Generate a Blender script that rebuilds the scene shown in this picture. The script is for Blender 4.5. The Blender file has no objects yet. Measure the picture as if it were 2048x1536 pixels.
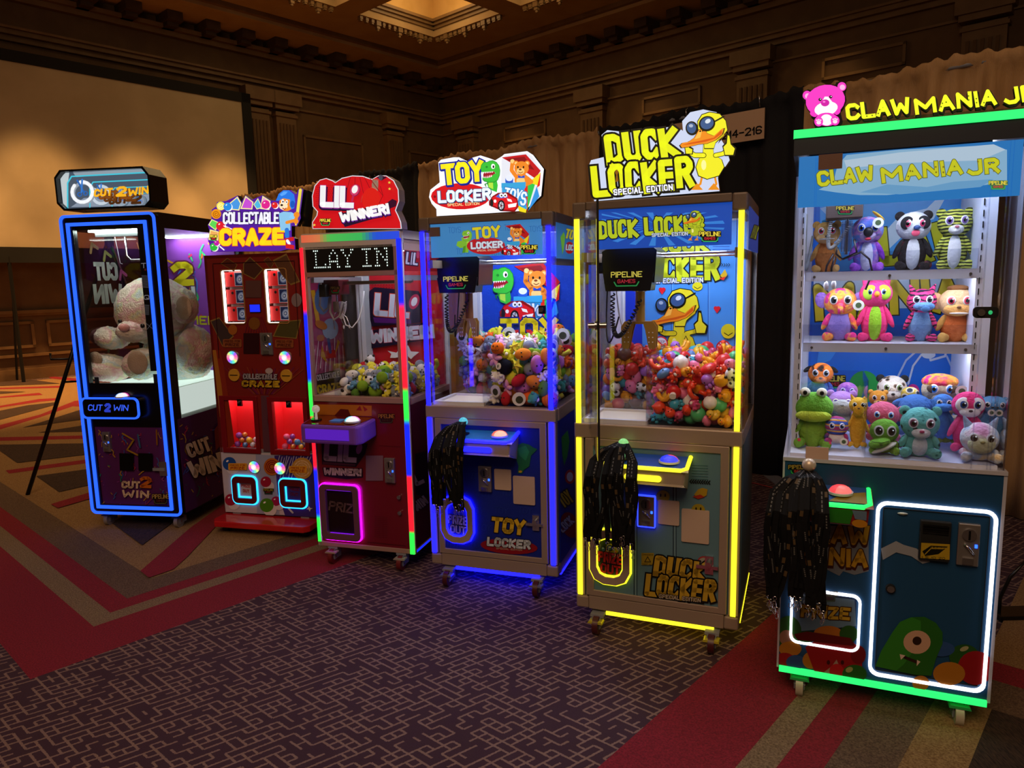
import bpy, bmesh, math, random
from math import sin, cos, pi, radians as R, sqrt, atan2, hypot
from mathutils import Vector, Matrix, Quaternion
V = Vector
C = bpy.context.scene.collection
rnd = random.Random(7)

# ------------------------------------------------------------ camera, world, lights
PIT, ROL, FPX, CH = 0.143751, -0.023348, 1435.6, 1.6
fw = V((0, cos(PIT), -sin(PIT))); rr = V((1, 0, 0)); uu = rr.cross(fw)
_c, _s = cos(ROL), sin(ROL)
rr, uu = _c*rr + _s*uu, -_s*rr + _c*uu
cam = bpy.data.cameras.new('camera'); camo = bpy.data.objects.new('camera', cam); C.objects.link(camo)
cam.sensor_width = 36; cam.lens = FPX/2048*36; cam.clip_end = 100; cam.clip_start = .05
M3_ = Matrix((rr, uu, -fw)).transposed()
camo.matrix_world = Matrix.Translation((0, 0, CH)) @ M3_.to_4x4()
sc = bpy.context.scene; sc.camera = camo
sc.view_settings.view_transform = 'Standard'; sc.view_settings.look = 'None'
sc.view_settings.gamma = 1; sc.view_settings.exposure = 0; sc.view_settings.use_curve_mapping = False
try:
    sc.cycles.transparent_max_bounces = 24; sc.cycles.max_bounces = 7; sc.cycles.sample_clamp_indirect = 4
except Exception: pass
wd = bpy.data.worlds.new('world'); sc.world = wd; wd.use_nodes = True
wd.node_tree.nodes['Background'].inputs[0].default_value = (1, .56, .27, 1)
wd.node_tree.nodes['Background'].inputs[1].default_value = .030
def area(name, loc, target, size, power, col, sy=None, spread=None):
    l = bpy.data.lights.new(name, 'AREA'); l.energy = power; l.color = col; l.size = size
    if sy: l.shape = 'RECTANGLE'; l.size_y = sy
    if spread: l.spread = spread
    o = bpy.data.objects.new(name, l); C.objects.link(o); o.location = loc
    o.rotation_euler = (V(target)-V(loc)).to_track_quat('-Z', 'Y').to_euler(); return o
def spot(name, loc, target, power, col, ang, blend=.5, rad=.08):
    l = bpy.data.lights.new(name, 'SPOT'); l.energy = power; l.color = col; l.spot_size = ang; l.spot_blend = blend; l.shadow_soft_size = rad
    o = bpy.data.objects.new(name, l); C.objects.link(o); o.location = loc
    o.rotation_euler = (V(target)-V(loc)).to_track_quat('-Z', 'Y').to_euler(); return o
# room frame: origin at the far corner, a along the left wall, b along the right wall
CO = V((-1.772, 20.929, 0)); EA = V((-.67275, -.73987, 0)); EB = V((.73987, -.67275, 0))
TR = Matrix(((EA.x, EB.x, 0, CO.x), (EA.y, EB.y, 0, CO.y), (0, 0, 1, 0), (0, 0, 0, 1)))
def RP(a, b, z): return CO + EA*a + EB*b + V((0, 0, z))
WARM = (1, .6, .28)
area('ballroom_light', (-1.2, -1.5, 6.2), (-.6, 3.4, 0), 4.5, 255, (1, .66, .42))
area('ballroom_light_far', RP(10.5, 7.5, 6.6), RP(10, 6.5, 0), 2.5, 60, WARM, spread=R(100))
for k in range(5):
    spot('wall_washer', RP(6.7+1.75*k, 1.9, 6.9), RP(6.7+1.75*k, 1.86, 2.6), 1050, (1, .52, .18), R(60), .4, .12)
for k in range(5):
    spot('wall_washer', RP(.85, 2.9+3.85*k, 6.9), RP(.8, 2.9+3.85*k, 2.6), 130, (1, .58, .2), R(64), .5, .12)
for i, j in ((0, 0), (1, 0), (0, 1), (1, 1)):
    l = bpy.data.lights.new('coffer_light', 'POINT'); l.energy = 42 if i+j < 2 else 30; l.color = (1, .70, .32); l.shadow_soft_size = .3
    o = bpy.data.objects.new('coffer_light', l); C.objects.link(o); o.location = RP(3.55+2.65*i, 3.55+2.65*j, 7.45)

# ------------------------------------------------------------ measuring helpers (cabinet fronts as real planes)
MC = {1: (-2.872, 4.712, -9.51, .675), 2: (-1.953, 4.671, -14.61, .69), 3: (-1.145, 4.005, -17.07, .613),
      4: (-.455, 3.691, -18.9, .704), 5: (.273, 3.136, -22.17, .716), 6: (.989, 2.558, -22.7, .684)}
def mframe(n):
    x, y, yaw, w = MC[n]; yaw = R(yaw)
    return V((x, y, 0)), V((cos(yaw), sin(yaw), 0)), V((-sin(yaw), cos(yaw), 0))
def ray(px, py): return fw + rr*((px-1024)/FPX) + uu*((768-py)/FPX)
def Q(n, px, py, y=0.0):
    O, ex, ey = mframe(n); O = O + ey*y; d = ray(px, py); c = V((0, 0, CH))
    t = (O-c).dot(ey)/d.dot(ey); p = c+d*t-O; return p.dot(ex), p.z
def QS(n, px, py, x=None):
    O, ex, ey = mframe(n); x = MC[n][3] if x is None else x; O = O+ex*x; d = ray(px, py); c = V((0, 0, CH))
    t = (O-c).dot(ex)/d.dot(ex); p = c+d*t-O; return p.dot(ey), p.z
def FL(px, py):
    d = ray(px, py); return V((0, 0, CH))+d*(-CH/d.z)
def pxm(n, y=0.0):           # metres per photo pixel at a cabinet's plane
    O, ex, ey = mframe(n); return (O+ex*.35+ey*y-V((0, 0, 1.4))).dot(fw)/FPX

# ------------------------------------------------------------ materials
def hx(s):
    s = s.lstrip('#'); c = [int(s[i:i+2], 16)/255 for i in (0, 2, 4)]
    return tuple(x/12.92 if x <= .04045 else ((x+.055)/1.055)**2.4 for x in c)
_M = {}
def nm(m): return m.node_tree.nodes, m.node_tree.links
def mat(col, rough=.5, metal=0, emis=0, spec=.5, name=None, coat=0):
    key = (col, rough, metal, emis, spec, coat)
    if key in _M: return _M[key]
    m = bpy.data.materials.new(name or 'surface'); m.use_nodes = True; N, L = nm(m); b = N['Principled BSDF']
    c = hx(col)+(1,)
    b.inputs['Base Color'].default_value = c; b.inputs['Roughness'].default_value = rough; b.inputs['Metallic'].default_value = metal
    b.inputs['Specular IOR Level'].default_value = spec
    if coat: b.inputs['Coat Weight'].default_value = coat
    if emis:
        b.inputs['Emission Color'].default_value = c; b.inputs['Emission Strength'].default_value = emis
        b.inputs['Base Color'].default_value = tuple(x*.3 for x in c[:3])+(1,)
    _M[key] = m; return m
def em(col, s=1.0): return mat(col, .4, 0, s)
def pr(col): return mat(col, .32, 0, 0, .45)
def dim(col): return mat(col, .42, 0, 0, .3)
def noisy(name, c1, c2, scale, rough=.8, bump=0, bscale=None, kind='noise', detail=4, dist=.0, stretch=None, lo=.4, hi=.6):
    key = name
    if key in _M: return _M[key]
    m = bpy.data.materials.new(name); m.use_nodes = True; N, L = nm(m); b = N['Principled BSDF']; b.inputs['Roughness'].default_value = rough
    tc = N.new('ShaderNodeTexCoord'); mp = N.new('ShaderNodeMapping'); L.new(tc.outputs['Object'], mp.inputs[0])
    if stretch: mp.inputs['Scale'].default_value = stretch
    if kind == 'noise':
        t = N.new('ShaderNodeTexNoise'); t.inputs['Scale'].default_value = scale; t.inputs['Detail'].default_value = detail; t.inputs['Distortion'].default_value = dist; out = t.outputs['Fac']
    elif kind == 'voronoi':
        t = N.new('ShaderNodeTexVoronoi'); t.inputs['Scale'].default_value = scale; out = t.outputs['Distance']
    else:
        t = N.new('ShaderNodeTexWave'); t.inputs['Scale'].default_value = scale; t.inputs['Distortion'].default_value = dist; t.bands_direction = 'Z' if kind == 'waveZ' else 'X'; out = t.outputs['Fac']
    L.new(mp.outputs[0], t.inputs['Vector'])
    r = N.new('ShaderNodeValToRGB'); L.new(out, r.inputs[0]); cols = [c1, c2] if isinstance(c2, str) else [c1]+list(c2)
    r.color_ramp.elements[0].position = lo; r.color_ramp.elements[0].color = hx(cols[0])+(1,)
    r.color_ramp.elements[1].position = hi; r.color_ramp.elements[1].color = hx(cols[-1])+(1,)
    for k in range(1, len(cols)-1):
        e = r.color_ramp.elements.new(lo+(hi-lo)*k/(len(cols)-1)); e.color = hx(cols[k])+(1,)
    L.new(r.outputs[0], b.inputs['Base Color'])
    if bump:
        n2 = N.new('ShaderNodeTexNoise'); n2.inputs['Scale'].default_value = bscale or scale*4; n2.inputs['Detail'].default_value = 3; L.new(mp.outputs[0], n2.inputs['Vector'])
        bp = N.new('ShaderNodeBump'); bp.inputs['Strength'].default_value = bump; bp.inputs['Distance'].default_value = .01
        L.new(n2.outputs['Fac'], bp.inputs['Height']); L.new(bp.outputs[0], b.inputs['Normal'])
    _M[key] = m; return m
def glassm(name='clear_acrylic', base=.03, tint=(1, 1, 1), rough=.02):
    if name in _M: return _M[name]
    m = bpy.data.materials.new(name); m.use_nodes = True; N, L = nm(m); N.remove(N['Principled BSDF'])
    t = N.new('ShaderNodeBsdfTransparent'); t.inputs[0].default_value = tint+(1,)
    g = N.new('ShaderNodeBsdfGlossy'); g.inputs['Roughness'].default_value = rough
    lw = N.new('ShaderNodeLayerWeight'); lw.inputs['Blend'].default_value = .5
    p = N.new('ShaderNodeMath'); p.operation = 'POWER'; p.inputs[1].default_value = 5; L.new(lw.outputs['Facing'], p.inputs[0])
    a = N.new('ShaderNodeMath'); a.operation = 'MULTIPLY_ADD'; a.inputs[1].default_value = .85; a.inputs[2].default_value = base; L.new(p.outputs[0], a.inputs[0])
    mx = N.new('ShaderNodeMixShader'); L.new(a.outputs[0], mx.inputs[0]); L.new(t.outputs[0], mx.inputs[1]); L.new(g.outputs[0], mx.inputs[2])
    L.new(mx.outputs[0], N['Material Output'].inputs[0]); _M[name] = m; return m
GLASS = glassm(); CLEAR = glassm('clear_capsule', .10, (.93, .95, 1), .05)
ALU = mat('a3907f', .38, .25); ALUD = mat('6a5a4c', .45, .1); BLACK = mat('08080a', .3); MATT = mat('050505', .8); WHT = mat('d8dade', .5); CHROME = mat('c8c8cc', .18, .95)
GOLD = mat('c89a3c', .25, .9); GREYM = mat('8c9098', .45, .2)

# ------------------------------------------------------------ mesh builder
class MB:
    def __init__(s, T=None): s.v = []; s.f = []; s.mi = []; s.sm = []; s.mats = []; s.T = T
    def m(s, mt):
        if mt not in s.mats: s.mats.append(mt)
        return s.mats.index(mt)
    def add(s, vs, fs, mt, smooth=False):
        n = len(s.v); T = s.T
        s.v += [tuple(T @ V(p)) if T else tuple(p) for p in vs]; k = s.m(mt)
        for f in fs: s.f.append([n+i for i in f]); s.mi.append(k); s.sm.append(smooth)
        return s
    def box(s, x0, x1, y0, y1, z0, z1, mt):
        return s.add([(x0, y0, z0), (x1, y0, z0), (x1, y1, z0), (x0, y1, z0), (x0, y0, z1), (x1, y0, z1), (x1, y1, z1), (x0, y1, z1)],
              [(0, 3, 2, 1), (4, 5, 6, 7), (0, 1, 5, 4), (1, 2, 6, 5), (2, 3, 7, 6), (3, 0, 4, 7)], mt)
    def prism(s, pts, y0, y1, mt, side=None):      # (x,z) outline extruded from y0 (front) to y1
        n = len(pts); a = sum(pts[i][0]*pts[(i+1) % n][1]-pts[(i+1) % n][0]*pts[i][1] for i in range(n))
        if a < 0: pts = pts[::-1]
        s.add([(p[0], y0, p[1]) for p in pts]+[(p[0], y1, p[1]) for p in pts], [list(range(n)), list(range(2*n-1, n-1, -1))], mt)
        s.add([(p[0], y0, p[1]) for p in pts]+[(p[0], y1, p[1]) for p in pts], [(i, n+i, n+(i+1) % n, (i+1) % n) for i in range(n)], side or mt)
        return s
    def ring(s, o, i_, y0, y1, mt):                 # frame between two outlines with equal counts
        n = len(o); vs = [(p[0], y, p[1]) for y in (y0, y1) for p in o]+[(p[0], y, p[1]) for y in (y0, y1) for p in i_]
        fs = []
        for k in range(n):
            j = (k+1) % n
            fs += [(k, j, 2*n+j, 2*n+k), (n+k, 3*n+k, 3*n+j, n+j), (k, n+k, n+j, j), (2*n+k, 2*n+j, 3*n+j, 3*n+k)]
        return s.add(vs, fs, mt)
    def ell(s, c, r, mt, rot=None, seg=16, rings=10, smooth=True):
        if isinstance(r, (int, float)): r = (r, r, r)
        q = rot.to_matrix() if rot else None; vs = []; c = V(c)
        for i in range(1, rings):
            t = pi*i/rings
            for j in range(seg):
                a = 2*pi*j/seg; p = V((r[0]*sin(t)*cos(a), r[1]*sin(t)*sin(a), r[2]*cos(t))); vs.append(c+(q @ p if q else p))
        for sgn in (1, -1):
            p = V((0, 0, r[2]*sgn)); vs.append(c+(q @ p if q else p))
        N = len(vs); fs = []
        for i in range(rings-2):
            for j in range(seg): fs.append((i*seg+j, (i+1)*seg+j, (i+1)*seg+(j+1) % seg, i*seg+(j+1) % seg))
        for j in range(seg): fs += [(N-2, j, (j+1) % seg), (N-1, (rings-2)*seg+(j+1) % seg, (rings-2)*seg+j)]
        return s.add(vs, fs, mt, smooth)
    def cyl(s, p0, p1, r0, mt, r1=None, n=16, caps=True, smooth=True):
        r1 = r0 if r1 is None else r1; p0 = V(p0); p1 = V(p1); d = (p1-p0).normalized(); a = d.orthogonal().normalized(); b = d.cross(a)
        vs = [p+(a*cos(2*pi*k/n)+b*sin(2*pi*k/n))*r for p, r in ((p0, r0), (p1, r1)) for k in range(n)]
        s.add(vs, [(k, (k+1) % n, n+(k+1) % n, n+k) for k in range(n)], mt, smooth)
        if caps: s.add(vs, [list(range(n-1, -1, -1)), list(range(n, 2*n))], mt)
        return s
    def tube(s, pts, r, mt, n=8, closed=False, flat=None, up=None):
        pts = [V(p) for p in pts]; L = len(pts); vs = []; a = None
        for i, p in enumerate(pts):
            d = (pts[(i+1) % L]-pts[i-1]) if closed or 0 < i < L-1 else (pts[1]-pts[0] if i == 0 else pts[-1]-pts[-2]); d.normalize()
            if up is not None: a = V(up)-d*d.dot(V(up)); a.normalize()
            elif a is None: a = d.orthogonal().normalized()
            else: a = (a-d*a.dot(d)).normalized()
            b = d.cross(a); ra, rb = (r, r) if flat is None else flat
            for k in range(n):
                t = 2*pi*k/n+(pi/4 if n == 4 else 0); vs.append(p+a*cos(t)*ra+b*sin(t)*rb)
        fs = [(i*n+k, i*n+(k+1) % n, ((i+1) % L)*n+(k+1) % n, ((i+1) % L)*n+k) for i in range(L if closed else L-1) for k in range(n)]
        if not closed: fs += [list(range(n-1, -1, -1)), list(range((L-1)*n, L*n))]
        return s.add(vs, fs, mt, n > 5)
    def build(s, name, parent=None, label=None, bev=0, **k):
        me = bpy.data.meshes.new(name); me.from_pydata(s.v, [], s.f)
        for mt in s.mats: me.materials.append(mt)
        me.polygons.foreach_set('material_index', s.mi); me.polygons.foreach_set('use_smooth', s.sm); me.update()
        o = bpy.data.objects.new(name, me); C.objects.link(o)
        if parent: o.parent = parent
        if label: o['label'] = label
        for q in k: o[q] = k[q]
        if bev:
            b = o.modifiers.new('b', 'BEVEL'); b.width = bev; b.segments = 2; b.limit_method = 'ANGLE'
        return o
def thing(name, label, cat, loc=(0, 0, 0), rz=0, group=None):
    o = bpy.data.objects.new(name, None); C.objects.link(o); o.location = loc; o.rotation_euler = (0, 0, rz)
    o['label'] = label; o['category'] = cat
    if group: o['group'] = group
    return o
def tag(o, label, cat, group=None):
    o['label'] = label; o['category'] = cat
    if group: o['group'] = group
    return o
def machine(n, name, label, cat):
    x, y, yaw, w = MC[n]; return thing(name, label, cat, (x, y, 0), R(yaw))
def MT(n): x, y, yaw, w = MC[n]; return Matrix.Translation((x, y, 0)) @ Matrix.Rotation(R(yaw), 4, 'Z')
def rrp(x0, z0, x1, z1, r, n=5):
    p = []
    for cx, cz, a0 in ((x1-r, z0+r, -90), (x1-r, z1-r, 0), (x0+r, z1-r, 90), (x0+r, z0+r, 180)):
        for k in range(n+1): a = R(a0+90*k/n); p.append((cx+r*cos(a), cz+r*sin(a)))
    return p

# ------------------------------------------------------------ flat print: outlines, strokes and block lettering
G = dict(A='00 26 40/12 32', B='00 06 36 45 44 33 03/33 42 41 30 00', C='45 36 16 05 01 10 30 41', D='00 06 26 45 41 20 00', E='46 06 00 40/03 33',
 F='46 06 00/03 33', G='45 36 16 05 01 10 30 41 43 23', H='00 06/40 46/03 43', I='00 06', J='46 41 30 10 01', K='00 06/46 03 40', L='06 00 40',
 M='00 06 32 66 60', N='00 06 40 46', O='16 05 01 10 30 41 45 36 16', P='00 06 36 45 44 33 03', Q='16 05 01 10 30 41 45 36 16/22 40',
 R='00 06 36 45 44 33 03/23 40', S='45 36 16 05 04 13 33 42 41 30 10 01', T='06 46/26 20', U='06 01 10 30 41 46', V='06 20 46', W='06 10 34 50 66',
 X='06 40/00 46', Y='06 23 46/23 20', Z='06 46 00 40')
G.update({'2': '05 16 36 45 44 00 40', '1': '04 16 10', '4': '30 36 02 42', '6': '45 36 16 05 01 10 30 41 42 33 03', '!': '06 02/00 01', "'": '06 05', '-': '03 33',
 '5': '46 06 04 34 43 41 30 01', '0': '16 05 01 10 30 41 45 36 16', '3': '05 16 36 45 34 14/34 43 41 30 10 01', '7': '06 46 10'})
GW = {'M': 6, 'W': 6, 'I': 0, '!': 0, "'": 0, ' ': 2, '1': 1, '-': 3}
class Cv:
    """flat print in its own plane: fn maps 2-D drawing units to the plane, off is the stacking direction"""
    def __init__(s, mb, fn, plane, off, pm=pr, z0=.0012, dz=.00014, clip=None):
        s.clip = clip
        s.mb = mb; s.fn = fn; s.pl = plane; s.z = z0; s.dz = dz; s.pm = pm; s.sg = off
    def _m(s, c): return s.pm(c) if isinstance(c, str) else c
    def up(s): s.z += s.dz
    def put(s, pts, c):
        q = [s.fn(*p) for p in pts]
        if s.clip:
            for ax, lim, sg in ((0, s.clip[0], 1), (0, s.clip[1], -1), (1, s.clip[2], 1), (1, s.clip[3], -1)):
                o = []
                for i in range(len(q)):
                    a, b = q[i-1], q[i]; da, db = (a[ax]-lim)*sg, (b[ax]-lim)*sg
                    if (da < 0) != (db < 0): t = da/(da-db); o.append((a[0]+(b[0]-a[0])*t, a[1]+(b[1]-a[1])*t))
                    if db >= 0: o.append(b)
                q = o
                if len(q) < 3: return
        n = len(q)
        a = sum(q[i][0]*q[(i+1) % n][1]-q[(i+1) % n][0]*q[i][1] for i in range(n))
        if a < 0: q = q[::-1]
        if s.pl == 'F': vs = [(x, s.sg-s.z, z) for x, z in q]
        elif s.pl == 'S': vs = [(s.sg+s.z, y, z) for y, z in q]
        elif s.pl == 'L': vs = [(s.sg+s.z, y, z) for y, z in q]
        else: vs = [(x, y, s.sg+s.z) for x, y in q]
        s.mb.add(vs, [list(range(n))], s._m(c))
    def P(s, c, pts):
        if isinstance(pts, str): pts = [tuple(float(t) for t in p.split(',')) for p in pts.split()]
        s.up(); s.put(pts, c); return s
    def B(s, c, x0, y0, x1, y1, r=0):
        if r: return s.P(c, rrp(min(x0, x1), min(y0, y1), max(x0, x1), max(y0, y1), r, 4))
        return s.P(c, [(x0, y0), (x1, y0), (x1, y1), (x0, y1)])
    def E(s, c, cx, cy, rx, ry=None, rot=0, n=22):
        ry = rx if ry is None else ry; a = R(rot)
        return s.P(c, [(cx+rx*cos(t)*cos(a)-ry*sin(t)*sin(a), cy+rx*cos(t)*sin(a)+ry*sin(t)*cos(a)) for t in (2*pi*k/n for k in range(n))])
    def seg(s, c, pts, w, cap=0, joint=True):
        h = w/2
        for i in range(len(pts)-1):
            (x0, y0), (x1, y1) = pts[i], pts[i+1]; L = hypot(x1-x0, y1-y0) or 1e-6; ux, uy = (x1-x0)/L, (y1-y0)/L
            e0 = h*cap if i == 0 else 0; e1 = h*cap if i == len(pts)-2 else 0
            a = (x0-ux*e0, y0-uy*e0); b = (x1+ux*e1, y1+uy*e1); px, py = -uy*h, ux*h
            s.put([(a[0]+px, a[1]+py), (b[0]+px, b[1]+py), (b[0]-px, b[1]-py), (a[0]-px, a[1]-py)], c)
        if joint:
            for (x, y) in (pts if cap == 0 and joint == 2 else pts[1:-1]):
                s.put([(x+h*cos(2*pi*k/10), y+h*sin(2*pi*k/10)) for k in range(10)], c)
    def S(s, c, w, pts, closed=False):
        if isinstance(pts, str): pts = [tuple(float(t) for t in p.split(',')) for p in pts.split()]
        if closed: pts = list(pts)+[pts[0], pts[1]]
        s.up(); s.seg(c, pts, w, joint=2); return s
    def T(s, txt, p0, p1, h, c, t=.2, out=None, ow=.1, sh=0, jit=0, shadow=None, so=(0, 0), gap=.5, rd=False, seed=3, ss=None):
        """lettering on the baseline p0-p1, height h towards screen-up (drawing units with y down)"""
        (x0, y0), (x1, y1) = p0, p1; L = hypot(x1-x0, y1-y0); ux, uy = (x1-x0)/L, (y1-y0)/L; vx, vy = uy, -ux
        g = gap+t*6; ws = [GW.get(ch, 4) for ch in txt]; tot = sum(ws)+g*(len(txt)-1)+t*6; sx = L/tot; sy = h*(1-t)/6; th = min(t*h*.9, 2.5*sx)
        rn = random.Random(seed); lay = []; grp = {}; x = t*3
        for ch, w in zip(txt, ws):
            dy = rn.uniform(-jit, jit)*h; ro = rn.uniform(-jit, jit)*1.2; gy = 0
            if ch != ' ':
                for st in G[ch].split('/'):
                    q = []
                    for p in st.split():
                        a = int(p[0])*sx*(1 if w >= 3 or ch == '1' else 0); b = int(p[1])*sy
                        a -= w*sx/2; b -= h*(1-t)/2
                        a, b = a*cos(ro)-b*sin(ro), a*sin(ro)+b*cos(ro)
                        a += w*sx/2+x*sx; b += h*.5+dy; a += b*sh
                        q.append((x0+ux*a+vx*b, y0+uy*a+vy*b))
                    lay.append(q); grp.setdefault(x, []).append(q)
            x += w+g
        def draw(col, w, ox=0, oy=0, L_=None):
            s.up()
            for q in (L_ or lay): s.seg(col, [(a+ox, b+oy) for a, b in q], w, cap=.0 if rd else 1, joint=2 if rd else True)
        if shadow: draw(shadow, th+ow*h*2, *so)
        if out:
            dz = s.dz; s.dz = dz/3 if len(grp) > 3 else dz
            for gq in grp.values(): draw(out, th+ow*h*2.6, L_=gq); draw(c, th, L_=gq)
            s.dz = dz
        else: draw(c, th)
        return s
def crop(fn, n, scl, ox, oy, **k): return lambda x, y: fn(n, ox+x/scl, oy+y/scl, **k)
def logo(c, x0, y0, x1, y1, a='ffe84a', b='e02a3a', g='35c060', bk='101010'):
    w = x1-x0; h = y1-y0
    c.B(bk, x0-w*.03, y0-h*.06, x1+w*.03, y0+h*.5, h*.08); c.P(bk, [(x0+w*.08, y0+h*.4), (x1-w*.08, y0+h*.4), (x1-w*.12, y1), (x0+w*.12, y1)])
    c.T('PIPELINE', (x0, y0+h*.45), (x1, y0+h*.45), h*.45, a, t=.17); c.T('GAMES', (x0+w*.25, y0+h*.8), (x1-w*.25, y0+h*.8), h*.28, b, t=.16)
    c.S(g, h*.09, [(x0+w*.12, y0+h*.6), (x0+w*.14, y0+h*.82), (x0+w*.22, y0+h*.94), (x1-w*.22, y0+h*.94), (x1-w*.14, y0+h*.82), (x1-w*.12, y0+h*.6)])
# ------------------------------------------------------------ room
WALLC = noisy('wall_paint', '5c4228', '644a2e', 3, .75); TRIMC = noisy('trim_paint', '6c5030', '745838', 4, .6); PANC = noisy('panel_paint', '523a22', '5a4028', 3, .7)
CEILC = noisy('ceiling_paint', 'a08058', 'a88a60', 2, .8); DARKT = noisy('dark_bracket', '3a2614', '45301a', 5, .7)
mb = MB(TR); mb.box(-.3, 0, -.3, 21, 0, 7.6, WALLC); mb.build('wall_right', kind='structure')
mb = MB(TR); mb.box(0, 17, -.3, 0, 0, 7.6, WALLC); wl = mb.build('wall_left', kind='structure')
# mouldings run along walls: (offset from wall, z0, z1)
def run(name, left, a0, a1, z0, z1, d, m, kind='structure'):
    mb = MB(TR)
    if left: mb.box(a0, a1, 0, d, z0, z1, m)
    else: mb.box(0, d, a0, a1, z0, z1, m)
    return mb.build(name, kind=kind)
k = 0
for left in (True, False):
    L = 17 if left else 21
    for z0, z1, d in ((5.93, 6.02, .10), (6.02, 6.10, .2), (6.10, 6.14, .26), (5.62, 5.66, .06), (6.62, 6.72, .12), (6.72, 6.8, .22), (1.16, 1.2, .05), (1.2, 1.26, .09), (.42, .47, .05), (0, .2, .04), (3.0, 3.05, .03)):
        k += 1; run('trim_%d' % k, left, 0, L, z0, z1, d, TRIMC)
# pilasters with stepped capitals and fluted shafts
def pilaster(left, a0, a1, ztop=5.75):
    def bx(p, q, d, z0, z1, m, mb): mb.box(p, q, 0, d, z0, z1, m) if left else mb.box(0, d, p, q, z0, z1, m)
    mb = MB(TR); bx(a0, a1, .16, 0, ztop-.25, TRIMC, mb); bx(a0-.03, a1+.03, .2, 0, .5, TRIMC, mb); o = mb.build('pilaster', kind='structure')
    mb = MB(TR)
    for z0, z1, e, d in ((ztop-.35, ztop-.29, .03, .2), (ztop-.2, ztop-.1, .05, .24), (ztop-.1, ztop+.17, .1, .3)): bx(a0-e, a1+e, d, z0, z1, TRIMC, mb)
    mb.build('capital', o)
    w = (a1-a0)/6
    for i in range(5):
        mb = MB(TR); bx(a0+w*(i+.6), a0+w*(i+1.1), .185, .6, ztop-.5, WALLC, mb); mb.build('fluting', o)
for b in (.75, 4.9, 8.75, 12.6, 16.45): pilaster(False, b, b+.62)
for a in (1.6, 4.75, 5.42): pilaster(True, a, a+.5)
def framed(left, a0, a1, z0, z1, name='wall_panel'):
    mb = MB(TR); w = .05
    def bx(p, q, u, v, d0, d1, m): mb.box(p, q, d0, d1, u, v, m) if left else mb.box(d0, d1, p, q, u, v, m)
    bx(a0, a1, z0, z0+w, 0, .05, TRIMC); bx(a0, a1, z1-w, z1, 0, .05, TRIMC); bx(a0, a0+w, z0, z1, 0, .05, TRIMC); bx(a1-w, a1, z0, z1, 0, .05, TRIMC)
    bx(a0+w, a1-w, z0+w, z1-w, 0, .012, PANC); mb.build(name, kind='structure')
framed(True, 2.8, 4.5, 1.5, 5.1); framed(True, .2, 1.3, 1.5, 5.1)
for k in range(5): framed(True, 6.3+2.05*k, 8.15+2.05*k, .58, 1.06)
for b in (.75, 4.9, 8.75, 12.6): framed(False, b+.95, b+3.5, 1.5, 5.0); framed(False, b+1.6, b+3.0, 5.12, 5.5)
for k in range(20):     # dark brackets below the ceiling
    for left in (True, False):
        p = .45+.77*k
        if left and p > 15: continue
        mb = MB(TR); (mb.box(p, p+.3, 0, .55, 6.8, 6.97, DARKT) if left else mb.box(0, .55, p, p+.3, 6.8, 6.97, DARKT))
        (mb.box(p+.04, p+.26, 0, .42, 6.72, 6.8, DARKT) if left else mb.box(0, .42, p+.04, p+.26, 6.72, 6.8, DARKT)); mb.build('bracket', kind='structure')
# ceiling: outer soffit, raised field, coffers
mb = MB(TR)
mb.box(0, 17, 0, 1.15, 6.98, 7.1, CEILC); mb.box(0, 1.15, 1.15, 21, 6.98, 7.1, CEILC)
mb.box(1.0, 17, 1.0, 1.25, 7.05, 7.16, TRIMC); mb.box(1.0, 1.25, 1.25, 21, 7.05, 7.16, TRIMC)
mb.box(1.15, 17, 1.15, 2.5, 7.14, 7.3, CEILC); mb.box(1.15, 2.5, 2.5, 21, 7.14, 7.3, CEILC)
P0, OP, PI_ = 2.5, 2.05, 2.65
cof = [(i, j) for i in range(4) for j in range(4)]
for i in range(5): mb.box(P0+PI_*i-.6 if i else 2.4, P0+PI_*i, 2.5, 21, 7.14, 7.3, CEILC) if i else None
for i in range(4):
    for j in range(1, 6): mb.box(P0+PI_*i, P0+PI_*i+OP, P0+PI_*j-.6, P0+PI_*j, 7.14, 7.3, CEILC)
mb.box(P0+PI_*4-.6, 17, 2.5, 21, 7.14, 7.3, CEILC); mb.build('ceiling', kind='structure')
COFC = noisy('coffer_paint', 'c09a5c', 'caa468', 2, .8)
ci = 0
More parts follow.
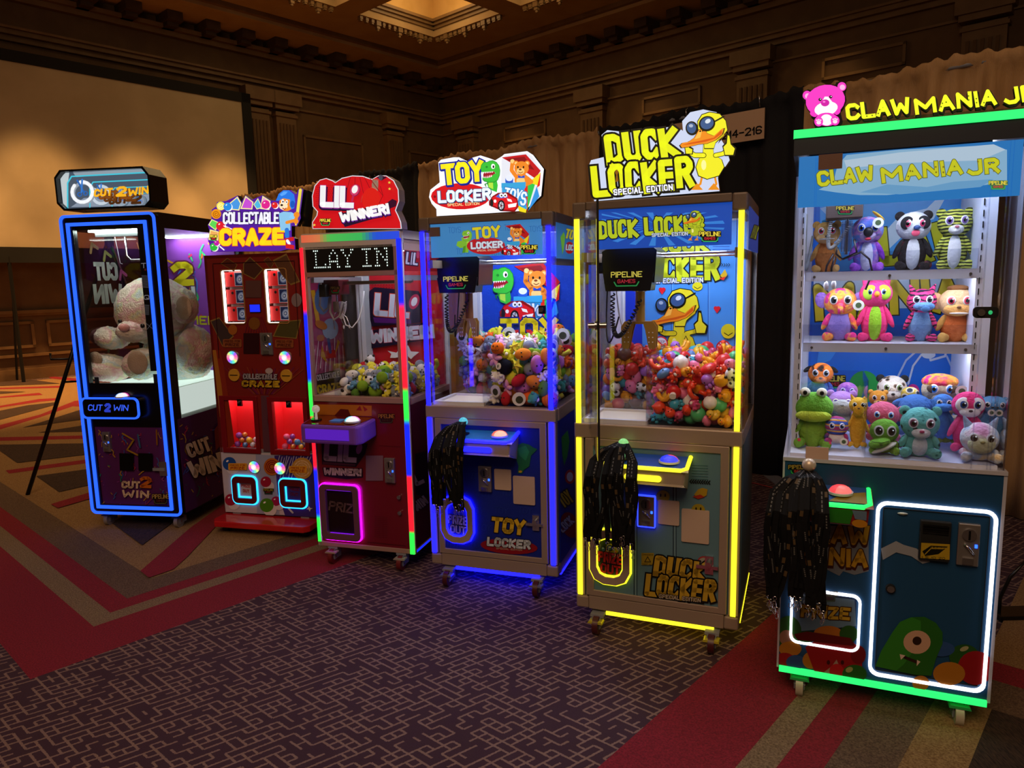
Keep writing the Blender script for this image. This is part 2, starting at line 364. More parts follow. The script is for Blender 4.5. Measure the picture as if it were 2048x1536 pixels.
for i, j in cof:
    a, b = P0+PI_*i, P0+PI_*j; mb = MB(TR)
    for s0, z0, z1 in ((-.02, 7.28, 7.34), (.05, 7.34, 7.39), (.12, 7.39, 7.45)):
        for (p, q, u, v) in ((a, a+OP, b, b+s0+.07), (a, a+OP, b+OP-s0-.07, b+OP), (a, a+s0+.07, b, b+OP), (a+OP-s0-.07, a+OP, b, b+OP)): mb.box(p, q, u, v, z0, z1, TRIMC)
    mb.box(a, a+OP, b-.06, b, 7.3, 8.4, COFC); mb.box(a, a+OP, b+OP, b+OP+.06, 7.3, 8.4, COFC); mb.box(a-.06, a, b, b+OP, 7.3, 8.4, COFC); mb.box(a+OP, a+OP+.06, b, b+OP, 7.3, 8.4, COFC)
    mb.box(a-.06, a+OP+.06, b-.06, b+OP+.06, 8.4, 8.46, COFC); o = mb.build('coffer', kind='structure')
    if i < 3 and j < 3:
        td = MB(); td.box(-.035, .035, -.05, .05, -.07, 0, TRIMC); td.box(-.025, .025, -.04, .04, -.1, -.07, TRIMC)
        pd = MB(); pd.box(-.06, .06, -.06, .06, -.1, 0, TRIMC); pd.box(-.04, .04, -.04, .04, -.16, -.1, TRIMC); pd.ell((0, 0, -.18), .035, TRIMC, seg=8, rings=6)
        if ci == 0: dm = td.build('dentil', o); pm_ = pd.build('pendant', o)
        for side in (0, 1):
            if side == 0 and j > 0 or side == 1 and i > 0: continue
            for k in range(14):
                p = .06+k*.148
                pos = RP(a+p, b-.08, 7.14) if side == 0 else RP(a-.08, b+p, 7.14)
                src = pm_ if k % 4 == 2 else dm
                if ci == 0 and side == 0 and k in (0, 2): q = (dm if k == 0 else pm_)
                else:
                    q = src.copy(); C.objects.link(q)
                q.parent = o; q.location = pos; q.rotation_euler = (0, 0, atan2(EA.y, EA.x))
        ci += 1

# ------------------------------------------------------------ carpet
def carpet(name, c1, c2, streak=False):
    m = noisy(name, c1, c2, 150 if not streak else 60, .95, .9, 400, lo=.3, hi=.7, stretch=(1, 1, 1) if not streak else (6, .7, 1)); return m
RED = carpet('carpet_red', '780e1e', 'b02236'); TAN = carpet('carpet_tan', '6c5638', 'b0946e'); BRN = carpet('carpet_brown', '50392c', '8c7054')
BEI = carpet('carpet_beige', '825c32', 'be9862'); DRK = carpet('carpet_dark', '1c1014', '6a4e3c', True)
def maze_material():
    m = bpy.data.materials.new('carpet_maze'); m.use_nodes = True; N, L = nm(m); b = N['Principled BSDF']; b.inputs['Roughness'].default_value = .95
    tc = N.new('ShaderNodeTexCoord'); mp = N.new('ShaderNodeMapping'); mp.inputs['Rotation'].default_value = (0, 0, R(47.7)+pi/2); mp.inputs['Scale'].default_value = (1/.041, 1/.032, 1)
    nz = N.new('ShaderNodeTexNoise'); nz.inputs['Scale'].default_value = 140; L.new(tc.outputs['Object'], nz.inputs['Vector'])
    L.new(tc.outputs['Object'], mp.inputs[0]); sp = N.new('ShaderNodeSeparateXYZ'); L.new(mp.outputs[0], sp.inputs[0])
    def M(op, a, bb=None, c=None):
        n = N.new('ShaderNodeMath'); n.operation = op
        for k, x in enumerate((a, bb, c)):
            if x is None: continue
            if isinstance(x, (int, float)): n.inputs[k].default_value = x
            else: L.new(x, n.inputs[k])
        return n.outputs[0]
    wob = M('MULTIPLY', M('SUBTRACT', nz.outputs['Fac'], .5), .22)
    x = M('ADD', sp.outputs[0], wob); y = M('ADD', sp.outputs[1], wob)
    fx, fy = M('FLOOR', x), M('FLOOR', y); rx, ry = M('ROUND', x), M('ROUND', y); u, v = M('FRACT', x), M('FRACT', y)
    def hsh(a, bb, s):
        cb = N.new('ShaderNodeCombineXYZ'); L.new(a, cb.inputs[0]); L.new(bb, cb.inputs[1]); cb.inputs[2].default_value = s
        w = N.new('ShaderNodeTexWhiteNoise'); L.new(cb.outputs[0], w.inputs['Vector']); return w.outputs['Value']
    W = .12
    hz = M('MULTIPLY', M('LESS_THAN', M('ABSOLUTE', M('SUBTRACT', v, .5)), W), M('GREATER_THAN', hsh(rx, fy, 1.3), .30))
    vt = M('MULTIPLY', M('LESS_THAN', M('ABSOLUTE', M('SUBTRACT', u, .5)), W), M('GREATER_THAN', hsh(fx, ry, 7.7), .40))
    ln = M('MAXIMUM', hz, vt)
    n2 = N.new('ShaderNodeTexNoise'); n2.inputs['Scale'].default_value = 420; L.new(tc.outputs['Object'], n2.inputs['Vector'])
    ln = M('MULTIPLY', ln, M('MULTIPLY_ADD', n2.outputs['Fac'], .9, .5))
    mx = N.new('ShaderNodeMix'); mx.data_type = 'RGBA'; L.new(ln, mx.inputs[0]); mx.inputs[6].default_value = hx('3c222c')+(1,); mx.inputs[7].default_value = hx('866c5e')+(1,)
    mx.clamp_factor = True
    L.new(mx.outputs[2], b.inputs['Base Color'])
    bp = N.new('ShaderNodeBump'); bp.inputs['Strength'].default_value = .4; bp.inputs['Distance'].default_value = .004; L.new(n2.outputs['Fac'], bp.inputs['Height']); L.new(bp.outputs[0], b.inputs['Normal'])
    return m
MAZE = maze_material()
mb = MB(); mb.add([(-22, -3, 0), (16, -3, 0), (16, 26, 0), (-22, 26, 0)], [(0, 1, 2, 3)], MAZE); flo = mb.build('floor', kind='structure')
fz = [.0]
def zone(name, m, pts):
    fz[0] += .0004; q = [(p[0], p[1], fz[0]) for p in pts]; n = len(q)
    a = sum(q[i][0]*q[(i+1) % n][1]-q[(i+1) % n][0]*q[i][1] for i in range(n))
    if a < 0: q = q[::-1]
    mb = MB(); mb.add(q, [list(range(n))], m); return mb.build(name, flo)
def quadz(m, ax, ay, far=11):           # nested squares: a quarter-plane with its corner at (ax, ay)
    A = V((ax, ay, 0)); r = -EA*far; l = -EB*far
    zone('carpet_field', m, [A, A+r, A+r+l, A+l])
for m, y in ((RED, 2.79), (TAN, 3.25), (RED, 3.395), (BRN, 3.555), (BEI, 3.815)): quadz(m, -2.035, y)
def cz(sc_, ox, oy, s): return [FL(ox+float(p.split(',')[0])/sc_, oy+float(p.split(',')[1])/sc_)[:2] for p in s.split()]
for m, s in ((RED, '0,715 440,600 820,450 880,445 980,480 980,520 800,510 440,630 0,765'), (RED, '-60,850 0,850 1000,829 1000,864 0,890 -60,892'), (RED, '60,1215 945,1095 1100,1070 1100,1110 950,1135 100,1250'),
    (RED, '-60,513 0,505 430,430 660,418 655,440 440,460 0,525 -60,538'), (RED, '-60,410 0,405 430,362 470,385 0,418'), (RED, '-60,308 0,308 680,285 685,305 0,322'), (RED, '500,175 1000,220 1000,250 560,205'),
    (DRK, '-60,570 0,560 300,500 620,465 610,495 0,660 -60,680'), (DRK, '440,690 880,550 1000,515 1000,645 890,660 250,745'), (DRK, '420,800 890,725 1000,710 1000,787 900,790'),
    (DRK, '-60,935 0,935 920,920 1040,915 1040,1030 940,1045 190,1135 0,1000'), (DRK, '400,1280 955,1205 1100,1190 1100,1340 980,1380 650,1455'), (DRK, '0,240 280,210 660,262 0,288'), (DRK, '0,347 290,352 0,375')):
    zone('carpet_stripe', m, cz(5.486, 0, 720, s))
zone('carpet_stripe', RED, cz(4.452, 180, 960, '450,820 525,880 745,805 870,690 1200,340 1300,230 1300,150 1180,230 900,430'))
zone('carpet_stripe', RED, cz(2.844, 0, 560, '290,1280 505,1215 560,1200 560,1230 510,1250 330,1303'))
zone('carpet_stripe', DRK, cz(4.452, 180, 960, '190,390 465,590 720,400 760,340 300,330'))
# right-hand bands, parallel to the left wall
def band(name, m, p0, p1, n0=2.2, n1=7):
    d = -EA
    zone(name, m, [V(p0+(0,))-d*n0, V(p0+(0,))+d*n1, V(p1+(0,))+d*n1, V(p1+(0,))-d*n0])
T0 = (.261, 2.162); cB = [V(p+(0,)).dot(EB)-V(T0+(0,)).dot(EB) for p in (T0, (.712, 2.15), (.842, 2.143), (.995, 2.137), (1.23, 2.129), (1.454, 2.121))]
O0 = V(T0+(0,))
for m, i in ((RED, 0), (TAN, 1), (RED, 2), (BRN, 3), (BEI, 4), (DRK, 5)):
    a = O0+EB*cB[i]; e = 1.17 if i == 5 else 1.75; zone('carpet_band', m, [a+EA*2.2, a-EA*e, a-EA*e+EB*4, a+EA*2.2+EB*4])
for m, t0, t1 in ((BRN, 1.17, 1.396), (RED, 1.396, 1.555), (BEI, 1.555, 5)):
    a = O0+EB*.83; zone('carpet_band', m, [a-EA*t0, a-EA*t0+EB*4, a+EB*4-EA*t1, a-EA*t1])

# ------------------------------------------------------------ projection screen and its stand
mb = MB(TR); SCR = noisy('screen_cloth', 'b8a888', 'c2b292', 1.5, .8)
a0, a1, z0, z1, b0 = 6.02, 15.5, 2.2, 5.68, .42
sct = tag(mb.box(a0+.15, a1-.15, b0, b0+.02, z0+.15, z1-.17, SCR).build('projection_screen'), 'huge blank cream projection screen with a wide black border on the far wall', 'screen')
mb = MB(TR); mb.box(a0, a1, b0, b0+.05, z1-.19, z1, MATT).box(a0, a1, b0, b0+.05, z0-.1, z0+.17, MATT).box(a0, a0+.2, b0, b0+.05, z0, z1, MATT).box(a1-.2, a1, b0, b0+.05, z0, z1, MATT).build('frame', sct)
for a in (a0+.3, a1-.3, (a0+a1)/2):
    mb = MB(TR); mb.tube([(a, b0+.03, 0), (a, b0+.03, z0)], .03, MATT, 4).tube([(a, b0-.38, .02), (a, b0+.03, 1.6)], .02, MATT, 4).build('leg', sct)
t = thing('tripod_stand', 'thin black tripod stand on the striped carpet behind the blue-outlined cabinet', 'stand', (-3.3, 5.95, 0))
f = V((-3.867, 5.529, 0))-V((-3.3, 5.95, 0)); top = V((.0, .1, 2.02))
for q in (f, V((.62, -.1, 0)), V((-.05, .95, 0))): MB().tube([q, top], .016, BLACK, 8).build('leg', t)
mid = f.lerp(top, .5); MB().tube([f.lerp(top, .43), V((.62, -.1, 0)).lerp(top, .43)], .008, BLACK).build('brace', t)
m2 = f.lerp(top, .52); MB().tube([m2+V((-.16, .0, .05)), m2+V((-.16, .0, .0)), m2+V((.02, 0, 0))], .009, BLACK, 6).build('lock_clip', t)
MB().cyl(top-V((0, 0, .08)), top+V((0, 0, .05)), .035, BLACK).build('hub', t)

# ------------------------------------------------------------ pipe-and-drape wall
D0 = V((2.1, 5.5, 0)); DH = 2.9
TANC = noisy('tan_drape', 'a88254', 'b89264', 3, .9, .4, 60, stretch=(4, 4, .6)); BLKC = noisy('black_drape', '07070b', '0c0c12', 3, .9, .3, 60)
def drape(s0, s1, m, label, seed, amp=.03):
    r = random.Random(seed); n = int((s1-s0)/.018); ph = [r.uniform(0, 6) for _ in range(4)]; zs = [0.01, .4, .9, 1.4, 1.9, 2.3, 2.6, 2.75, 2.84, 2.87, 2.9, 2.92]; vs = []; fs = []
    for i in range(n+1):
        s = s0+(s1-s0)*i/n
        for z in zs:
            k = 1 if z < 2.7 else max(.15, (2.92-z)/.22)
            w = amp*k*(sin(s*21+ph[0]+.3*sin(z*2+s*3))+.6*sin(s*37+ph[1]+z*.4)+.35*sin(s*58+ph[2]))
            if z > 2.85: w = .008*sin(s*60+ph[3])+.032
            zz = z+(.009*sin(s*70+ph[2])+.008*sin(s*43) if z > 2.86 else 0)+(.02*sin(s*6+ph[3]) if z > 2.5 else 0)
            p = D0+EB*s+EA*w; vs.append((p.x, p.y, zz))
    k = len(zs)
    for i in range(n):
        for j in range(k-1): fs.append((i*k+j, (i+1)*k+j, (i+1)*k+j+1, i*k+j+1))
    mb = MB(); mb.add(vs, fs, m, True); o = mb.build('drape'); sd = o.modifiers.new('s', 'SOLIDIFY'); sd.thickness = .006
    return tag(o, label, 'drape', 'pipe and drape backdrop')
drape(.094, 3.6, TANC, 'tan gathered drape behind the big cabinet full of large plush animals', 1)
drape(-1.70, .094, BLKC, 'black drape hanging between the two tan drapes, under the number sign', 2, .02)
drape(-4.15, -1.71, TANC, 'tan drape rising behind the dinosaur sign, right of the far black drape', 3)
drape(-6.0, -4.16, BLKC, 'black drape directly behind the red balloon-shaped sign', 4, .02)
drape(-8.3, -6.02, TANC, 'farthest tan drape, behind the baseball bat sign', 5)
for s in (-8.3, -6.0, -4.155, -1.705, .094, 3.6):
    p = D0+EB*s-EA*.05; u = tag(MB().cyl(p, p+V((0, 0, 2.88)), .022, GREYM).build('drape_upright'), 'slim metal upright carrying the backdrop drapes, mostly hidden by the cloth', 'pole', 'drape uprights')
    MB().box(p.x-.2, p.x+.2, p.y-.2, p.y+.2, 0, .008, GREYM).build('base_plate', u)
p0 = D0+EB*-8.3+V((0, 0, 2.88)); p1 = D0+EB*3.6+V((0, 0, 2.88))
tag(MB().cyl(p0, p1, .017, GREYM).build('crossbar'), 'long metal crossbar threaded through the top hems of the drapes', 'pole')
# booth number sign
bs = (D0+EB*-.55, D0+EB*-.16)
TS = Matrix.Translation(D0+EA*.09) @ Matrix(((EB.x, -EA.x, 0, 0), (EB.y, -EA.y, 0, 0), (0, 0, 1, 0), (0, 0, 0, 1)))
mb = MB(TS); CARD = mat('b99878', .7); mb.box(-.92, -.165, 0, .01, 2.6, 2.82, CARD); sg = tag(mb.build('booth_sign'), 'cream card hanging on the black drape, printed 214-216', 'sign')
mb = MB(TS); c = Cv(mb, lambda x, y: (x, y), 'F', 0, dim)
c.fn = lambda x, y: (x, -y); c.T('214-216', (-.50, -2.635), (-.18, -2.635), .062, '0c0a0a', t=.2); mb.build('lettering', sg)
for x in (-.2, -.8): MB(TS).tube([(x, -.005, 2.83), (x, -.02, 2.9), (x, .02, 2.94)], .003, CHROME, 6).build('hook', sg)
# red cable behind the cabinets, black stand foot at the right edge
pts = [FL(1470, 965), FL(1510, 968), FL(1560, 981), FL(1620, 1000), FL(1700, 1010)]
tag(MB().tube([p+V((0, 0, .006)) for p in pts], .005, mat('a03028', .5), 6).build('power_cable'), 'thin red cable on the carpet in the gap behind the yellow-lit cabinet', 'cable')
b = FL(2040, 1235); t = thing('floor_stand', 'black metal stand foot with a looped cable at the edge beyond the plush cabinet', 'stand', b)
MB().box(-.12, .3, -.05, .06, 0, .03, BLACK).build('base_bar', t, bev=.004)
MB().tube([(-.1, 0, .03), (-.1, 0, .1), (-.06, 0, .2), (0, 0, .27), (.05, 0, .2), (.1, 0, .08), (.16, 0, .03)], .008, BLACK).build('cable_loop', t)
MB().box(.02, .3, -.052, -.045, .008, .022, em('8030ff', 3)).build('purple_light', t)
# ------------------------------------------------------------ shared cabinet hardware
def caster(par, x, y, ped='c8c0b0', wheel='6a1c1c', z=.1):
    o = MB(); o.box(x-.03, x+.03, y-.03, y+.03, z-.012, z, GREYM); cs = o.build('caster', par)
    o = MB(); o.box(x-.019, x-.0155, y-.045, y+.028, .03, z-.012, GREYM).box(x+.0155, x+.019, y-.045, y+.028, .03, z-.012, GREYM); o.cyl((x-.02, y-.03, .042), (x+.02, y-.03, .042), .006, CHROME, n=8); o.build('fork', cs)
    o = MB(); o.cyl((x-.013, y-.03, .042), (x+.013, y-.03, .042), .042, mat(wheel, .4), n=28); o.cyl((x-.0138, y-.03, .042), (x+.0138, y-.03, .042), .02, GREYM, n=16); o.build('wheel', cs)
    o = MB(); P_ = mat(ped, .35, .5); o.prism([(x-.035, z-.03), (x+.035, z-.03), (x+.03, z-.02), (x-.03, z-.02)], y-.062, y-.02, P_); o.build('brake_pedal', cs, bev=.003)
def casters(par, w, d, x0=.09, yf=.03, **k):
    for x in (x0, w-x0):
        for y in (yf, d-.08): caster(par, x, y, **k)
def coinmech(par, x0, z0, x1, z1, y=0, glow=None):
    mb = MB(); mb.box(x0, x1, y-.014, y+.01, z0, z1, mat('9a9490', .3, .7)); o = mb.build('coin_mechanism', par, bev=.003)
    w, h = x1-x0, z1-z0; cx = (x0+x1)/2; mb = MB()
    mb.cyl((cx, y-.02, z1-h*.25), (cx, y-.013, z1-h*.25), w*.33, CHROME, n=20); mb.box(cx-.003, cx+.003, y-.022, y-.019, z1-h*.36, z1-h*.14, BLACK); mb.build('coin_slot', o)
    mb = MB(); mb.tube([(cx-w*.2, y-.018, z0+h*.52), (cx, y-.022, z0+h*.45), (cx+w*.25, y-.02, z0+h*.3)], .004, CHROME); mb.build('reject_lever', o)
    mb = MB(); mb.box(cx-w*.25, cx+w*.25, y-.022, y-.013, z0+h*.05, z0+h*.2, CHROME); mb.build('return_tray', o)
    mb = MB(); mb.box(x1-w*.22, x1-w*.1, y-.0165, y-.013, z0+h*.45, z0+h*.53, em('2050ff', 4)); mb.build('indicator', o)
    if glow:
        a = rrp(x0-.005, z0-.005, x1+.005, z1+.005, .006); b = rrp(x0, z0, x1, z1, .004); mb = MB(); mb.ring(a, b, y-.012, y-.002, em(glow, 4)); mb.build('light_border', o)
def dome(par, x, y, z, r, c1, c2, c3='ffffff', name='push_button'):
    mb = MB(); mb.cyl((x, y, z), (x, y, z+.008), r*1.15, mat('d0d0d8', .2), n=24); o = mb.build(name, par)
    mb = MB(); n = 20; zs = [(0.008, 1), (.014, .98), (.022, .8), (.028, .5), (.03, .0)]
    for k, (a0, a1, c) in enumerate(((0, 120, c1), (120, 240, c2), (240, 360, c3))):
        vs = [(x+r*q*cos(R(a0+(a1-a0)*i/8)), y+r*q*sin(R(a0+(a1-a0)*i/8)), z+h) for h, q in zs for i in range(9)]
        mb.add(vs, [(j*9+i, j*9+i+1, (j+1)*9+i+1, (j+1)*9+i) for j in range(4) for i in range(8)], em(c, .85), True)
    mb.build('lit_cap', o)
def joystick(par, x, y, z, m, h=.06, r=.024):
    mb = MB(); mb.cyl((x, y, z), (x, y, z+.006), .03, BLACK, n=20).cyl((x, y, z), (x, y, z+h), .008, m, .006).ell((x, y, z+h+r*.8), r, m); mb.build('joystick', par)
def casing(n, par, top, d, mt): pass
def gantry_pipe(mb, pts, r, m, n=8): mb.tube(pts, r, m, n)
def bez(p0, p1, p2, n=14): return [V(p0)*(1-t)**2+V(p1)*2*t*(1-t)+V(p2)*t*t for t in (k/n for k in range(n+1))]
def coil(p0, p1, p2, r, turns, n=160):
    pts = bez(p0, p1, p2, n); out = []
    for i, p in enumerate(pts):
        d = (pts[min(i+1, n)]-pts[max(i-1, 0)]).normalized(); a = V((0, 1, 0)); b = d.cross(a).normalized(); t = 2*pi*turns*i/n
        out.append(p+a*cos(t)*r+b*sin(t)*r)
    return out
def board(par, n, f, pts, d, front, side, name='lit_sign', y0=-.0, label=None):
    """a free-standing sign board: outline in photo units on the cabinet's front plane, real thickness d"""
    q = [f(*(float(t) for t in p.split(','))) for p in pts.split()] if isinstance(pts, str) else [f(*p) for p in pts]
    mb = MB(); mb.prism(q, y0, y0+d, front, side); return mb.build(name, par, label)

# ------------------------------------------------------------ drawings reused on several cabinets (unit boxes, y down)
def dino(c, ox, oy, s, full=False, g='3cc43c', d='1f8a2c', l='b8e84a'):
    X = lambda p: [(ox+a*s, oy+b*s) for a, b in p]
    if full:
        c.P(g, X([(-.5, 1.1), (-.1, 1.0), (.2, 1.2), (.1, 1.7), (-.2, 1.75), (-.6, 1.5)])); c.P(g, X([(-.1, .7), (.6, .6), (.7, 1.3), (.6, 2.2), (.2, 2.2), (.1, 1.6)])); c.P(l, X([(.4, .7), (.65, .7), (.7, 1.4), (.45, 1.4)])); c.P(d, X([(.1, 1.6), (.35, 1.5), (.3, 2.2), (.0, 2.25)]))
    else:
        c.P(g, X([(.35, .75), (.75, .75), (.85, 1.2), (.8, 1.55), (.4, 1.4), (.3, 1.1)])); c.P(l, X([(.35, .9), (.6, .95), (.62, 1.4), (.4, 1.3)])); c.S(d, .05*s, X([(.35, 1.1), (.2, 1.15), (.25, 1.25)]))
    up_ = [(0, .36), (.03, .2), (.12, .08), (.22, .04), (.3, .06), (.44, -.01), (.6, -.03), (.78, .06), (.9, .22), (.95, .45), (.93, .7), (.8, .85), (.76, .62), (.66, .5), (.4, .53), (.2, .56), (.04, .52)]
    lo_ = [(.1, .8), (.3, .84), (.5, .78), (.68, .62), (.85, .6), (.92, .72), (.84, .92), (.66, 1.03), (.4, 1.04), (.18, .98), (.1, .9)]
    for P_ in (up_, lo_): c.P(d, X([(.5+(a-.5)*1.05, .5+(b-.5)*1.06) for a, b in P_]))
    c.P('a01828', X([(.12, .55), (.66, .5), (.76, .64), (.5, .78), (.3, .84), (.12, .8)])); c.P('e85868', X([(.3, .8), (.45, .7), (.62, .68), (.5, .78)]))
    for P_ in (lo_, up_): c.P(g, X(P_))
    for k in range(6): c.P('ffffff', X([(.1+.09*k, .54-.005*k), (.18+.09*k, .53-.005*k), (.14+.09*k, .63-.01*k)]))
    for k in range(5): c.P('ffffff', X([(.14+.09*k, .83-.02*max(0, k-2)), (.2+.09*k, .83-.025*max(0, k-2)), (.17+.09*k, .74-.02*k)]))
    c.E('ffffff', ox+.62*s, oy+.25*s, .1*s, .13*s); c.E('101010', ox+.64*s, oy+.27*s, .045*s, .07*s); c.E(d, ox+.3*s, oy+.28*s, .06*s, .05*s)
def teddy(c, ox, oy, s, o='f08a28', d='8a4210', l='ffd080', arm=True):
    c.E(o, ox+.45*s, oy+1.15*s, .42*s, .45*s); c.E(l, ox+.4*s, oy+1.2*s, .26*s, .3*s)
    if arm: c.S(o, .24*s, [(ox+.15*s, oy+.95*s), (ox-.15*s, oy+.55*s), (ox-.1*s, oy+.05*s)]); c.E(l, ox-.1*s, oy+.0*s, .13*s); c.S(o, .26*s, [(ox+.75*s, oy+1.0*s), (ox+1.05*s, oy+1.25*s), (ox+.6*s, oy+1.45*s)])
    for e in (.12, .8): c.E(o, ox+e*s, oy+.12*s, .16*s); c.E(l, ox+e*s, oy+.12*s, .09*s)
    c.E(o, ox+.46*s, oy+.42*s, .44*s, .42*s); c.E(l, ox+.4*s, oy+.6*s, .24*s, .19*s); c.E(d, ox+.38*s, oy+.5*s, .09*s, .06*s)
    for e in (.24, .58): c.E('101010', ox+e*s, oy+.36*s, .05*s, .07*s)
    c.S(d, .04*s, [(ox+.28*s, oy+.66*s), (ox+.4*s, oy+.72*s), (ox+.54*s, oy+.65*s)]); c.P('2850c8', [(ox+.25*s, oy+.85*s), (ox+.25*s, oy+1.02*s), (ox+.65*s, oy+.85*s), (ox+.65*s, oy+1.02*s)])
def racer(c, ox, oy, s, r='e01c24', d='8c0c14'):
    X = lambda p: [(ox+a*s, oy+b*s) for a, b in p]
    c.P(d, X([(-.03, .32), (.1, .12), (.3, .0), (.66, -.02), (1, .2), (1.04, .5), (.9, .68), (.45, .66), (-.02, .45)]))
    c.P(r, X([(0, .32), (.12, .15), (.32, .06), (.62, .05), (.96, .24), (1, .48), (.88, .62), (.5, .6), (.02, .42)])); c.P('4a6ad8', X([(.22, .14), (.34, .04), (.6, .03), (.66, .16), (.4, .2)]))
    c.E('ffffff', ox+.42*s, oy+.09*s, .07*s, .08*s); c.E('ffffff', ox+.56*s, oy+.09*s, .07*s, .08*s); c.E('101010', ox+.43*s, oy+.1*s, .03*s); c.E('101010', ox+.56*s, oy+.1*s, .03*s)
    c.E('181820', ox+.42*s, oy+.46*s, .13*s, .2*s); c.E('c8ccd8', ox+.42*s, oy+.46*s, .085*s, .14*s); c.E('d01820', ox+.42*s, oy+.46*s, .03*s, .04*s)
    for k in range(5): a = 2*pi*k/5; c.S('181820', .02*s, [(ox+.42*s, oy+.46*s), (ox+(.42+.08*cos(a))*s, oy+(.46+.13*sin(a))*s)])
    c.P('ffffff', X([(.66, .42), (.98, .36), (.94, .5), (.68, .54)])); c.P('ffffff', X([(.62, .2), (.78, .24), (.82, .34), (.66, .3)])); c.E('202020', ox+.08*s, oy+.36*s, .06*s, .14*s); c.E('ffffff', ox+.2*s, oy+.3*s, .05*s, .06*s)
def toybox(c, x, y, s):
    X = lambda p: [(x+a*s, y+b*s) for a, b in p]
    c.P('c41820', X([(0, .08), (.62, 0), (1, .42), (.86, .62), (.38, .3)])); c.P('8a1018', X([(.1, .12), (.58, .06), (.84, .4), (.4, .3)]))
    c.P('3aa8e0', X([(0, .75), (.66, .72), (.64, 1.42), (.02, 1.2)])); c.P('30c850', X([(.66, .72), (.9, .62), (.66, 1.42)])); c.P('e8281c', X([(.58, .9), (.67, .74), (.66, 1.5)]))
    c.P('f4e020', X([(.7, .72), (1, .46), (.92, .8)])); c.P('e8281c', X([(1, .46), (.98, .8), (.9, .86)])); c.P('3898e8', X([(.9, .82), (.97, 1.08), (.68, 1.45)])); c.P('f4e020', X([(.4, 1.3), (.64, 1.42), (.62, 1.5), (.45, 1.46)]))
    teddy(c, x+.32*s, y+.18*s, s*.42); c.P('3aa8e0', X([(0, .74), (.62, .71), (.62, .86), (.0, .86)]))
    c.T('TOYS', (x+.04*s, y+1.18*s), (x+.6*s, y+1.3*s), .36*s, 'e8f6ff', t=.16, out='2a80c8', ow=.04, jit=.08)
    c.B('2a60d0', x+.1*s, y+.6*s, x+.3*s, y+.74*s, .03*s); c.E('e8f0ff', x+.2*s, y+.62*s, .09*s, .07*s)
def duck(c, ox, oy, s, Y='f4ec20', D='141400', body=True, L='c8b410'):
    X = lambda p: [(ox+a*s, oy+b*s) for a, b in p]; lw = .02*s
    if body:
        for q in ([(.38, 1.52), (.34, 1.7), (.2, 1.8)], [(.68, 1.5), (.72, 1.7), (.62, 1.82)]): c.S('e8901c', .05*s, X(q))
        for dx in (.2, .6): c.P('e8901c', X([(dx-.08, 1.84), (dx+.06, 1.68), (dx+.2, 1.84)]))
        bd = [(.42, .7), (.62, .72), (.66, 1.0), (.84, 1.12), (.9, 1.3), (.78, 1.5), (.5, 1.58), (.3, 1.5), (.24, 1.3), (.3, 1.12), (.4, 1.0)]
        c.P(D, X([(a+(a-.56)*.06, b+(b-1.1)*.04) for a, b in bd])); c.P(Y, X(bd)); c.E('fbf8a0', ox+.42*s, oy+1.25*s, .06*s, .12*s)
        c.S(D, .13*s, X([(.42, 1.02), (.2, 1.02), (.08, .94)])); c.S(Y, .1*s, X([(.42, 1.02), (.2, 1.02), (.08, .94)])); c.P(D, X([(-.04, .82), (.02, .72), (.06, .68), (.09, .8), (.18, .86), (.16, 1.0), (-.02, 1.0)])); c.P(Y, X([(-.02, .84), (.04, .74), (.07, .84), (.15, .88), (.14, .98), (0, .98)]))
        c.S(D, .12*s, X([(.7, 1.02), (.88, .98), (.98, .9)])); c.S(Y, .09*s, X([(.7, 1.02), (.88, .98), (.98, .9)])); c.P(D, X([(.86, .8), (.94, .72), (.96, .5), (1.04, .5), (1.08, .74), (1.2, .84), (1.16, 1.04), (.92, 1.04)])); c.P(Y, X([(.89, .82), (.97, .74), (.99, .54), (1.03, .56), (1.06, .76), (1.16, .86), (1.12, 1.01), (.93, 1.01)]))
    hd = [(.28, .22), (.38, .06), (.56, 0), (.8, .04), (.94, .2), (.98, .42), (.86, .58), (.7, .72), (.66, .85), (.44, .85), (.42, .6), (.3, .5)]
    c.P(D, X([(a+(a-.62)*.05, b+(b-.4)*.05) for a, b in hd])); c.P(Y, X(hd)); c.P(L, X([(.84, .5), (.94, .36), (.9, .56), (.72, .7)]))
    bk = [(.3, .42), (.44, .38), (.5, .5), (.66, .56), (.84, .4), (.9, .38), (.86, .52), (.7, .66), (.5, .74), (.3, .76), (.06, .82), (-.1, .84), (-.14, .78), (-.08, .72), (.06, .7), (.2, .6)]
    c.P(D, X([(a+(a-.4)*.05, b+(b-.6)*.06) for a, b in bk])); c.P('f09020', X(bk)); c.P('d85a10', X([(.84, .42), (.86, .5), (.68, .63), (.46, .7), (.1, .76), (-.1, .78), (.1, .72), (.4, .66), (.66, .6)])); c.P('ffc050', X([(.3, .46), (.38, .44), (.34, .6), (.2, .64)]))
    c.E(D, ox+.14*s, oy+.38*s, .15*s, .17*s, -10); c.E('3a5a8c', ox+.13*s, oy+.37*s, .11*s, .13*s, -10); c.E(D, ox+.5*s, oy+.27*s, .2*s, .18*s, -25); c.E('3a5a8c', ox+.5*s, oy+.26*s, .16*s, .14*s, -25); c.E('d8e4f0', ox+.52*s, oy+.21*s, .07*s, .05*s, -30); c.E('a8b8d0', ox+.12*s, oy+.32*s, .05*s, .04*s)
    c.S(D, .035*s, X([(.68, .22), (.9, .1)])); c.E(D, ox+.34*s, oy+.45*s, .025*s, .018*s, -30); c.E(D, ox+.4*s, oy+.44*s, .02*s, .016*s, -30)
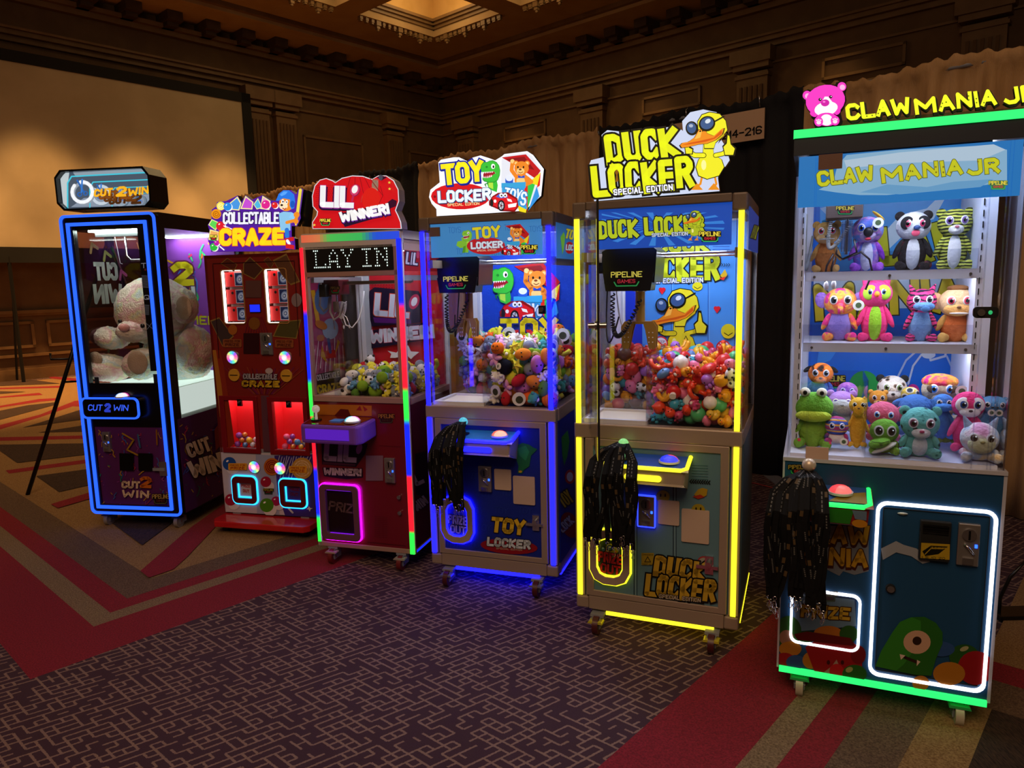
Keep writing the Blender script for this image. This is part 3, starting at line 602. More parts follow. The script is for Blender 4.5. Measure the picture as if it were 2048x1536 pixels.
def confetti(c, x0, y0, x1, y1, n, seed, cols, w):
    r = random.Random(seed)
    for k in range(n):
        x, y = r.uniform(x0, x1), r.uniform(y0, y1); col = r.choice(cols); t = r.random()
        if t < .35:
            q = [(x, y)]
            for j in range(4): q.append((q[-1][0]+w*r.uniform(-2, 2), q[-1][1]+w*r.uniform(1, 2.2)))
            c.S(col, w*r.uniform(.5, .9), [(min(max(a, x0), x1), min(max(b, y0), y1)) for a, b in q])
        elif t < .6: c.E(col, x, y, w*.4)
        else: a = r.uniform(0, pi); L = w*r.uniform(1, 2.4); c.S(col, w*.6, [(x, y), (min(max(x+L*cos(a), x0), x1), min(max(y+L*sin(a), y0), y1))])

# ------------------------------------------------------------ the two tall aluminium-framed lockers
def locker(n, label, neon, w, nm_, strips):
    d = .7; H = 1.92; par = machine(n, 'claw_machine', label, 'claw machine'); NE = em(neon, strips[0]); mb = MB()
    # lower body, panels and frame
    lower = {4: '16288c', 5: '5a7e8c'}[n]; LP = dim(lower)
    mb.box(.02, w-.02, .02, d-.02, .1, .9, LP); body = mb.build('lower_body', par)
    for x0, x1, y0, y1 in ((0, .06, 0, .06), (w-.06, w, 0, .06), (0, .06, d-.06, d), (w-.06, w, d-.06, d)):
        MB().box(x0, x1, y0, y1, .1, .16, ALU).build('corner_cap', par, bev=.008); MB().box(x0, x1, y0, y1, 1.85, H, ALUD).build('corner_cap', par, bev=.008)
    mb = MB(); mb.box(.0, w, -.003, .05, .9, .967, ALU).box(.0, w, d-.05, d, .9, .967, ALU).box(w-.05, w+.003, .05, d-.05, .9, .967, ALU).box(-.003, .05, .05, d-.05, .9, .967, ALU); mb.build('belt_rail', par, bev=.006)
    mb = MB(); mb.box(.06, w-.06, 0, .05, .1, .165, ALU).box(w-.05, w, .06, d-.06, .1, .165, ALU).box(0, .05, .06, d-.06, .1, .165, ALU).box(.06, w-.06, d-.05, d, .1, .165, ALU); mb.build('bottom_rail', par, bev=.004)
    mb = MB(); mb.box(.06, w-.06, 0, .04, 1.885, H, ALUD).box(w-.04, w, .06, d-.06, 1.87, H, ALUD).box(0, .04, .06, d-.06, 1.87, H, ALUD).box(.02, w-.02, .04, d-.02, 1.895, 1.905, ALUD).box(.06, w-.06, d-.04, d, 1.87, H, ALUD); mb.build('top_rail', par, bev=.005)
    for i, (x0, z0, z1) in enumerate(((.008, .165, .9), (w-.036, .165, .9), (.008, .967, 1.85), (w-.036, .967, 1.85))):
        mb = MB(); mb.box(x0-.006, x0+.034, .001, .035, z0, z1, ALU if z1 < 1 else CLEAR); o = mb.build('corner_post', par); mb = MB(); mb.box(x0+.002, x0+.024, -.006, .001, z0, z1, NE); mb.build('light_strip', o)
    for y0 in (.004,):
        mb = MB(); mb.box(w-.012, w-.001, d-.034, d-.0, .165, 1.86, WHT); mb.build('rear_post', par); mb = MB(); mb.box(.0, .03, d-.04, d-.02, .96, 1.86, WHT); mb.build('rear_post', par); mb = MB(); mb.box(.03, .06, d-.07, d-.02, .96, 1.86, WHT).box(w-.05, w-.03, d-.05, d-.02, .96, 1.86, WHT); mb.build('inner_column', par)
    # door frame below
    o_ = [(.05, .167), (w-.05, .167), (w-.05, .9), (.05, .9)]; i_ = [(.085, .195), (w-.085, .195), (w-.085, .868), (.085, .868)]
    mb = MB(); mb.ring(o_, i_, -.004, .02, ALU); fr = mb.build('door_frame', par, bev=.003)
    mb = MB(); mb.box(.085, w-.085, .004, .02, .195, .868, LP); dp = mb.build('door_panel', par)
    # underglow strip
    mb = MB(); mb.box(.14, w-.1, .0, .012, .082, .097, NE).box(w-.016, w-.004, .08, d-.1, .084, .097, NE).box(w-.004, w+.003, .08, d-.06, .1, .106, NE).box(.1, w-.1, .1, .14, .085, .089, em({4: '0404ff', 5: 'ffe020'}[n], {4: 16, 5: 1.2}[n])); mb.build('underglow_strip', par)
    mb = MB(); mb.box(.03, w-.03, .03, d-.03, .09, .1, ALUD); mb.build('base_plate', par)
    casters(par, w, d, x0=.105, yf=.0, z=.09, ped={4: '8a90b8', 5: 'e8e040'}[n], wheel='4a1818')
    # glass box with printed header
    MB().box(w-.004, w, .05, d-.05, .967, 1.87, GLASS).build('side_glass', par); MB().box(0, .004, .05, d-.05, .967, 1.87, GLASS).build('side_glass', par)
    if n == 4: mb = MB(); mb.box(.045, w-.05, .012, .016, .967, 1.88, GLASS); mb.build('front_glass', par)
    else: mb = MB(); mb.box(.13, w-.05, .012, .016, .967, 1.88, GLASS); mb.build('front_glass', par)
    mb = MB(); mb.box(.05, w-.05, d-.02, d-.005, .967, 1.87, mat('dde2ee', .5)); bk = mb.build('rear_panel', par)
    mb = MB(); mb.box(.05, .31, .03, .29, .955, .975, mat('f0e8d4', .5)).box(.04, .32, .02, .045, .96, .985, WHT).box(.04, .32, .275, .295, .96, .985, WHT).box(.04, .06, .045, .275, .96, .985, WHT); mb.build('prize_chute', par)
    mb = MB(); mb.box(.315, .319, .02, .3, .967, 1.27, CLEAR).box(.05, .315, .298, .302, .967, 1.29, CLEAR); mb.build('chute_divider', par)
    # lights
    mb = MB(); mb.box(.14, w-.14, .12, .42, 1.888, 1.893, em('dfe8ff', 20)); mb.build('inner_light', par)
    # console
    cx0, cx1, yf = .165, .51, -.13
    mb = MB(); q = [(cx0+.01, .73), (cx1-.01, .73), (cx1, .815), (cx0, .815)]
    mb.add([(cx0+.012, 0, .715), (cx1-.012, 0, .715), (cx1-.012, yf+.01, .745), (cx0+.012, yf+.01, .745), (cx0, 0, .842), (cx1, 0, .842), (cx1, yf, .815), (cx0, yf, .815)],
           [(3, 2, 1, 0), (4, 7, 6, 5)[::-1], (3, 7, 6, 2)[::-1], (0, 1, 5, 4), (2, 6, 5, 1)[::-1], (0, 4, 7, 3)[::-1]], mat('a89888', .45)); con = mb.build('control_console', par, bev=.01)
    mb = MB(); mb.tube([(cx0, .0, .845), (cx0, yf+.02, .822), (cx0+.02, yf, .818), (cx1-.02, yf, .818), (cx1, yf+.02, .822), (cx1, 0, .845)], .009, NE, 8); mb.build('light_edge', con)
    mb = MB(); mb.prism(rrp(cx0+.09, .762, cx1-.1, .788, .0125), yf+.0, yf+.008, NE); mb.build('light_slot', con)
    tz = lambda y: .8445-.027*(-y)/.13+.0
    mb = MB(); mb.add([(cx0+.01, -.004, tz(0)+.002), (cx1-.01, -.004, tz(0)+.002), (cx1-.01, yf+.01, tz(yf)+.003), (cx0+.01, yf+.01, tz(yf)+.003)], [(0, 3, 2, 1)], pr({4: '2a8ae0', 5: '2858c0'}[n])); mb.build('control_decal', con)
    dome(con, cx0+.265, -.06, tz(-.06), .038, *({4: ('ff6a5a', 'ff7a60', 'ffd0b0')}.get(n, ('ff4a6a', '3040ff', '4a50ff'))))
    joystick(con, cx0+.07, -.055, tz(-.05), mat({4: '58c8e0', 5: '90e088'}[n], .2, 0, .8), h=.045, r=.023)
    # coin unit, blank cards, latch
    coinmech(par, .29, .525, .36, .66, glow='2030ff' if n == 5 else None)
    for x0, z0, x1, z1 in ((.375, .54, .465, .648), (.475, .472, .59, .618)):
        mb = MB(); mb.prism(rrp(x0, z0, x1, z1, .006), -.004, .004, mat('c0a894', .6)); mb.build('blank_card', par)
    mb = MB(); mb.box(.575, .61, -.006, .004, .34, .42, CHROME).box(.54, .63, -.014, -.004, .365, .38, CHROME); mb.cyl((.592, -.03, .39), (.592, 0, .39), .012, CHROME); mb.build('latch', par)
    # prize opening
    def pill(x0, z0, x1, z1):
        w2 = (x1-x0); c = w2*.34; return [(x0+c, z0), (x1-c, z0), (x1-c*.35, z0+c*.3), (x1, z0+c), (x1, z1-c), (x1-c*.35, z1-c*.3), (x1-c, z1), (x0+c, z1), (x0+c*.35, z1-c*.3), (x0, z1-c), (x0, z0+c), (x0+c*.35, z0+c*.3)]
    x0, z0, x1, z1 = .072, .237, .252, .487
    mb = MB(); mb.ring(pill(x0, z0, x1, z1), pill(x0+.03, z0+.035, x1-.03, z1-.035), -.022, .0, mat('b09a88', .45)); po = mb.build('prize_opening', par, bev=.003)
    mb = MB(); mb.ring(pill(x0-.008, z0-.008, x1+.008, z1+.008), pill(x0, z0, x1, z1), -.008, -.001, NE); mb.build('light_ring', po)
    mb = MB(); mb.ring(pill(x0+.028, z0+.033, x1-.028, z1-.033), pill(x0+.034, z0+.04, x1-.034, z1-.04), -.018, -.002, NE); mb.build('light_ring', po)
    mb = MB(); mb.prism(pill(x0+.03, z0+.035, x1-.03, z1-.035), -.002, .001, dim({4: '2a3a9c', 5: '27352c'}[n])); c = Cv(mb, lambda x, y: (x, -y), 'F', -.002, dim)
    if n == 5: duck(c, .12, -.425, .08, Y='a8a020', body=False)
    tc = {4: 'b8b090', 5: 'b02028'}[n]; c.T('PRIZE', (x0+.035, -.335), (x1-.035, -.33), .05, tc, t=.22, out='101010', ow=.05); c.T('OUT', (x0+.045, -.285), (x1-.045, -.28), .045, tc, t=.22, out='101010', ow=.05); mb.build('prize_flap', po)
    # claw carriage
    k = 0; gy = .28; X = .025 if n == 4 else .095
    mb = MB(); mb.box(.03, .15, gy+.02, gy+.12, 1.62, 1.70, MATT); mb.prism([(X, 1.575), (X+.225, 1.575), (X+.235, 1.715), (X+.21, 1.735), (X+.03, 1.735), (X-.01, 1.715)], gy-.11, gy+.1, BLACK); mb.prism([(X+.01, 1.54), (X+.21, 1.54), (X+.225, 1.62), (X-.002, 1.62)], gy-.125, gy-.02, BLACK); cg = mb.build('claw_carriage', par, bev=.006)
    mb = MB(); c = Cv(mb, lambda x, y: (x, -y), 'F', gy-.126, lambda q: em(q, .6)); c.T('PIPELINE', (X+.035, -1.60), (X+.175, -1.60), .026, 'e8d858', t=.17); c.T('GAMES', (X+.065, -1.575), (X+.145, -1.575), .017, 'c83040', t=.16); c.S('2a9a50', .005, [(X+.05, -1.58), (X+.06, -1.563), (X+.15, -1.563), (X+.16, -1.58)]); mb.build('lettering', cg)
    mb = MB(); mb.cyl((X+.22, gy, 1.70), (w-.04, gy, 1.70), .006, CHROME).cyl((.03, gy+.12, 1.69), (w-.04, gy+.12, 1.69), .006, CHROME).box(.025, .05, .05, d-.06, 1.67, 1.71, ALUD).box(w-.05, w-.03, .05, d-.06, 1.67, 1.71, ALUD); mb.build('guide_rail', cg)
    cxx = X+(.125 if n == 4 else .14); cz = 1.54; ps = .55 if n == 4 else .86; gm = mat('b08a40', .35, .5)
    mb = MB(); mb.cyl((cxx, gy, cz-.14), (cxx, gy, cz+.01), .022, gm if n == 5 else mat('8a5a3a', .35, .6), n=20); mb.cyl((cxx, gy, cz-.005), (cxx, gy, cz+.005), .03, CHROME); mb.build('claw_shaft', cg)
    mb = MB(); zt = cz-.14; mb.box(cxx-.06*ps, cxx+.06*ps, gy-.03, gy+.03, zt-.012, zt, gm)
    for sx in (-1, 1):
        for sy in (-.035, .005):
            q = [(cxx+sx*.02, zt), (cxx+sx*.075, zt), (cxx+sx*.095, zt-.03), (cxx+sx*.09, zt-.15)]+[(cxx+sx*(.085-.008*j), zt-.15-(.012 if j % 2 else 0)) for j in range(5)]+[(cxx+sx*.035, zt-.05)]
            mb.prism([(cxx+(a_-cxx)*ps, zt+(b_-zt)*(.8 if n == 5 else .62)) for a_, b_ in q], gy+sy, gy+sy+.004, gm)
        for a in range(3):
            for b2 in range(2): mb.cyl((cxx+sx*(.055+.02*b2)*ps, gy-.037, zt-.05-.022*a), (cxx+sx*(.055+.02*b2)*ps, gy-.034, zt-.05-.022*a), .0025, WHT, n=8)
    mb.build('claw_plate', cg)
    mb = MB(); p0, p2 = V((X+.035, gy-.09, 1.53)), V((cxx+.01, gy-.045, 1.50)); pts = coil(p0, V((X+.02, gy-.12, 1.16)), p2, .0085, 34, 420); mb.tube(pts, .0035, BLACK, 5); mb.build('coiled_cord', cg)
    mb = MB(); mb.tube(bez((.06, gy+.1, 1.62), (.05, gy, 1.1), (X+.04, gy, 1.42)), .004, BLACK, 6).tube(bez((.09, gy+.12, 1.6), (.12, gy+.1, 1.15), (cxx, gy+.03, 1.5)), .004, WHT, 6); mb.build('cable', cg)
    return par, body, dp, bk

p4, b4, d4, k4 = locker(4, 'blue-lit claw cabinet with dinosaur and toy box sign, full of small plush', '0c0cff', .704, 'toy', (9,))
# marquee sign, photo crop A7
f7 = crop(Q, 4, 3.745, 830, 290)
sg = board(p4, 4, f7, '105,390 115,335 185,280 175,130 195,110 290,92 330,92 400,125 430,95 490,78 560,100 600,115 650,85 670,68 840,46 885,75 965,180 945,380 820,492 600,508 400,520 162,533 160,480 125,440', .035, em('f4f6ff', 1.0), BLACK, label='white backlit sign board with a black edge')
mb = MB(); c = Cv(mb, f7, 'F', 0, lambda q: em(q, .95), z0=.001)
c.P('e8ecf8', '650,110 680,75 838,58 880,85 950,185 930,375 815,480 640,490')
toybox(c, 650, 70, 292); c.E('ffffff', 345, 385, 232, 108, 0); c.E('d81820', 345, 385, 222, 98); c.E('8c1018', 152, 388, 10)
c.T('TOY', (215, 305), (520, 275), 165, 'f8ea20', t=.25, out='1c2a9c', ow=.05, shadow='141e80', so=(6, 8), jit=.03)
dino(c, 498, 125, 148); c.T('LOCKER', (180, 438), (575, 418), 95, 'e8f4ff', t=.26, out='2a4a78', ow=.03, jit=.04, shadow='1a2a50', so=(3, 5)); c.T('SPECIAL EDITION', (250, 462), (488, 450), 22, 'f8e8a0', t=.16, rd=True)
racer(c, 565, 360, 208); mb.build('printed_face', sg)
# header print
mb = MB(); hd = Cv(mb, f7, 'F', .018, lambda q: mat(q, .4, 0, .65), z0=.001, clip=(.06, .645, 1.72, 1.886)); mb.box(.06, .645, .018, .022, 1.72, 1.886, mat('4a98dc', .4, 0, .6))
for x, y in ((240, 630), (660, 610), (850, 620), (300, 790), (560, 800)): hd.T('TOYS', (x, y+30), (x+95, y+25), 45, '2f70b8', t=.08)
dino(hd, 345, 640, 75, True, g='8ccc3c', d='5aa02c'); hd.E('c82028', 525, 755, 145, 65); hd.T('TOY', (430, 708), (635, 690), 92, 'e8dc28', t=.25, out='3a60a8', ow=.04); toybox(hd, 668, 590, 182); hd.T('LOCKER', (415, 782), (655, 770), 55, 'e0eaf4', t=.26, out='40608c', ow=.03); hd.T('SPECIAL EDITION', (460, 798), (605, 792), 13, 'f0e0c0', t=.16); racer(hd, 645, 755, 130); logo(hd, 790, 750, 915, 818)
mb.build('header_print', p4); MB().box(.062, .115, .004, .014, 1.825, 1.87, mat('6a5040', .6)).build('blank_card', p4)
# lower door print
f8 = crop(Q, 4, 2.794, 830, 660, y=.004)
mb = MB(); c = Cv(mb, f8, 'F', .004, dim, clip=(.086, .618, .196, .867))
for i in range(5):
    for j in range(4): x, y = 170+135*j+(i % 2)*40, 830+95*i; c.T('TOY', (x, y), (x+80, y+8), 34, '223ca0', t=.08) if x < 600 else None
c.P('1f6a40', '560,650 600,630 640,640 660,655 685,665 650,700 640,760 610,780 600,800 575,800 580,760 560,700'); c.P('2a8a50', '575,660 620,645 640,680 620,730 585,700'); c.E('c89a20', 590, 790, 10, 6)
c.E('8c1420', 527, 1208, 160, 42, 4); c.T('TOY', (425, 1128), (610, 1148), 88, 'd8b42a', t=.27, out='14142c', ow=.04); c.T('LOCKER', (403, 1205), (645, 1225), 52, 'c8d4dc', t=.28, out='28282c', ow=.05); c.T('SPECIAL EDITION', (455, 1222), (600, 1233), 10, 'b8a890', t=.18)
mb.build('door_print', p4); logo_f = Cv
# rear wall print
f7b = crop(Q, 4, 3.745, 830, 290, y=.678); mb = MB(); mb.box(.075, .655, .674, .68, .98, 1.86, pr('1c48c8')); c = Cv(mb, f7b, 'F', .674, clip=(.075, .655, .98, 1.86))
for i in range(9):
    for j in range(6): x, y = 480+120*j, 640+95*i; c.T('TOYS', (x, y), (x+85, y+6), 48, '2a5ad8', t=.07, jit=.06)
toybox(c, 745, 880, 345); dino(c, 575, 925, 178); racer(c, 650, 1170, 250); c.E('c82028', 830, 1440, 220, 60); c.T('TOY', (648, 1455), (1080, 1450), 160, 'ecd81c', t=.26, out='1c2a8c', ow=.05); mb.build('rear_print', p4)
# right side print
s7 = crop(QS, 4, 3.745, 830, 290); mb = MB(); mb.box(.705, .708, .05, .64, 1.70, 1.868, mat('3a80c8', .4, 0, .3)); c = Cv(mb, s7, 'S', .708, lambda q: mat(q, .4, 0, .3), clip=(.05, .64, 1.70, 1.868)); c.E('c82028', 1150, 770, 34, 45); c.T('TO', (1112, 700), (1172, 715), 80, 'e8dc28', t=.25, out='3a60a8', ow=.04); c.T('LOC', (1120, 790), (1172, 795), 50, 'e0eaf4', t=.26, out='40608c', ow=.03); c.P('7ac43c', '1080,690 1105,650 1115,690 1105,780 1095,820 1088,760'); mb.build('side_header_print', p4)
s8 = crop(QS, 4, 2.794, 830, 660); mb = MB(); mb.box(.69, .706, .05, .65, .16, .9, dim('16288c')); c = Cv(mb, s8, 'S', .706, dim, clip=(.05, .65, .16, .9)); c.P('2a8a3c', '815,600 850,560 860,620 850,700 830,760 820,700'); c.E('b02028', 862, 820, 28, 40); c.E('c8d0e0', 862, 820, 18, 26); c.T('TOY', (832, 1000), (890, 960), 90, 'c8b028', t=.25, out='14142c', ow=.05); c.E('8c1420', 862, 1090, 48, 75, -20); c.T('LOCK', (825, 1135), (890, 1075), 55, 'c0c8d0', t=.26, out='28282c', ow=.04); mb.build('side_print', p4)

p5, b5, d5, k5 = locker(5, 'yellow-lit claw cabinet with a duck in sunglasses on its sign, full of rubber toys', 'fff02a', .716, 'duck', (1.6,))
g5 = crop(Q, 5, 3.0725, 1130, 200)
sg = board(p5, 5, g5, '148,400 160,370 240,350 225,215 260,185 400,200 560,170 690,165 725,190 720,130 770,75 850,58 930,75 965,110 975,180 940,270 960,245 990,290 1012,370 985,410 950,420 940,480 950,560 180,622 165,560', .035, em('ccd8f4', .95), BLACK, label='pale backlit sign board with a black edge')
mb = MB(); c = Cv(mb, g5, 'F', 0, lambda q: em(q, .95), z0=.001)
c.T('DUCK', (265, 402), (700, 350), 195, 'e4ec1c', t=.25, out='101008', ow=.05, jit=.03); c.T('LOCKER', (180, 600), (790, 545), 200, 'e4ec1c', t=.23, out='101008', ow=.05, jit=.04)
c.T('SPECIAL EDITION', (300, 588), (665, 555), 40, 'eef2ff', t=.24, out='101018', ow=.09); c.P('8c5a10', '312,432 322,428 330,445 324,460 330,500 310,505 316,462 308,448')
duck(c, 745, 78, 258, Y='f0ec28'); mb.build('printed_face', sg)
mb = MB(); mb.box(.11, .655, .018, .022, 1.72, 1.886, mat('2058cc', .4, 0, .6)); hd = Cv(mb, g5, 'F', .018, lambda q: mat(q, .4, 0, .75), z0=.001, clip=(.11, .655, 1.72, 1.886))
for k in range(22):
    a = R(-8+k*17); p = [(560+30*cos(a), 770+10*sin(a)), (560+420*cos(a-.05), 770+420*sin(a-.05)*.3), (560+420*cos(a+.05), 770+420*sin(a+.05)*.3)]
    hd.P('3a8ae8', [(min(max(x, 220), 985), min(max(y, 690), 895)) for x, y in p])
hd.T('DUCK LOCKER', (205, 858), (850, 818), 120, 'c0d028', t=.27, out='101830', ow=.04, jit=.03); hd.T('SPECIAL EDITION', (530, 842), (752, 832), 24, 'd8e4f8', t=.2, out='203060', ow=.06); duck(hd, 740, 678, 100, Y='b8c828'); logo(hd, 822, 808, 955, 872)
mb.build('header_print', p5)
g5b = crop(Q, 5, 3.0725, 1130, 200, y=.674); mb = MB(); mb.box(.075, .665, .674, .68, .98, 1.86, pr('4a94e4')); c = Cv(mb, g5b, 'F', .674, clip=(.075, .665, .98, 1.86))
c.B('1a3ac8', 320, 880, 475, 1700)
for x in (655, 880): c.S('2a68c0', 5, [(x, 880), (x, 1800)]); c.S('78b8f4', 4, [(x+6, 880), (x+6, 1800)])
for k in range(4): c.S('2a68c0', 5, [(910, 900+18*k), (1010, 900+18*k)])
c.T('DUCK', (560, 945), (880, 940), 120, 'ccd820', t=.25, out='0c1420', ow=.04); c.T('LOCKER', (430, 1120), (945, 1115), 175, 'ccd820', t=.24, out='0c1420', ow=.035, jit=.03); c.T('SPECIAL EDITION', (555, 1128), (850, 1122), 32, 'e4ecff', t=.22, out='203060', ow=.08)
c.E('e0d820', 815, 1145, 32, 26); c.S('302808', 4, '795,1148 815,1160 835,1148')
for x, y in ((598, 1170), (935, 1285)): c.E('e02030', x-9, y-6, 12); c.E('e02030', x+9, y-6, 12); c.P('e02030', [(x-20, y-2), (x+20, y-2), (x, y+25)])
duck(c, 560, 1160, 268, Y='e8dc28'); c.E('d8d020', 1005, 1420, 45); c.S('303008', 5, '980,1430 1005,1446 1030,1430')
for x, y in ((590, 1495), (975, 1520)): c.E('d02030', x, y, 45); c.E('e8eef8', x, y, 37); c.T('KEEP', (x-28, y-2), (x+28, y-2), 16, '141414', t=.16); c.T('OUT', (x-22, y+20), (x+22, y+20), 16, '141414', t=.16); c.S('d02030', 7, [(x-28, y-28), (x+28, y+28)])
c.B('e0d428', 720, 1430, 770, 1510, 4); c.P('181808', '745,1445 765,1485 725,1485'); c.P('e0d428', '745,1455 758,1480 732,1480')
for k in range(5): c.S('181808', 4, [(950+14*k, 1005), (958+14*k, 1013), (950+14*k, 1021)])
c.P('d8b020', '955,1080 985,1040 1000,1075 980,1100'); c.P('d83020', '945,1095 990,1085 975,1108'); mb.build('rear_print', p5)
h5 = crop(Q, 5, 2.4, 1130, 680, y=.004); mb = MB(); c = Cv(mb, h5, 'F', .004, dim, clip=(.086, .63, .196, .867))
for x in (332, 520): c.S('24303c', 4, [(x, 560), (x, 1280)]); c.S('24303c', 3, [(x+14, 560), (x+14, 1280)]); c.S('8aa8b0', 2, [(x+7, 560), (x+7, 1280)])
for k in range(6): c.S('44707c', 3, [(610, 600+13*k), (685, 603+13*k)])
for k in range(9): c.S('14140c', 5, [(608+11*k, 670+k*.6), (600+11*k, 678+k*.6), (608+11*k, 686+k*.6)])
c.B('a89a24', 598, 668, 705, 688) if False else None
for x, y in ((470, 750), (640, 815)): c.E('9a8a20', x, y, 33, 30); c.E('20180c', x-10, y-6, 4, 8); c.E('20180c', x+12, y-6, 4, 8)
c.P('a88a20', '620,740 640,715 660,708 685,715 680,745 655,755 635,752'); c.P('a03018', '612,750 650,740 672,752 640,762'); c.P('902018', '225,740 245,735 262,750 240,772')
c.B('a08c24', 368, 1020, 428, 1078); c.P('18180c', '398,1035 415,1065 381,1065'); c.P('a08c24', '398,1042 409,1061 387,1061'); c.T('DANGER', (372, 1031), (424, 1034), 8, '18180c', t=.15); c.T('KEEP OUT', (372, 1076), (424, 1079), 7, '18180c', t=.15)
c.E('a03030', 665, 1065, 30); c.E('989888', 665, 1065, 23); c.T('NO', (650, 1070), (680, 1072), 14, '141414', t=.18)
c.T('DUCK', (425, 1130), (670, 1165), 105, 'bc9a2c', t=.28, out='0c0c0a', ow=.05, jit=.03); c.T('LOCKER', (385, 1225), (715, 1262), 112, 'bc9a2c', t=.25, out='0c0c0a', ow=.05, jit=.04); c.T('SPECIAL EDITION', (452, 1235), (652, 1256), 20, 'c8b8a0', t=.2, out='14141c', ow=.1)
mb.build('door_print', p5)
t5 = crop(QS, 5, 3.0725, 1130, 200, x=.716); mb = MB(); mb.box(.717, .72, .05, .64, 1.70, 1.868, mat('1c50c0', .4, 0, .3)); c = Cv(mb, t5, 'S', .72, lambda q: mat(q, .4, 0, .3), clip=(.05, .64, 1.7, 1.868)); c.T('DUCK', (1128, 860), (1158, 870), 110, 'b8c828', t=.3, out='101830', ow=.04); mb.build('side_header_print', p5)
mb = MB(); mb.box(.70, .718, .05, .65, .16, .9, dim('4a6470')); mb.build('side_print', p5)
# open acrylic door of the yellow-lit cabinet, swung out towards the room
O5, ex5, ey5 = mframe(5); hz = .075; fe = V((.252, -.508)); u = (fe-V((hz, 0))).normalized(); L5 = (fe-V((hz, 0))).length
TD = MT(5) @ Matrix.Translation((hz, -.005, 0)) @ Matrix.Rotation(atan2(u.y, u.x), 4, 'Z')
mb = MB(Matrix.Translation((hz, -.005, 0)) @ Matrix.Rotation(atan2(u.y, u.x), 4, 'Z')); mb.box(0, L5, -.003, .003, .93, 1.87, GLASS); dr = mb.build('glass_door', p5)
mb = MB(mb.T); mb.box(L5-.003, L5+.002, -.004, .004, .93, 1.87, MATT); mb.build('edge_trim', dr)
mb = MB(mb.T); mb.cyl((L5-.03, -.035, 1.43), (L5-.03, .03, 1.43), .011, CHROME).cyl((L5-.03, -.012, 1.43), (L5-.03, .006, 1.43), .017, CHROME); mb.build('lock_barrel', dr)
mb = MB(mb.T); mb.box(-.005, .03, -.008, .008, 1.8, 1.86, CLEAR).box(-.005, .03, -.008, .008, .95, 1.0, CLEAR); mb.build('hinge', dr)
# lock on the blue cabinet's glass
mb = MB(); mb.box(.625, .66, .0, .012, 1.435, 1.475, BLACK).cyl((.64, -.012, 1.455), (.64, 0, 1.455), .012, CHROME); mb.build('glass_lock', p4)
# ------------------------------------------------------------ cabinet 1: string-cutting prize cabinet with blue outline
BLU = em('2458ff', 1.6); BLK2 = mat('06060a', .25); PURP = dim('542058')
p1 = machine(1, 'prize_cabinet', 'tall black prize cabinet outlined in blue neon with a giant pale teddy bear inside', 'prize cabinet')
W1, D1, H1 = .675, 1.0, 2.075
mb = MB(); mb.box(.0, W1, .03, D1, .1, .165, BLK2).box(.0, W1, .03, D1, .1, .74, BLK2); mb.build('lower_body', p1)
mb = MB(); mb.box(.02, W1-.02, .06, D1-.02, .74, .95, mat('dfe8e0', .5)).box(.03, W1-.03, .06, D1-.03, .95, .958, em('cfe8dc', 1.1)); mb.build('display_floor', p1)
mb = MB(); mb.box(0, W1, .03, D1, 1.98, H1, BLK2).box(0, .04, .03, .08, .74, 1.98, BLK2).box(W1-.04, W1, .03, .08, .74, 1.98, BLK2).box(0, .04, D1-.05, D1, .74, 1.98, BLK2).box(W1-.04, W1, D1-.05, D1, .74, 1.98, BLK2); mb.build('cabinet_frame', p1)
o_ = rrp(0, .098, W1, H1, .035); i_ = rrp(.085, .165, .6, 2.0, .004)
mb = MB(); mb.ring(o_, i_, 0, .035, BLK2); dfr = mb.build('front_door_frame', p1)
MB().ring(rrp(0, .098, W1, H1, .04), rrp(.016, .114, W1-.016, H1-.016, .026), -.01, .0, BLU).build('neon_outline', dfr)
MB().ring(rrp(.045, .137, .612, 2.026, .005), rrp(.066, .158, .592, 2.005, .003), -.01, .0, BLU).build('neon_outline', dfr)
mb = MB(); mb.box(.085, .6, .0, .03, .70, .99, BLK2).box(.085, .6, .005, .03, .165, .70, PURP); mb.build('control_panel', p1)
mb = MB(); mb.box(.085, .6, .012, .016, .99, 2.0, GLASS); fg = mb.build('front_glass', p1)
mb = MB(); mb.box(.535, .6, .008, .011, 1.07, 2.0, mat('040405', .4)).box(.12, .15, .008, .011, .99, 1.03, MATT).box(.55, .6, .008, .011, .99, 1.05, MATT); c = Cv(mb, crop(Q, 1, 3.839, 90, 310), 'F', .008, lambda q: mat(q, .5, 0, .25))
for y0, n_ in ((925, 11), (1150, 9)):
    for k in range(n_): c.S('8a8a90', 2.2, [(737, y0+9*k), (795, y0+4+9*k)])
c.T('T', (735, 870), (775, 868), 40, 'b0b0b8', t=.15); c.T('Q', (755, 1112), (800, 1110), 36, 'b0b0b8', t=.15); c.S('707078', 3, '770,1290 830,1340'); c.S('707078', 3, '780,1340 825,1280'); c.E('602020', 768, 880, 9); mb.build('printed_instructions', fg)
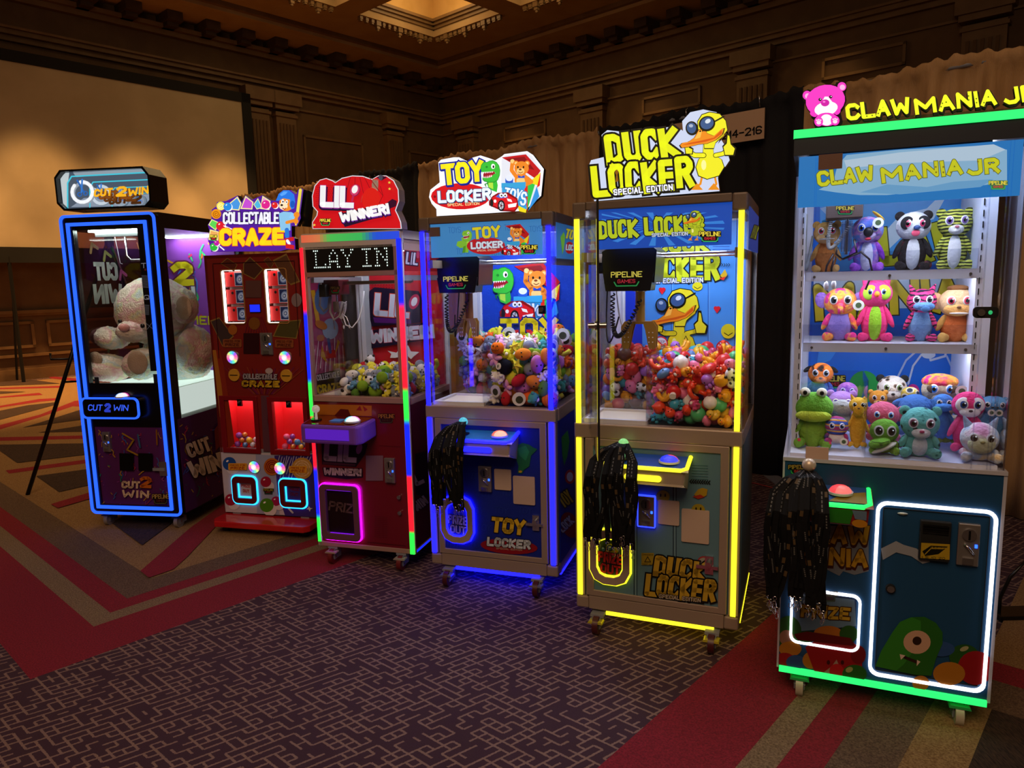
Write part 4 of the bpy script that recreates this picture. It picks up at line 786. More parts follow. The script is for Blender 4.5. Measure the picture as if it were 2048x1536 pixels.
# side window, light box and prints
mb = MB(); mb.box(W1-.006, W1-.002, .08, D1-.05, .95, 1.98, GLASS); mb.build('side_glass', p1)
mb = MB(); mb.box(.002, .006, .08, D1-.05, .95, 1.98, glassm('tinted_side', .02, (.55, .42, .5))); lg = mb.build('side_glass', p1)
mb = MB(); c = Cv(mb, lambda y, z: (.72-y, -z), 'L', .006, dim); c.T('CUT', (.25, -1.66), (.47, -1.66), .13, '9a9a92', t=.26); c.T('WIN', (.22, -1.50), (.5, -1.5), .14, '8a8a84', t=.26)
for y, z, cc in ((.3, 1.83, '7a7a20'), (.16, 1.7, '8a2a60'), (.42, 1.88, '6a4a20'), (.15, 1.3, '70701c'), (.35, 1.2, '70701c')): c.S(cc, .022, [(y, -z), (y+.05, -z-.03), (y+.07, -z+.03)])
mb.build('window_sticker', lg)
mb = MB(); mb.box(W1-.004, W1+.001, .09, D1-.05, .77, .95, em('d4e4dc', .75)); mb.build('light_box', p1)
mb = MB(); mb.box(W1-.001, W1+.002, .035, D1-.01, .11, .745, dim('48184e')); c = Cv(mb, crop(QS, 1, 3.84, 90, 680), 'S', W1+.002, dim, clip=(.035, D1-.01, .11, .745))
confetti(c, 1020, 640, 1360, 1200, 60, 4, ['a87c18', '3a58a8', '9c2844', '2a6a54', 'b88c20'], 11)
c.P('7a1c1c', '1290,690 1330,630 1380,640 1380,760 1300,850'); c.T('CUT', (1105, 915), (1275, 850), 125, 'd8c0a4', t=.3, out='1a0818', ow=.03); c.T('WIN', (1120, 1070), (1370, 990), 140, 'd8c0a4', t=.3, out='1a0818', ow=.03)
mb.build('side_print', p1)
mb = MB(); mb.box(.03, W1-.03, D1-.06, D1-.045, .955, 1.99, pr('8c42b4')); c = Cv(mb, lambda x, z: (x, -z), 'F', D1-.06)
confetti(c, .04, -1.96, .6, -1.2, 44, 9, ['f0b020', '4c8af0', 'ff7a38', 'e03070', '40c080'], .024)
c.T('CUT', (-.12+.05, -1.67), (.135, -1.67), .10, 'c8ccd0', t=.28, out='503060', ow=.05) if False else None
c.T('2', (.11, -1.61), (.30, -1.61), .19, 'e8d020', t=.3, out='6a2050', ow=.05); c.T('WIN', (.0, -1.49), (.3, -1.49), .12, 'dde0e4', t=.3, out='503060', ow=.05); c.T('TIME!', (.12, -1.32), (.4, -1.31), .07, 'd8dc28', t=.22); logo(c, .2, -1.2, .36, -1.12); mb.build('rear_print', p1)
# front prints
f1b = crop(Q, 1, 3.84, 90, 680, y=.005); mb = MB(); c = Cv(mb, f1b, 'F', .005, dim, clip=(.087, .598, .167, .70))
confetti(c, 400, 690, 950, 1260, 80, 12, ['b08418', '3a62b0', 'a02c40', '2a7a64', 'c08c20', '8a3a8a'], 9)
c.S('a07818', 12, '605,715 690,765 640,840 720,880'); c.S('8a5410', 12, '865,690 870,800'); c.S('34608c', 12, '722,725 740,820')
c.P('040404', '580,865 690,868 690,1000 585,997'); c.P('040404', '725,865 835,868 835,1003 728,1000')
c.T('CUT', (598, 1135), (738, 1138), 58, 'dcc0a8', t=.3); c.T('2', (735, 1132), (828, 1136), 92, 'c8661c', t=.3); c.T('WIN', (598, 1205), (812, 1212), 60, 'dcc0a8', t=.3); logo(c, 833, 1180, 962, 1255, a='b89a58', b='6a3030', g='5a5a40', bk='14080c'); mb.build('front_print', p1)
coinmech(p1, .145, .53, .2, .665)
mb = MB(); mb.box(.545, .6, -.014, .006, .375, .47, CHROME).box(.5, .585, -.02, -.01, .41, .428, GREYM); mb.build('latch', p1)
x0, z0, x1, z1 = .048, .765, .462, .9
mb = MB(); mb.prism(rrp(x0, z0, x1, z1, .035), -.045, .01, BLK2); pb = mb.build('button_box', p1, bev=.004)
MB().ring(rrp(x0-.004, z0-.004, x1+.004, z1+.004, .038), rrp(x0+.008, z0+.008, x1-.008, z1-.008, .028), -.05, -.04, BLU).build('neon_outline', pb)
mb = MB(); c = Cv(mb, lambda x, z: (x, -z), 'F', -.045, lambda q: em(q, .9)); c.T('CUT', (.09, -.815), (.195, -.815), .042, '3a62ff', t=.18, sh=.25); c.T('2', (.21, -.805), (.255, -.805), .062, '2a3ec0', t=.3, sh=.2); c.T('WIN', (.275, -.815), (.385, -.815), .042, '3a62ff', t=.18, sh=.25); mb.build('lettering', pb)
dome(pb, .33, -.015, .9, .04, 'ff5ac0', '60a8ff', 'ffffff')
# interior track and strings
mb = MB(); mb.box(.16, .5, .1, .13, 1.94, 1.98, mat('b0b4b8', .4)).tube([(.3, .2, 1.98), (.3, .2, 1.82), (.33, .2, 1.79), (.46, .2, 1.79), (.5, .2, 1.8)], .007, CHROME).box(.42, .445, .19, .22, 1.79, 1.83, MATT).box(.47, .5, .1, .2, 1.4, 1.98, MATT); mb.build('cutter_track', p1)
mb = MB(); mb.tube([(.26, .15, 1.97), (.285, .15, 1.77), (.3, .15, 1.765)], .0018, WHT, 5).tube([(.42, .15, 1.9), (.45, .15, 1.78)], .0018, mat('c89860'), 5); mb.build('string', p1)
mb = MB(); mb.box(.12, .52, .09, .17, 1.972, 1.979, em('e8fff4', 34)).box(.15, .5, .84, .9, 1.972, 1.979, em('e8fff4', 24)); mb.build('inner_light', p1)  # front strip, plus a rear strip added to brighten the back print
casters(p1, W1, D1, x0=.075, yf=.09, ped='3a5a9c', wheel='8a8078')
# infinity-mirror sign box
f1 = crop(Q, 1, 3.839, 90, 310)
oc = [(-.004, 2.15), (.04, 2.104), (.625, 2.104), (.662, 2.14), (.662, 2.30), (.622, 2.352), (.04, 2.356), (-.004, 2.31)]
def shr(q, d, cx=.33, cz=2.23): return [(cx+(a-cx)*(1-d/.33), cz+(b-cz)*(1-d/.127)) for a, b in q]
mb = MB(); mb.ring(oc, shr(oc, .012), -.005, .16, BLK2).prism(oc, .16, .168, BLK2); sb = mb.build('sign_box', p1)
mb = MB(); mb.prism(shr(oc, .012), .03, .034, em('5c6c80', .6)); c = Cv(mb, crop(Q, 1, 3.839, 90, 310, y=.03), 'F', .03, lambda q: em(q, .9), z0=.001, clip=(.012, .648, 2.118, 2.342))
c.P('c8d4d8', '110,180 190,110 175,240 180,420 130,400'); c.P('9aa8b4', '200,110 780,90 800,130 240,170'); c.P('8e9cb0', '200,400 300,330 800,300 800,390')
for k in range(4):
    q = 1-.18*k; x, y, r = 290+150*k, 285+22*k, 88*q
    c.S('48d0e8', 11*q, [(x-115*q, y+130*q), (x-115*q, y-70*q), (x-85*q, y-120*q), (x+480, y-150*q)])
for k in range(3, -1, -1):  # receding ring copies: mirror reflections painted flat on the panel
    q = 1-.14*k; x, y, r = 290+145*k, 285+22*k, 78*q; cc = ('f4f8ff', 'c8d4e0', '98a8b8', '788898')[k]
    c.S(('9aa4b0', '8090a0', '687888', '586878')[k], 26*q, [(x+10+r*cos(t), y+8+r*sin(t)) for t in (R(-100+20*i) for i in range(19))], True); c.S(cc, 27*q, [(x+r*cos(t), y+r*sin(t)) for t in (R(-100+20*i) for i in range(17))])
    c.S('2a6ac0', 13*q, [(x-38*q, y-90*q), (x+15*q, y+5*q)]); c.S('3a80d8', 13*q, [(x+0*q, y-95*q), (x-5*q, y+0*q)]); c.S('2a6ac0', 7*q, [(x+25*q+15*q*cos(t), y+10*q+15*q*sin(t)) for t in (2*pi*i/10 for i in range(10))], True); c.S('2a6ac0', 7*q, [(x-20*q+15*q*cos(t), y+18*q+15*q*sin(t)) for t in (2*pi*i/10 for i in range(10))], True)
for k in range(3, -1, -1):  # darker offset lettering copies are painted reflections as well
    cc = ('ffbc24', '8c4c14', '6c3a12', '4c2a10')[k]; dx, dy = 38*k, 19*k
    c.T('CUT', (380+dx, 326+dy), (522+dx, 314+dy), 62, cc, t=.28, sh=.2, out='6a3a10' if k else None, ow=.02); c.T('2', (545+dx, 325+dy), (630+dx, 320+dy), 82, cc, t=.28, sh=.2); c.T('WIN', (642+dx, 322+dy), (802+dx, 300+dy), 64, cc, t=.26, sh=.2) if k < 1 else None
mb.build('print_and_reflections', sb)
mb = MB(); mb.prism(shr(oc, .012), .0, .004, GLASS); mb.build('front_glass', sb)

# ------------------------------------------------------------ cabinet 2: red two-sided capsule and card dispenser
p2 = machine(2, 'capsule_machine', 'red double prize dispenser with candy and baseball batting bear sign', 'vending machine')
W2, D2, H2 = .69, .5, 1.8; RP_ = mat('7c201c', .22, 0, 0, .5, coat=.5)
A3 = lambda y=0: crop(Q, 2, 4.389, 400, 370, y=y); A4 = lambda y=0: crop(Q, 2, 3.746, 400, 700, y=y)
wins = [(.118, 1.367, .27, 1.703), (.43, 1.367, .583, 1.703), (.066, .545, .283, .864), (.422, .545, .642, .862)]
mb = MB(); mb.box(0, W2, .12, D2, .1, H2, RP_).box(0, .02, 0, .12, .1, H2, RP_).box(W2-.02, W2, 0, .12, .1, H2, RP_).box(0, W2, 0, .12, H2-.02, H2, RP_).box(0, W2, 0, .12, .1, .12, RP_); mb.build('body', p2)
mb = MB()                     # front skin with real openings
zs = [.1, .545, .864, 1.367, 1.703, 1.8]
for a, b, hs in ((.1, .545, []), (.545, .864, [(.066, .283), (.422, .642)]), (.864, 1.367, []), (1.367, 1.703, [(.118, .27), (.43, .583)]), (1.703, 1.8, [])):
    x = 0; m_ = mat('8a8c98', .3, 0, 0, .5) if b == .545 else RP_
    for h0, h1 in hs+[(W2, W2)]: mb.box(x, h0, 0, .02, a, b, m_); x = h1
fsk = mb.build('front_panel', p2)
c4 = A4(); c3 = A3(); mb = MB(); c = Cv(mb, c4, 'F', 0, dim, clip=(0, W2, .1, 1.8))
c.P('8a2a10', '95,10 150,0 180,120 260,700 190,760 150,420'); c.P('a86a1c', '95,0 120,0 160,250 200,600 150,500')
for k in range(18): x = 180+35*k; c.S(('7a2438', '8a3c20', '5c1420', '6c1c4c')[k % 4], 6, [(x, 130+8*(k % 5)), (480+(x-480)*.25, 330)])
c.P('c0b8c4', '158,765 860,775 885,1250 195,1210'); c.P('3a2a7c', '560,790 862,778 880,1250 640,1240 560,1000'); c.P('9aa0c0', '420,780 560,790 600,1235 430,1222')
for k in range(14): c.S('d8d8ec', 3, [(600+18*k, 790+8*(k % 3)), (570+16*k, 900+30*(k % 4))])
c.P('5c3440', '460,340 520,340 510,520 545,760 480,760 470,560')
def lolly(x, y, r, a, b):
    c.E(a, x, y, r, r*1.05)
    for k in range(3): c.S(b, r*.12, [(x+(r*.75-r*.22*k)*cos(t), y+(r*.75-r*.22*k)*sin(t)) for t in (2*pi*i/14 for i in range(14))], True)
for x, y, r, a in ((225, 850, 50, '1c4c9c'), (235, 1120, 44, 'a01838'), (498, 985, 40, 'a01838'), (575, 1130, 36, 'a01850'), (505, 1160, 52, '4a8a1c')): c.E('d8d0d8', x+25, y+35, r*.95, r*.9); c.E(a, x, y, r); c.E('ffffff', x-r*.3, y-r*.4, r*.2, r*.12, -30)
lolly(545, 872, 62, 'b8641c', '8c1c14'); lolly(770, 885, 78, 'c09040', 'e0b888'); c.S('c8c8d8', 14, '640,1150 700,1215'); c.P('d8d8f0', '820,1165 832,1180 850,1182 834,1190 828,1208 820,1192 802,1188 816,1180')
c.T('COLLECTABLE', (330, 218), (582, 222), 45, 'a8a0a8', t=.28, out='141018', ow=.04); c.T('CRAZE', (318, 275), (605, 280), 52, 'c8a020', t=.32, out='141018', ow=.05); c.E('b0a0a0', 525, 155, 28, 22)
for x0, y0, x1 in ((220, 845, 360), (675, 865, 808)): c.B('e0a028', x0, y0, x1, y0+52, 8); c.T('PRESS FOR', (x0+12, y0+24), (x1-12, y0+24), 17, 'a02018', t=.18); c.T('PRIZE', (x0+16, y0+47), (x1-16, y0+47), 20, 'a02018', t=.24)
logo(c, 483, 1035, 557, 1075, a='a09028', b='903038', g='2a6040'); mb.build('front_print', p2)
mb = MB(); c = Cv(mb, c3, 'F', 0, dim)
for q, cc in (('180,690 240,640 330,700 300,760', '5a2418'), ('380,690 440,630 560,740 480,830 380,780', '4a2a20'), ('560,660 600,630 650,690 620,740', '5c3020'), ('640,660 760,600 880,850 800,880 720,790', '5c3a24'), ('90,1190 170,1160 300,1330 200,1420', '40302c'), ('640,1330 700,1200 890,1180 850,1350', '4c4420')): c.P('8a6a30', q); c.P(cc, [((a*.9+sum(float(p.split(',')[0]) for p in q.split())/len(q.split())*.1), (b*.9+sum(float(p.split(',')[1]) for p in q.split())/len(q.split())*.1)) for a, b in ((float(p.split(',')[0]), float(p.split(',')[1])) for p in q.split())])
for k in range(9): c.S('6a1c2c', 8, [(430+14*k, 1160), (400+24*k, 1290)])
c.E('a05a1c', 290, 1270, 40, 45); c.E('7a4a14', 480, 1215, 50, 55); c.E('7c6a68', 850, 1010, 45, 60)
c.S('28060a', 5, '115,700 170,1520'); c.S('28060a', 5, '115,690 830,665 880,1500'); c.B('5c3a34', 403, 838, 543, 988); c.B('300a0e', 385, 1300, 525, 1480)
for x0, y0, x1 in ((205, 1352, 370), (662, 1355, 825)): c.B('8a4a24', x0, y0, x1, y0+72, 12); c.T('PRESS FOR', (x0+14, y0+32), (x1-14, y0+32), 24, '4a1410', t=.18); c.T('PRIZE', (x0+20, y0+64), (x1-20, y0+64), 27, '4a1410', t=.24)
mb.build('front_print', p2)
# windows with card packs
CARDB = '2a3c78'
for wi in (0, 1):
    x0, z0, x1, z1 = wins[wi]; mb = MB(); mb.ring(rrp(x0-.006, z0-.006, x1+.006, z1+.006, .02), rrp(x0, z0, x1, z1, .015), -.006, .01, mat('a07038', .4)); wf = mb.build('window_frame', p2); MB().ring(rrp(x0-.001, z0-.001, x1+.001, z1+.001, .015), rrp(x0+.004, z0+.004, x1-.004, z1-.004, .012), .0, .012, em('fff4ec', 1.6)).build('light_ring', wf)
    mb = MB(); mb.box(x0-.01, x1+.01, .09, .1, z0-.01, z1+.01, mat('d8c8c0', .5)); mb.build('window_back', wf)
    mb = MB(); mb.box(x0-.004, x0-.001, .02, .03, z0+.01, z1-.01, em('fff0e4', 6)).box(x0, x1, .02, .03, z1+.001, z1+.006, em('fff0e4', 18)); mb.build('light_strip', wf)
    mb = MB(); mb.box(x0, x1, .004, .006, z0, z1, GLASS); mb.build('glass', wf)
    for k in range(3):
        zb = z0+.012+k*.11; pk = tag(None or MB(MT(2)).box(x0+.003, x1-.003, .032, .085, zb, zb+.092, mat('d81c20', .35)).build('card_pack'), 'red pack of blue-backed cards, %s in the %s lit window of the red dispenser' % (('bottom', 'middle', 'top')[k], ('left', 'right')[wi]), 'card pack')
        mb = MB(MT(2)); xm = x0+(x1-x0)*.5; c = Cv(mb, lambda x, z: (x, -z), 'F', .032, lambda q: mat(q, .35, 0, .2)); c.B('c8ccd4', xm-.004, -zb-.09, x1-.006, -zb-.004); c.B('1c2a58', xm, -zb-.086, x1-.009, -zb-.008)
        cx, cz = (xm+x1-.009)/2, -(zb+.046)
        for r_, cc in ((.026, '8090b8'), (.019, 'c8d0e0'), (.012, '3a4a88'), (.007, 'd0d4dc')): c.E(cc, cx+(r_-.01)*.15, cz, r_, r_*1.15, 30)
        c.E('180404', x0+.05, -(zb+.07), .009); mb.build('card_face', pk)
        MB().box(x0+.01, x1, .022, .09, zb-.006, zb-.002, CLEAR).build('shelf', wf)
mb = MB(); mb.box(.31, .388, -.008, .004, 1.435, 1.487, MATT).box(.313, .385, -.0095, -.008, 1.438, 1.484, em('1c2cf0', 1.1)); mb.build('small_display', p2)
coinmech(p2, .372, 1.165, .455, 1.305)
def disc(par, x, z, r):
    mb = MB(); mb.cyl((x, -.008, z), (x, 0, z), r*1.12, mat('b0b0b8', .2, .6), n=24); o = mb.build('round_button', par); mb = MB(); c = Cv(mb, lambda a, b: (a, b), 'F', -.009, lambda q: em(q, .95), z0=.001)
    for i, cc in enumerate(('ff6ab8', 'b06aff', '60c8ff', '70ffd0', 'e8ff90', 'ff9ab0')*2): a0, a1 = 2*pi*i/12, 2*pi*(i+1)/12; c.put([(x, z), (x+r*cos(a0), z+r*sin(a0)), (x+r*cos((a0+a1)/2), z+r*sin((a0+a1)/2)), (x+r*cos(a1), z+r*sin(a1))], cc)
    c.E('ffd8f0', x-.003, z, r*.5); c.E('ffffff', x-.004, z-.002, r*.34); mb.build('lit_face', o)
for x, z in ((.156, 1.147), (.538, 1.147), (.255, .422), (.446, .422)): disc(p2, x, z, .04)
for x in (.158, .539):
    mb = MB(); mb.cyl((x, -.01, 1.032), (x, 0, 1.032), .04, mat('c8942a', .4), n=24); o = mb.build('oval_plate', p2); MB().box(x-.028, x+.028, -.013, -.009, 1.03, 1.034, BLACK).build('slot', o)
for wi in (2, 3):
    x0, z0, x1, z1 = wins[wi]; mb = MB(); mb.ring([(x0-.036, z0-.032), (x1+.03, z0-.032), (x1+.03, z1+.03), (x0-.036, z1+.03)], [(x0, z0), (x1, z0), (x1, z1), (x0, z1)], -.012, .01, mat('7a0f16', .3)); df = mb.build('access_door', p2, bev=.003)
    mb = MB(); mb.box(x0-.01, x1+.01, .112, .118, z0-.02, z1+.01, mat('e81c24', .5)).box(x0-.012, x0-.002, .015, .118, z0-.02, z1, mat('e81c24', .5)).box(x1+.002, x1+.012, .015, .118, z0-.02, z1, mat('e81c24', .5)).box(x0-.01, x1+.01, .015, .118, z0-.02, z0-.01, mat('e81c24', .5)); mb.build('red_liner', df)
    mb = MB(); mb.box(x0, x1, .022, .1, z1+.002, z1+.01, em('ffeeee', 6)); mb.build('inner_light', df)
    mb = MB(); mb.box(x0, x1, -.002, .001, z0, z1, GLASS); mb.build('glass', df)
    mb = MB(); mb.box((x0+x1)/2-.004, (x0+x1)/2+.028, -.016, -.002, z1-.035, z1+.01, BLACK).cyl(((x0+x1)/2+.012, -.024, z1-.008), ((x0+x1)/2+.012, -.016, z1-.008), .008, CHROME); mb.build('door_lock', df)
    r = random.Random(wi); cols = [('blue', '4a90d8'), ('orange', 'f09030'), ('purple', '9a50c8'), ('pink', 'f070a8'), ('clear', 'd8e0ea'), ('yellow', 'f0c840')]
    for k in range(14):
        lv = k//6; cx = x0+.03+(x1-x0-.06)*((k % 6)/5.5+.04*lv)+.01; cn, cc = cols[(k*5+wi) % 6]; rad = .0205; cx = max(cx, x0+.055) if lv else cx+.02*(k % 2)
        cx = min(cx, x1-.022); q = MT(2) @ V((cx, .045+.028*((k+lv) % 2), z0-.009+rad+lv*.031+.004*r.random()))
        cp = MB().ell((0, 0, 0), rad, CLEAR if k % 3 else mat(cc, .15), seg=14, rings=9).build('toy_capsule'); cp.location = q
        tag(cp, 'round %s toy capsule in the %s lit red window' % (cn, ('left', 'right')[wi-2]), 'capsule', '%s capsules, %s window of the red dispenser' % (cn, ('left', 'right')[wi-2]))
        MB().ell((0, 0, -.001), rad*.84, mat(cc, .25), seg=12, rings=8).build('toy', cp)
# prize doors, lit cyan
CY = em('28b8ff', 2.2)
for x0, z0, x1, z1 in ((.083, .172, .262, .355), (.437, .166, .624, .352)):
    mb = MB(); mb.ring(rrp(x0, z0, x1, z1, .035), rrp(x0+.035, z0+.035, x1-.035, z1-.045, .006), -.02, 0, mat('5c1018', .35)); o = mb.build('prize_door', p2, bev=.003)
    MB().ring(rrp(x0-.009, z0-.009, x1+.009, z1+.009, .04), rrp(x0, z0, x1, z1, .034), -.012, -.002, CY).build('neon_outline', o)
    MB().box(x0+.037, x0+.046, -.01, -.002, z0+.037, z1-.05, CY).box(x0+.037, x1-.037, -.01, -.002, z0+.037, z0+.046, CY).build('neon_outline', o)
    mb = MB(); mb.box(x0+.045, x1-.035, -.003, -.001, z0+.045, z1-.045, dim('c8b8b4' if x0 < .2 else '3c1c24'))
    c = Cv(mb, lambda x, z: (x, -z), 'F', -.003, dim); tc = 'b01820' if x0 < .2 else '6a1420'; c.T('PRIZE', (x0+.06, -z1+.075), (x1-.05, -z1+.078), .022, tc, t=.24); c.T('OUT', (x0+.07, -z1+.11), (x1-.06, -z1+.112), .022, tc, t=.24); mb.build('flap', o)
# platform
mb = MB(); q = [(.035, -.165), (.68, -.165), (.71, -.13), (.71, .1), (.0, .1), (.0, -.12)]; n = 6
mb.add([(x, y, z) for z in (.052, .092) for x, y in q], [list(range(n-1, -1, -1)), list(range(n, 2*n))]+[(k, (k+1) % n, n+(k+1) % n, n+k) for k in range(n)], mat('c01c20', .18, 0, 0, .5, coat=.6)); mb.build('foot_platform', p2, bev=.006)
for x in (.07, .64): mb = MB(); mb.cyl((x-.02, -.08, .026), (x+.02, -.08, .026), .026, BLACK, n=18); mb.box(x-.02, x+.02, -.1, -.06, .045, .056, BLACK); mb.build('roller', p2)
casters(p2, W2, D2, ped='303034', wheel='101012')
# side print (seen through the next cabinet)
s5 = lambda x, y: QS(2, 590+x/3.839, 340+y/3.839); mb = MB(); mb.box(W2, W2+.001, .02, D2-.02, .12, 1.78, pr('b03a78')); c = Cv(mb, s5, 'S', W2+.001, clip=(.02, D2-.02, .12, 1.78))
for k in range(22): c.S(('e8d8e8', 'd870a8', 'a83070')[k % 3], 7, [(150+10*k, 1380-30*(k % 4)), (120+12*k, 1500+20*(k % 5))])
c.P('f0c028', '115,925 145,920 190,1190 160,1195'); c.E('4a80c8', 205, 1000, 60, 110); c.E('2a58a8', 215, 900, 45, 60); c.E('9cc4e8', 265, 1220, 62, 80); c.E('d88838', 195, 1190, 50, 30, 30); c.E('c87830', 190, 1290, 30, 26); c.P('c81c28', '215,1390 300,1380 310,1440 220,1450'); c.S('2a58a8', 22, '250,1300 265,1400'); c.P('e0b028', '200,1340 240,1480 190,1430'); c.P('e0b028', '320,1300 340,1320 300,1420')
s6 = lambda x, y: QS(2, 590+x/3.839, 720+y/3.839); c.fn = s6
c.P('14101c', '160,110 340,70 350,260 165,275'); c.T('COLLECTABLE', (165, 165), (338, 135), 55, 'e8e8f0', t=.28); c.T('CRAZE', (170, 265), (352, 240), 75, 'f0d820', t=.28, out='14101c', ow=.03); mb.build('side_print', p2)
# marquee
sg = board(p2, 2, c3, '68,350 100,300 105,215 140,190 150,150 230,140 330,92 362,150 400,90 455,130 505,108 548,90 620,135 660,138 690,95 735,45 800,45 845,85 862,40 885,28 908,40 880,250 885,290 852,362 805,360 805,450 832,470 838,565 760,566 700,580 98,586 85,530 68,480 85,410', .04, em('5a20a8', .8), BLACK, label='brightly lit cut-out sign board')
mb = MB(); mb.prism([c3(930, 40), c3(968, 60), c3(930, 365), c3(880, 360), c3(860, 150)], .02, .06, BLACK); mb.build('sign_backing', sg)
mb = MB(); c = Cv(mb, c3, 'F', 0, lambda q: em(q, .95), z0=.001)
for q, cc in (('200,210 330,100 365,160 345,225', '4a9ae8'), ('355,210 400,95 470,150 460,215', 'c850d8'), ('470,170 510,115 550,200 500,215', '50b8e8'), ('530,210 550,95 620,140 610,220', 'e8a0d8'), ('75,350 105,300 170,330 140,400', '60d858'), ('75,480 90,390 170,410 160,500', 'f0b060')): c.P('f8f0a0', q); pts = [tuple(float(t) for t in p.split(',')) for p in q.split()]; cx, cy = sum(p[0] for p in pts)/4, sum(p[1] for p in pts)/4; c.P(cc, [(cx+(a-cx)*.8, cy+(b-cy)*.8) for a, b in pts])
for x, y, r, a, b in ((185, 185, 38, 'f8e850', 'fff8c0'), (145, 255, 43, 'f09818', 'a85808')):
    c.E(a, x, y, r); c.S(b, 6, [(x+(r*.8-r*.7*i/20)*cos(i*.62), y+(r*.8-r*.7*i/20)*sin(i*.62)) for i in range(20)])
for x, y, r, a in ((245, 190, 36, '2a90e8'), (580, 172, 38, 'e02890'), (658, 178, 28, 'e02828'), (185, 360, 40, 'e02030'), (125, 545, 34, '30c040'), (150, 510, 24, 'c020a8')): c.E('ffffff', x+8, y+6, r); c.E(a, x, y, r); c.E('ffffff', x-r*.3, y-r*.4, r*.22, r*.13, -30)
c.S('ffffff', 10, '180,540 215,570'); c.S('ffffff', 9, '215,360 290,390')
c.T('CRAZE', (178, 540), (752, 530), 165, '3a1490', t=.4, so=(0, 14), out='3a1490', ow=.04); c.T('COLLECTABLE', (208, 352), (700, 352), 125, '1c1440', t=.34, out='28144c', ow=.04); c.T('CRAZE', (180, 538), (752, 530), 160, 'ffd81c', t=.30, out='e85020', ow=.025)
c.T('COLLECTABLE', (210, 350), (698, 350), 118, 'eef0ff', t=.26, jit=.02); logo(c, 92, 440, 160, 490)
# batting bear
c.S('f0dc50', 26, '888,45 862,250'); c.S('f0dc50', 14, '860,240 848,350'); c.P('8cc8f0', '700,250 740,235 810,240 850,270 835,300 800,330 800,400 715,400 705,330'); c.S('8cc8f0', 55, '800,265 840,290'); c.S('f09028', 28, '770,330 845,310 860,270'); c.E('f09028', 855, 262, 26); c.E('f09028', 850, 320, 22)
c.S('2a78d8', 38, '770,395 772,450'); c.P('d02028', '750,470 830,455 832,490 760,500'); c.S('f0f0ff', 26, '775,490 790,515'); c.P('d02028', '760,515 835,530 835,565 760,555')
c.E('f09028', 765, 165, 62, 66); c.E('ffe8c0', 740, 185, 38, 34); c.E('201008', 726, 178, 12, 9); c.E('ffffff', 735, 145, 14, 18); c.E('201008', 737, 148, 6, 9); c.E('ffffff', 770, 150, 12, 16); c.E('201008', 770, 152, 5, 8); c.S('b02020', 8, '735,205 752,215 765,205')
c.P('2a7ae8', '680,130 700,80 740,48 790,48 835,85 845,150 835,205 810,215 795,180 800,130 740,118 700,140 678,142'); c.P('5aa8ff', '710,85 745,58 780,60 760,85 725,100'); c.E('1c58c0', 822, 170, 20, 30); mb.build('printed_face', sg)

# ------------------------------------------------------------ cabinet 3: red claw cabinet with colour-changing edges
p3 = machine(3, 'claw_machine', 'red claw cabinet with rainbow light edges and a dotted text display', 'claw machine')
W3, D3, H3 = .613, .62, 1.875; RD = mat('701020', .3, 0, 0, .5, coat=.3); FR3 = mat('a88478', .4, .1)
a5 = lambda y=0: crop(Q, 3, 3.839, 590, 340, y=y); a6 = lambda y=0: crop(Q, 3, 3.839, 590, 720, y=y)
mb = MB(); mb.box(.015, W3-.01, .02, D3, .1, .96, RD); mb.build('lower_body', p3)
mb = MB(); mb.box(.03, W3-.035, .004, .02, .12, .955, RD); mb.build('door_panel', p3)
mb = MB(); mb.box(.0, W3, 0, D3, .098, .125, FR3).box(.03, W3-.03, -.004, .04, .95, .982, FR3); mb.build("frame_rail", p3, bev=.003); MB().box(W3-.04, W3-.001, .04, D3, .94, .975, FR3).build('frame_rail', p3, bev=.003); MB().box(0, .03, .03, D3, .94, .975, FR3).build('frame_rail', p3, bev=.003)
mb = MB(); mb.box(.02, W3-.02, 0.005, D3, 1.80, 1.83, FR3).box(.022, W3-.03, 0.002, .03, 1.64, 1.67, FR3).box(.022, W3-.03, .002, .03, 1.80, 1.825, FR3).box(.02, .033, .002, .03, .98, 1.8, FR3).box(W3-.055, W3-.03, .002, .03, .98, 1.8, FR3).box(W3-.03, W3-.004, .03, D3, 1.77, 1.81, FR3); mb.build('upper_frame', p3, bev=.003)
mb = MB(); mb.box(0.03, .06, D3-.04, D3-.01, .96, 1.8, WHT).box(W3-.03, W3, D3-.03, D3, .12, 1.81, WHT).box(.0, .02, D3-.03, D3, .12, 1.81, WHT).box(.06, .1, D3-.04, D3-.01, .96, 1.8, mat('b8c0c8', .5)); mb.build('rear_post', p3)
def ledrun(x0, x1, z0, z1, bands, nm2, vert=True):
    mb = MB(); segs = 2
    for k in range(len(bands)-1):
        ta, ca = bands[k]; tb, cb = bands[k+1]; st = 1 if ca == cb else 4
        for i in range(st):
            u0, u1 = ta+(tb-ta)*i/st, ta+(tb-ta)*(i+1)/st; w = (i+.5)/st; h = ''.join('%02x' % int(int(ca[j:j+2], 16)*(1-w)+int(cb[j:j+2], 16)*w) for j in (0, 2, 4)); m_ = em(h, 1.7)
            if vert: mb.box(x0, x1, -.006, .002, z1-(z1-z0)*u1, z1-(z1-z0)*u0, m_)
            else: mb.box(x0+(x1-x0)*u0, x0+(x1-x0)*u1, -.006, .002, z0, z1, m_)
    return mb.build('light_strip', p3, label=nm2)
R_, G_, B_ = 'ff1828', '28f040', '1020ff'
mb = MB(); mb.prism(rrp(.0, 1.79, W3, H3, .03), .0, .02, mat('c8c0b8', .4)).box(0, W3, .02, D3, 1.83, H3, mat('b8a898', .4)); mb.build('top_cap', p3)
mb = MB(); c = Cv(mb, lambda x, z: (x, z), 'F', 0, lambda q: em(q, .8)); n = 30
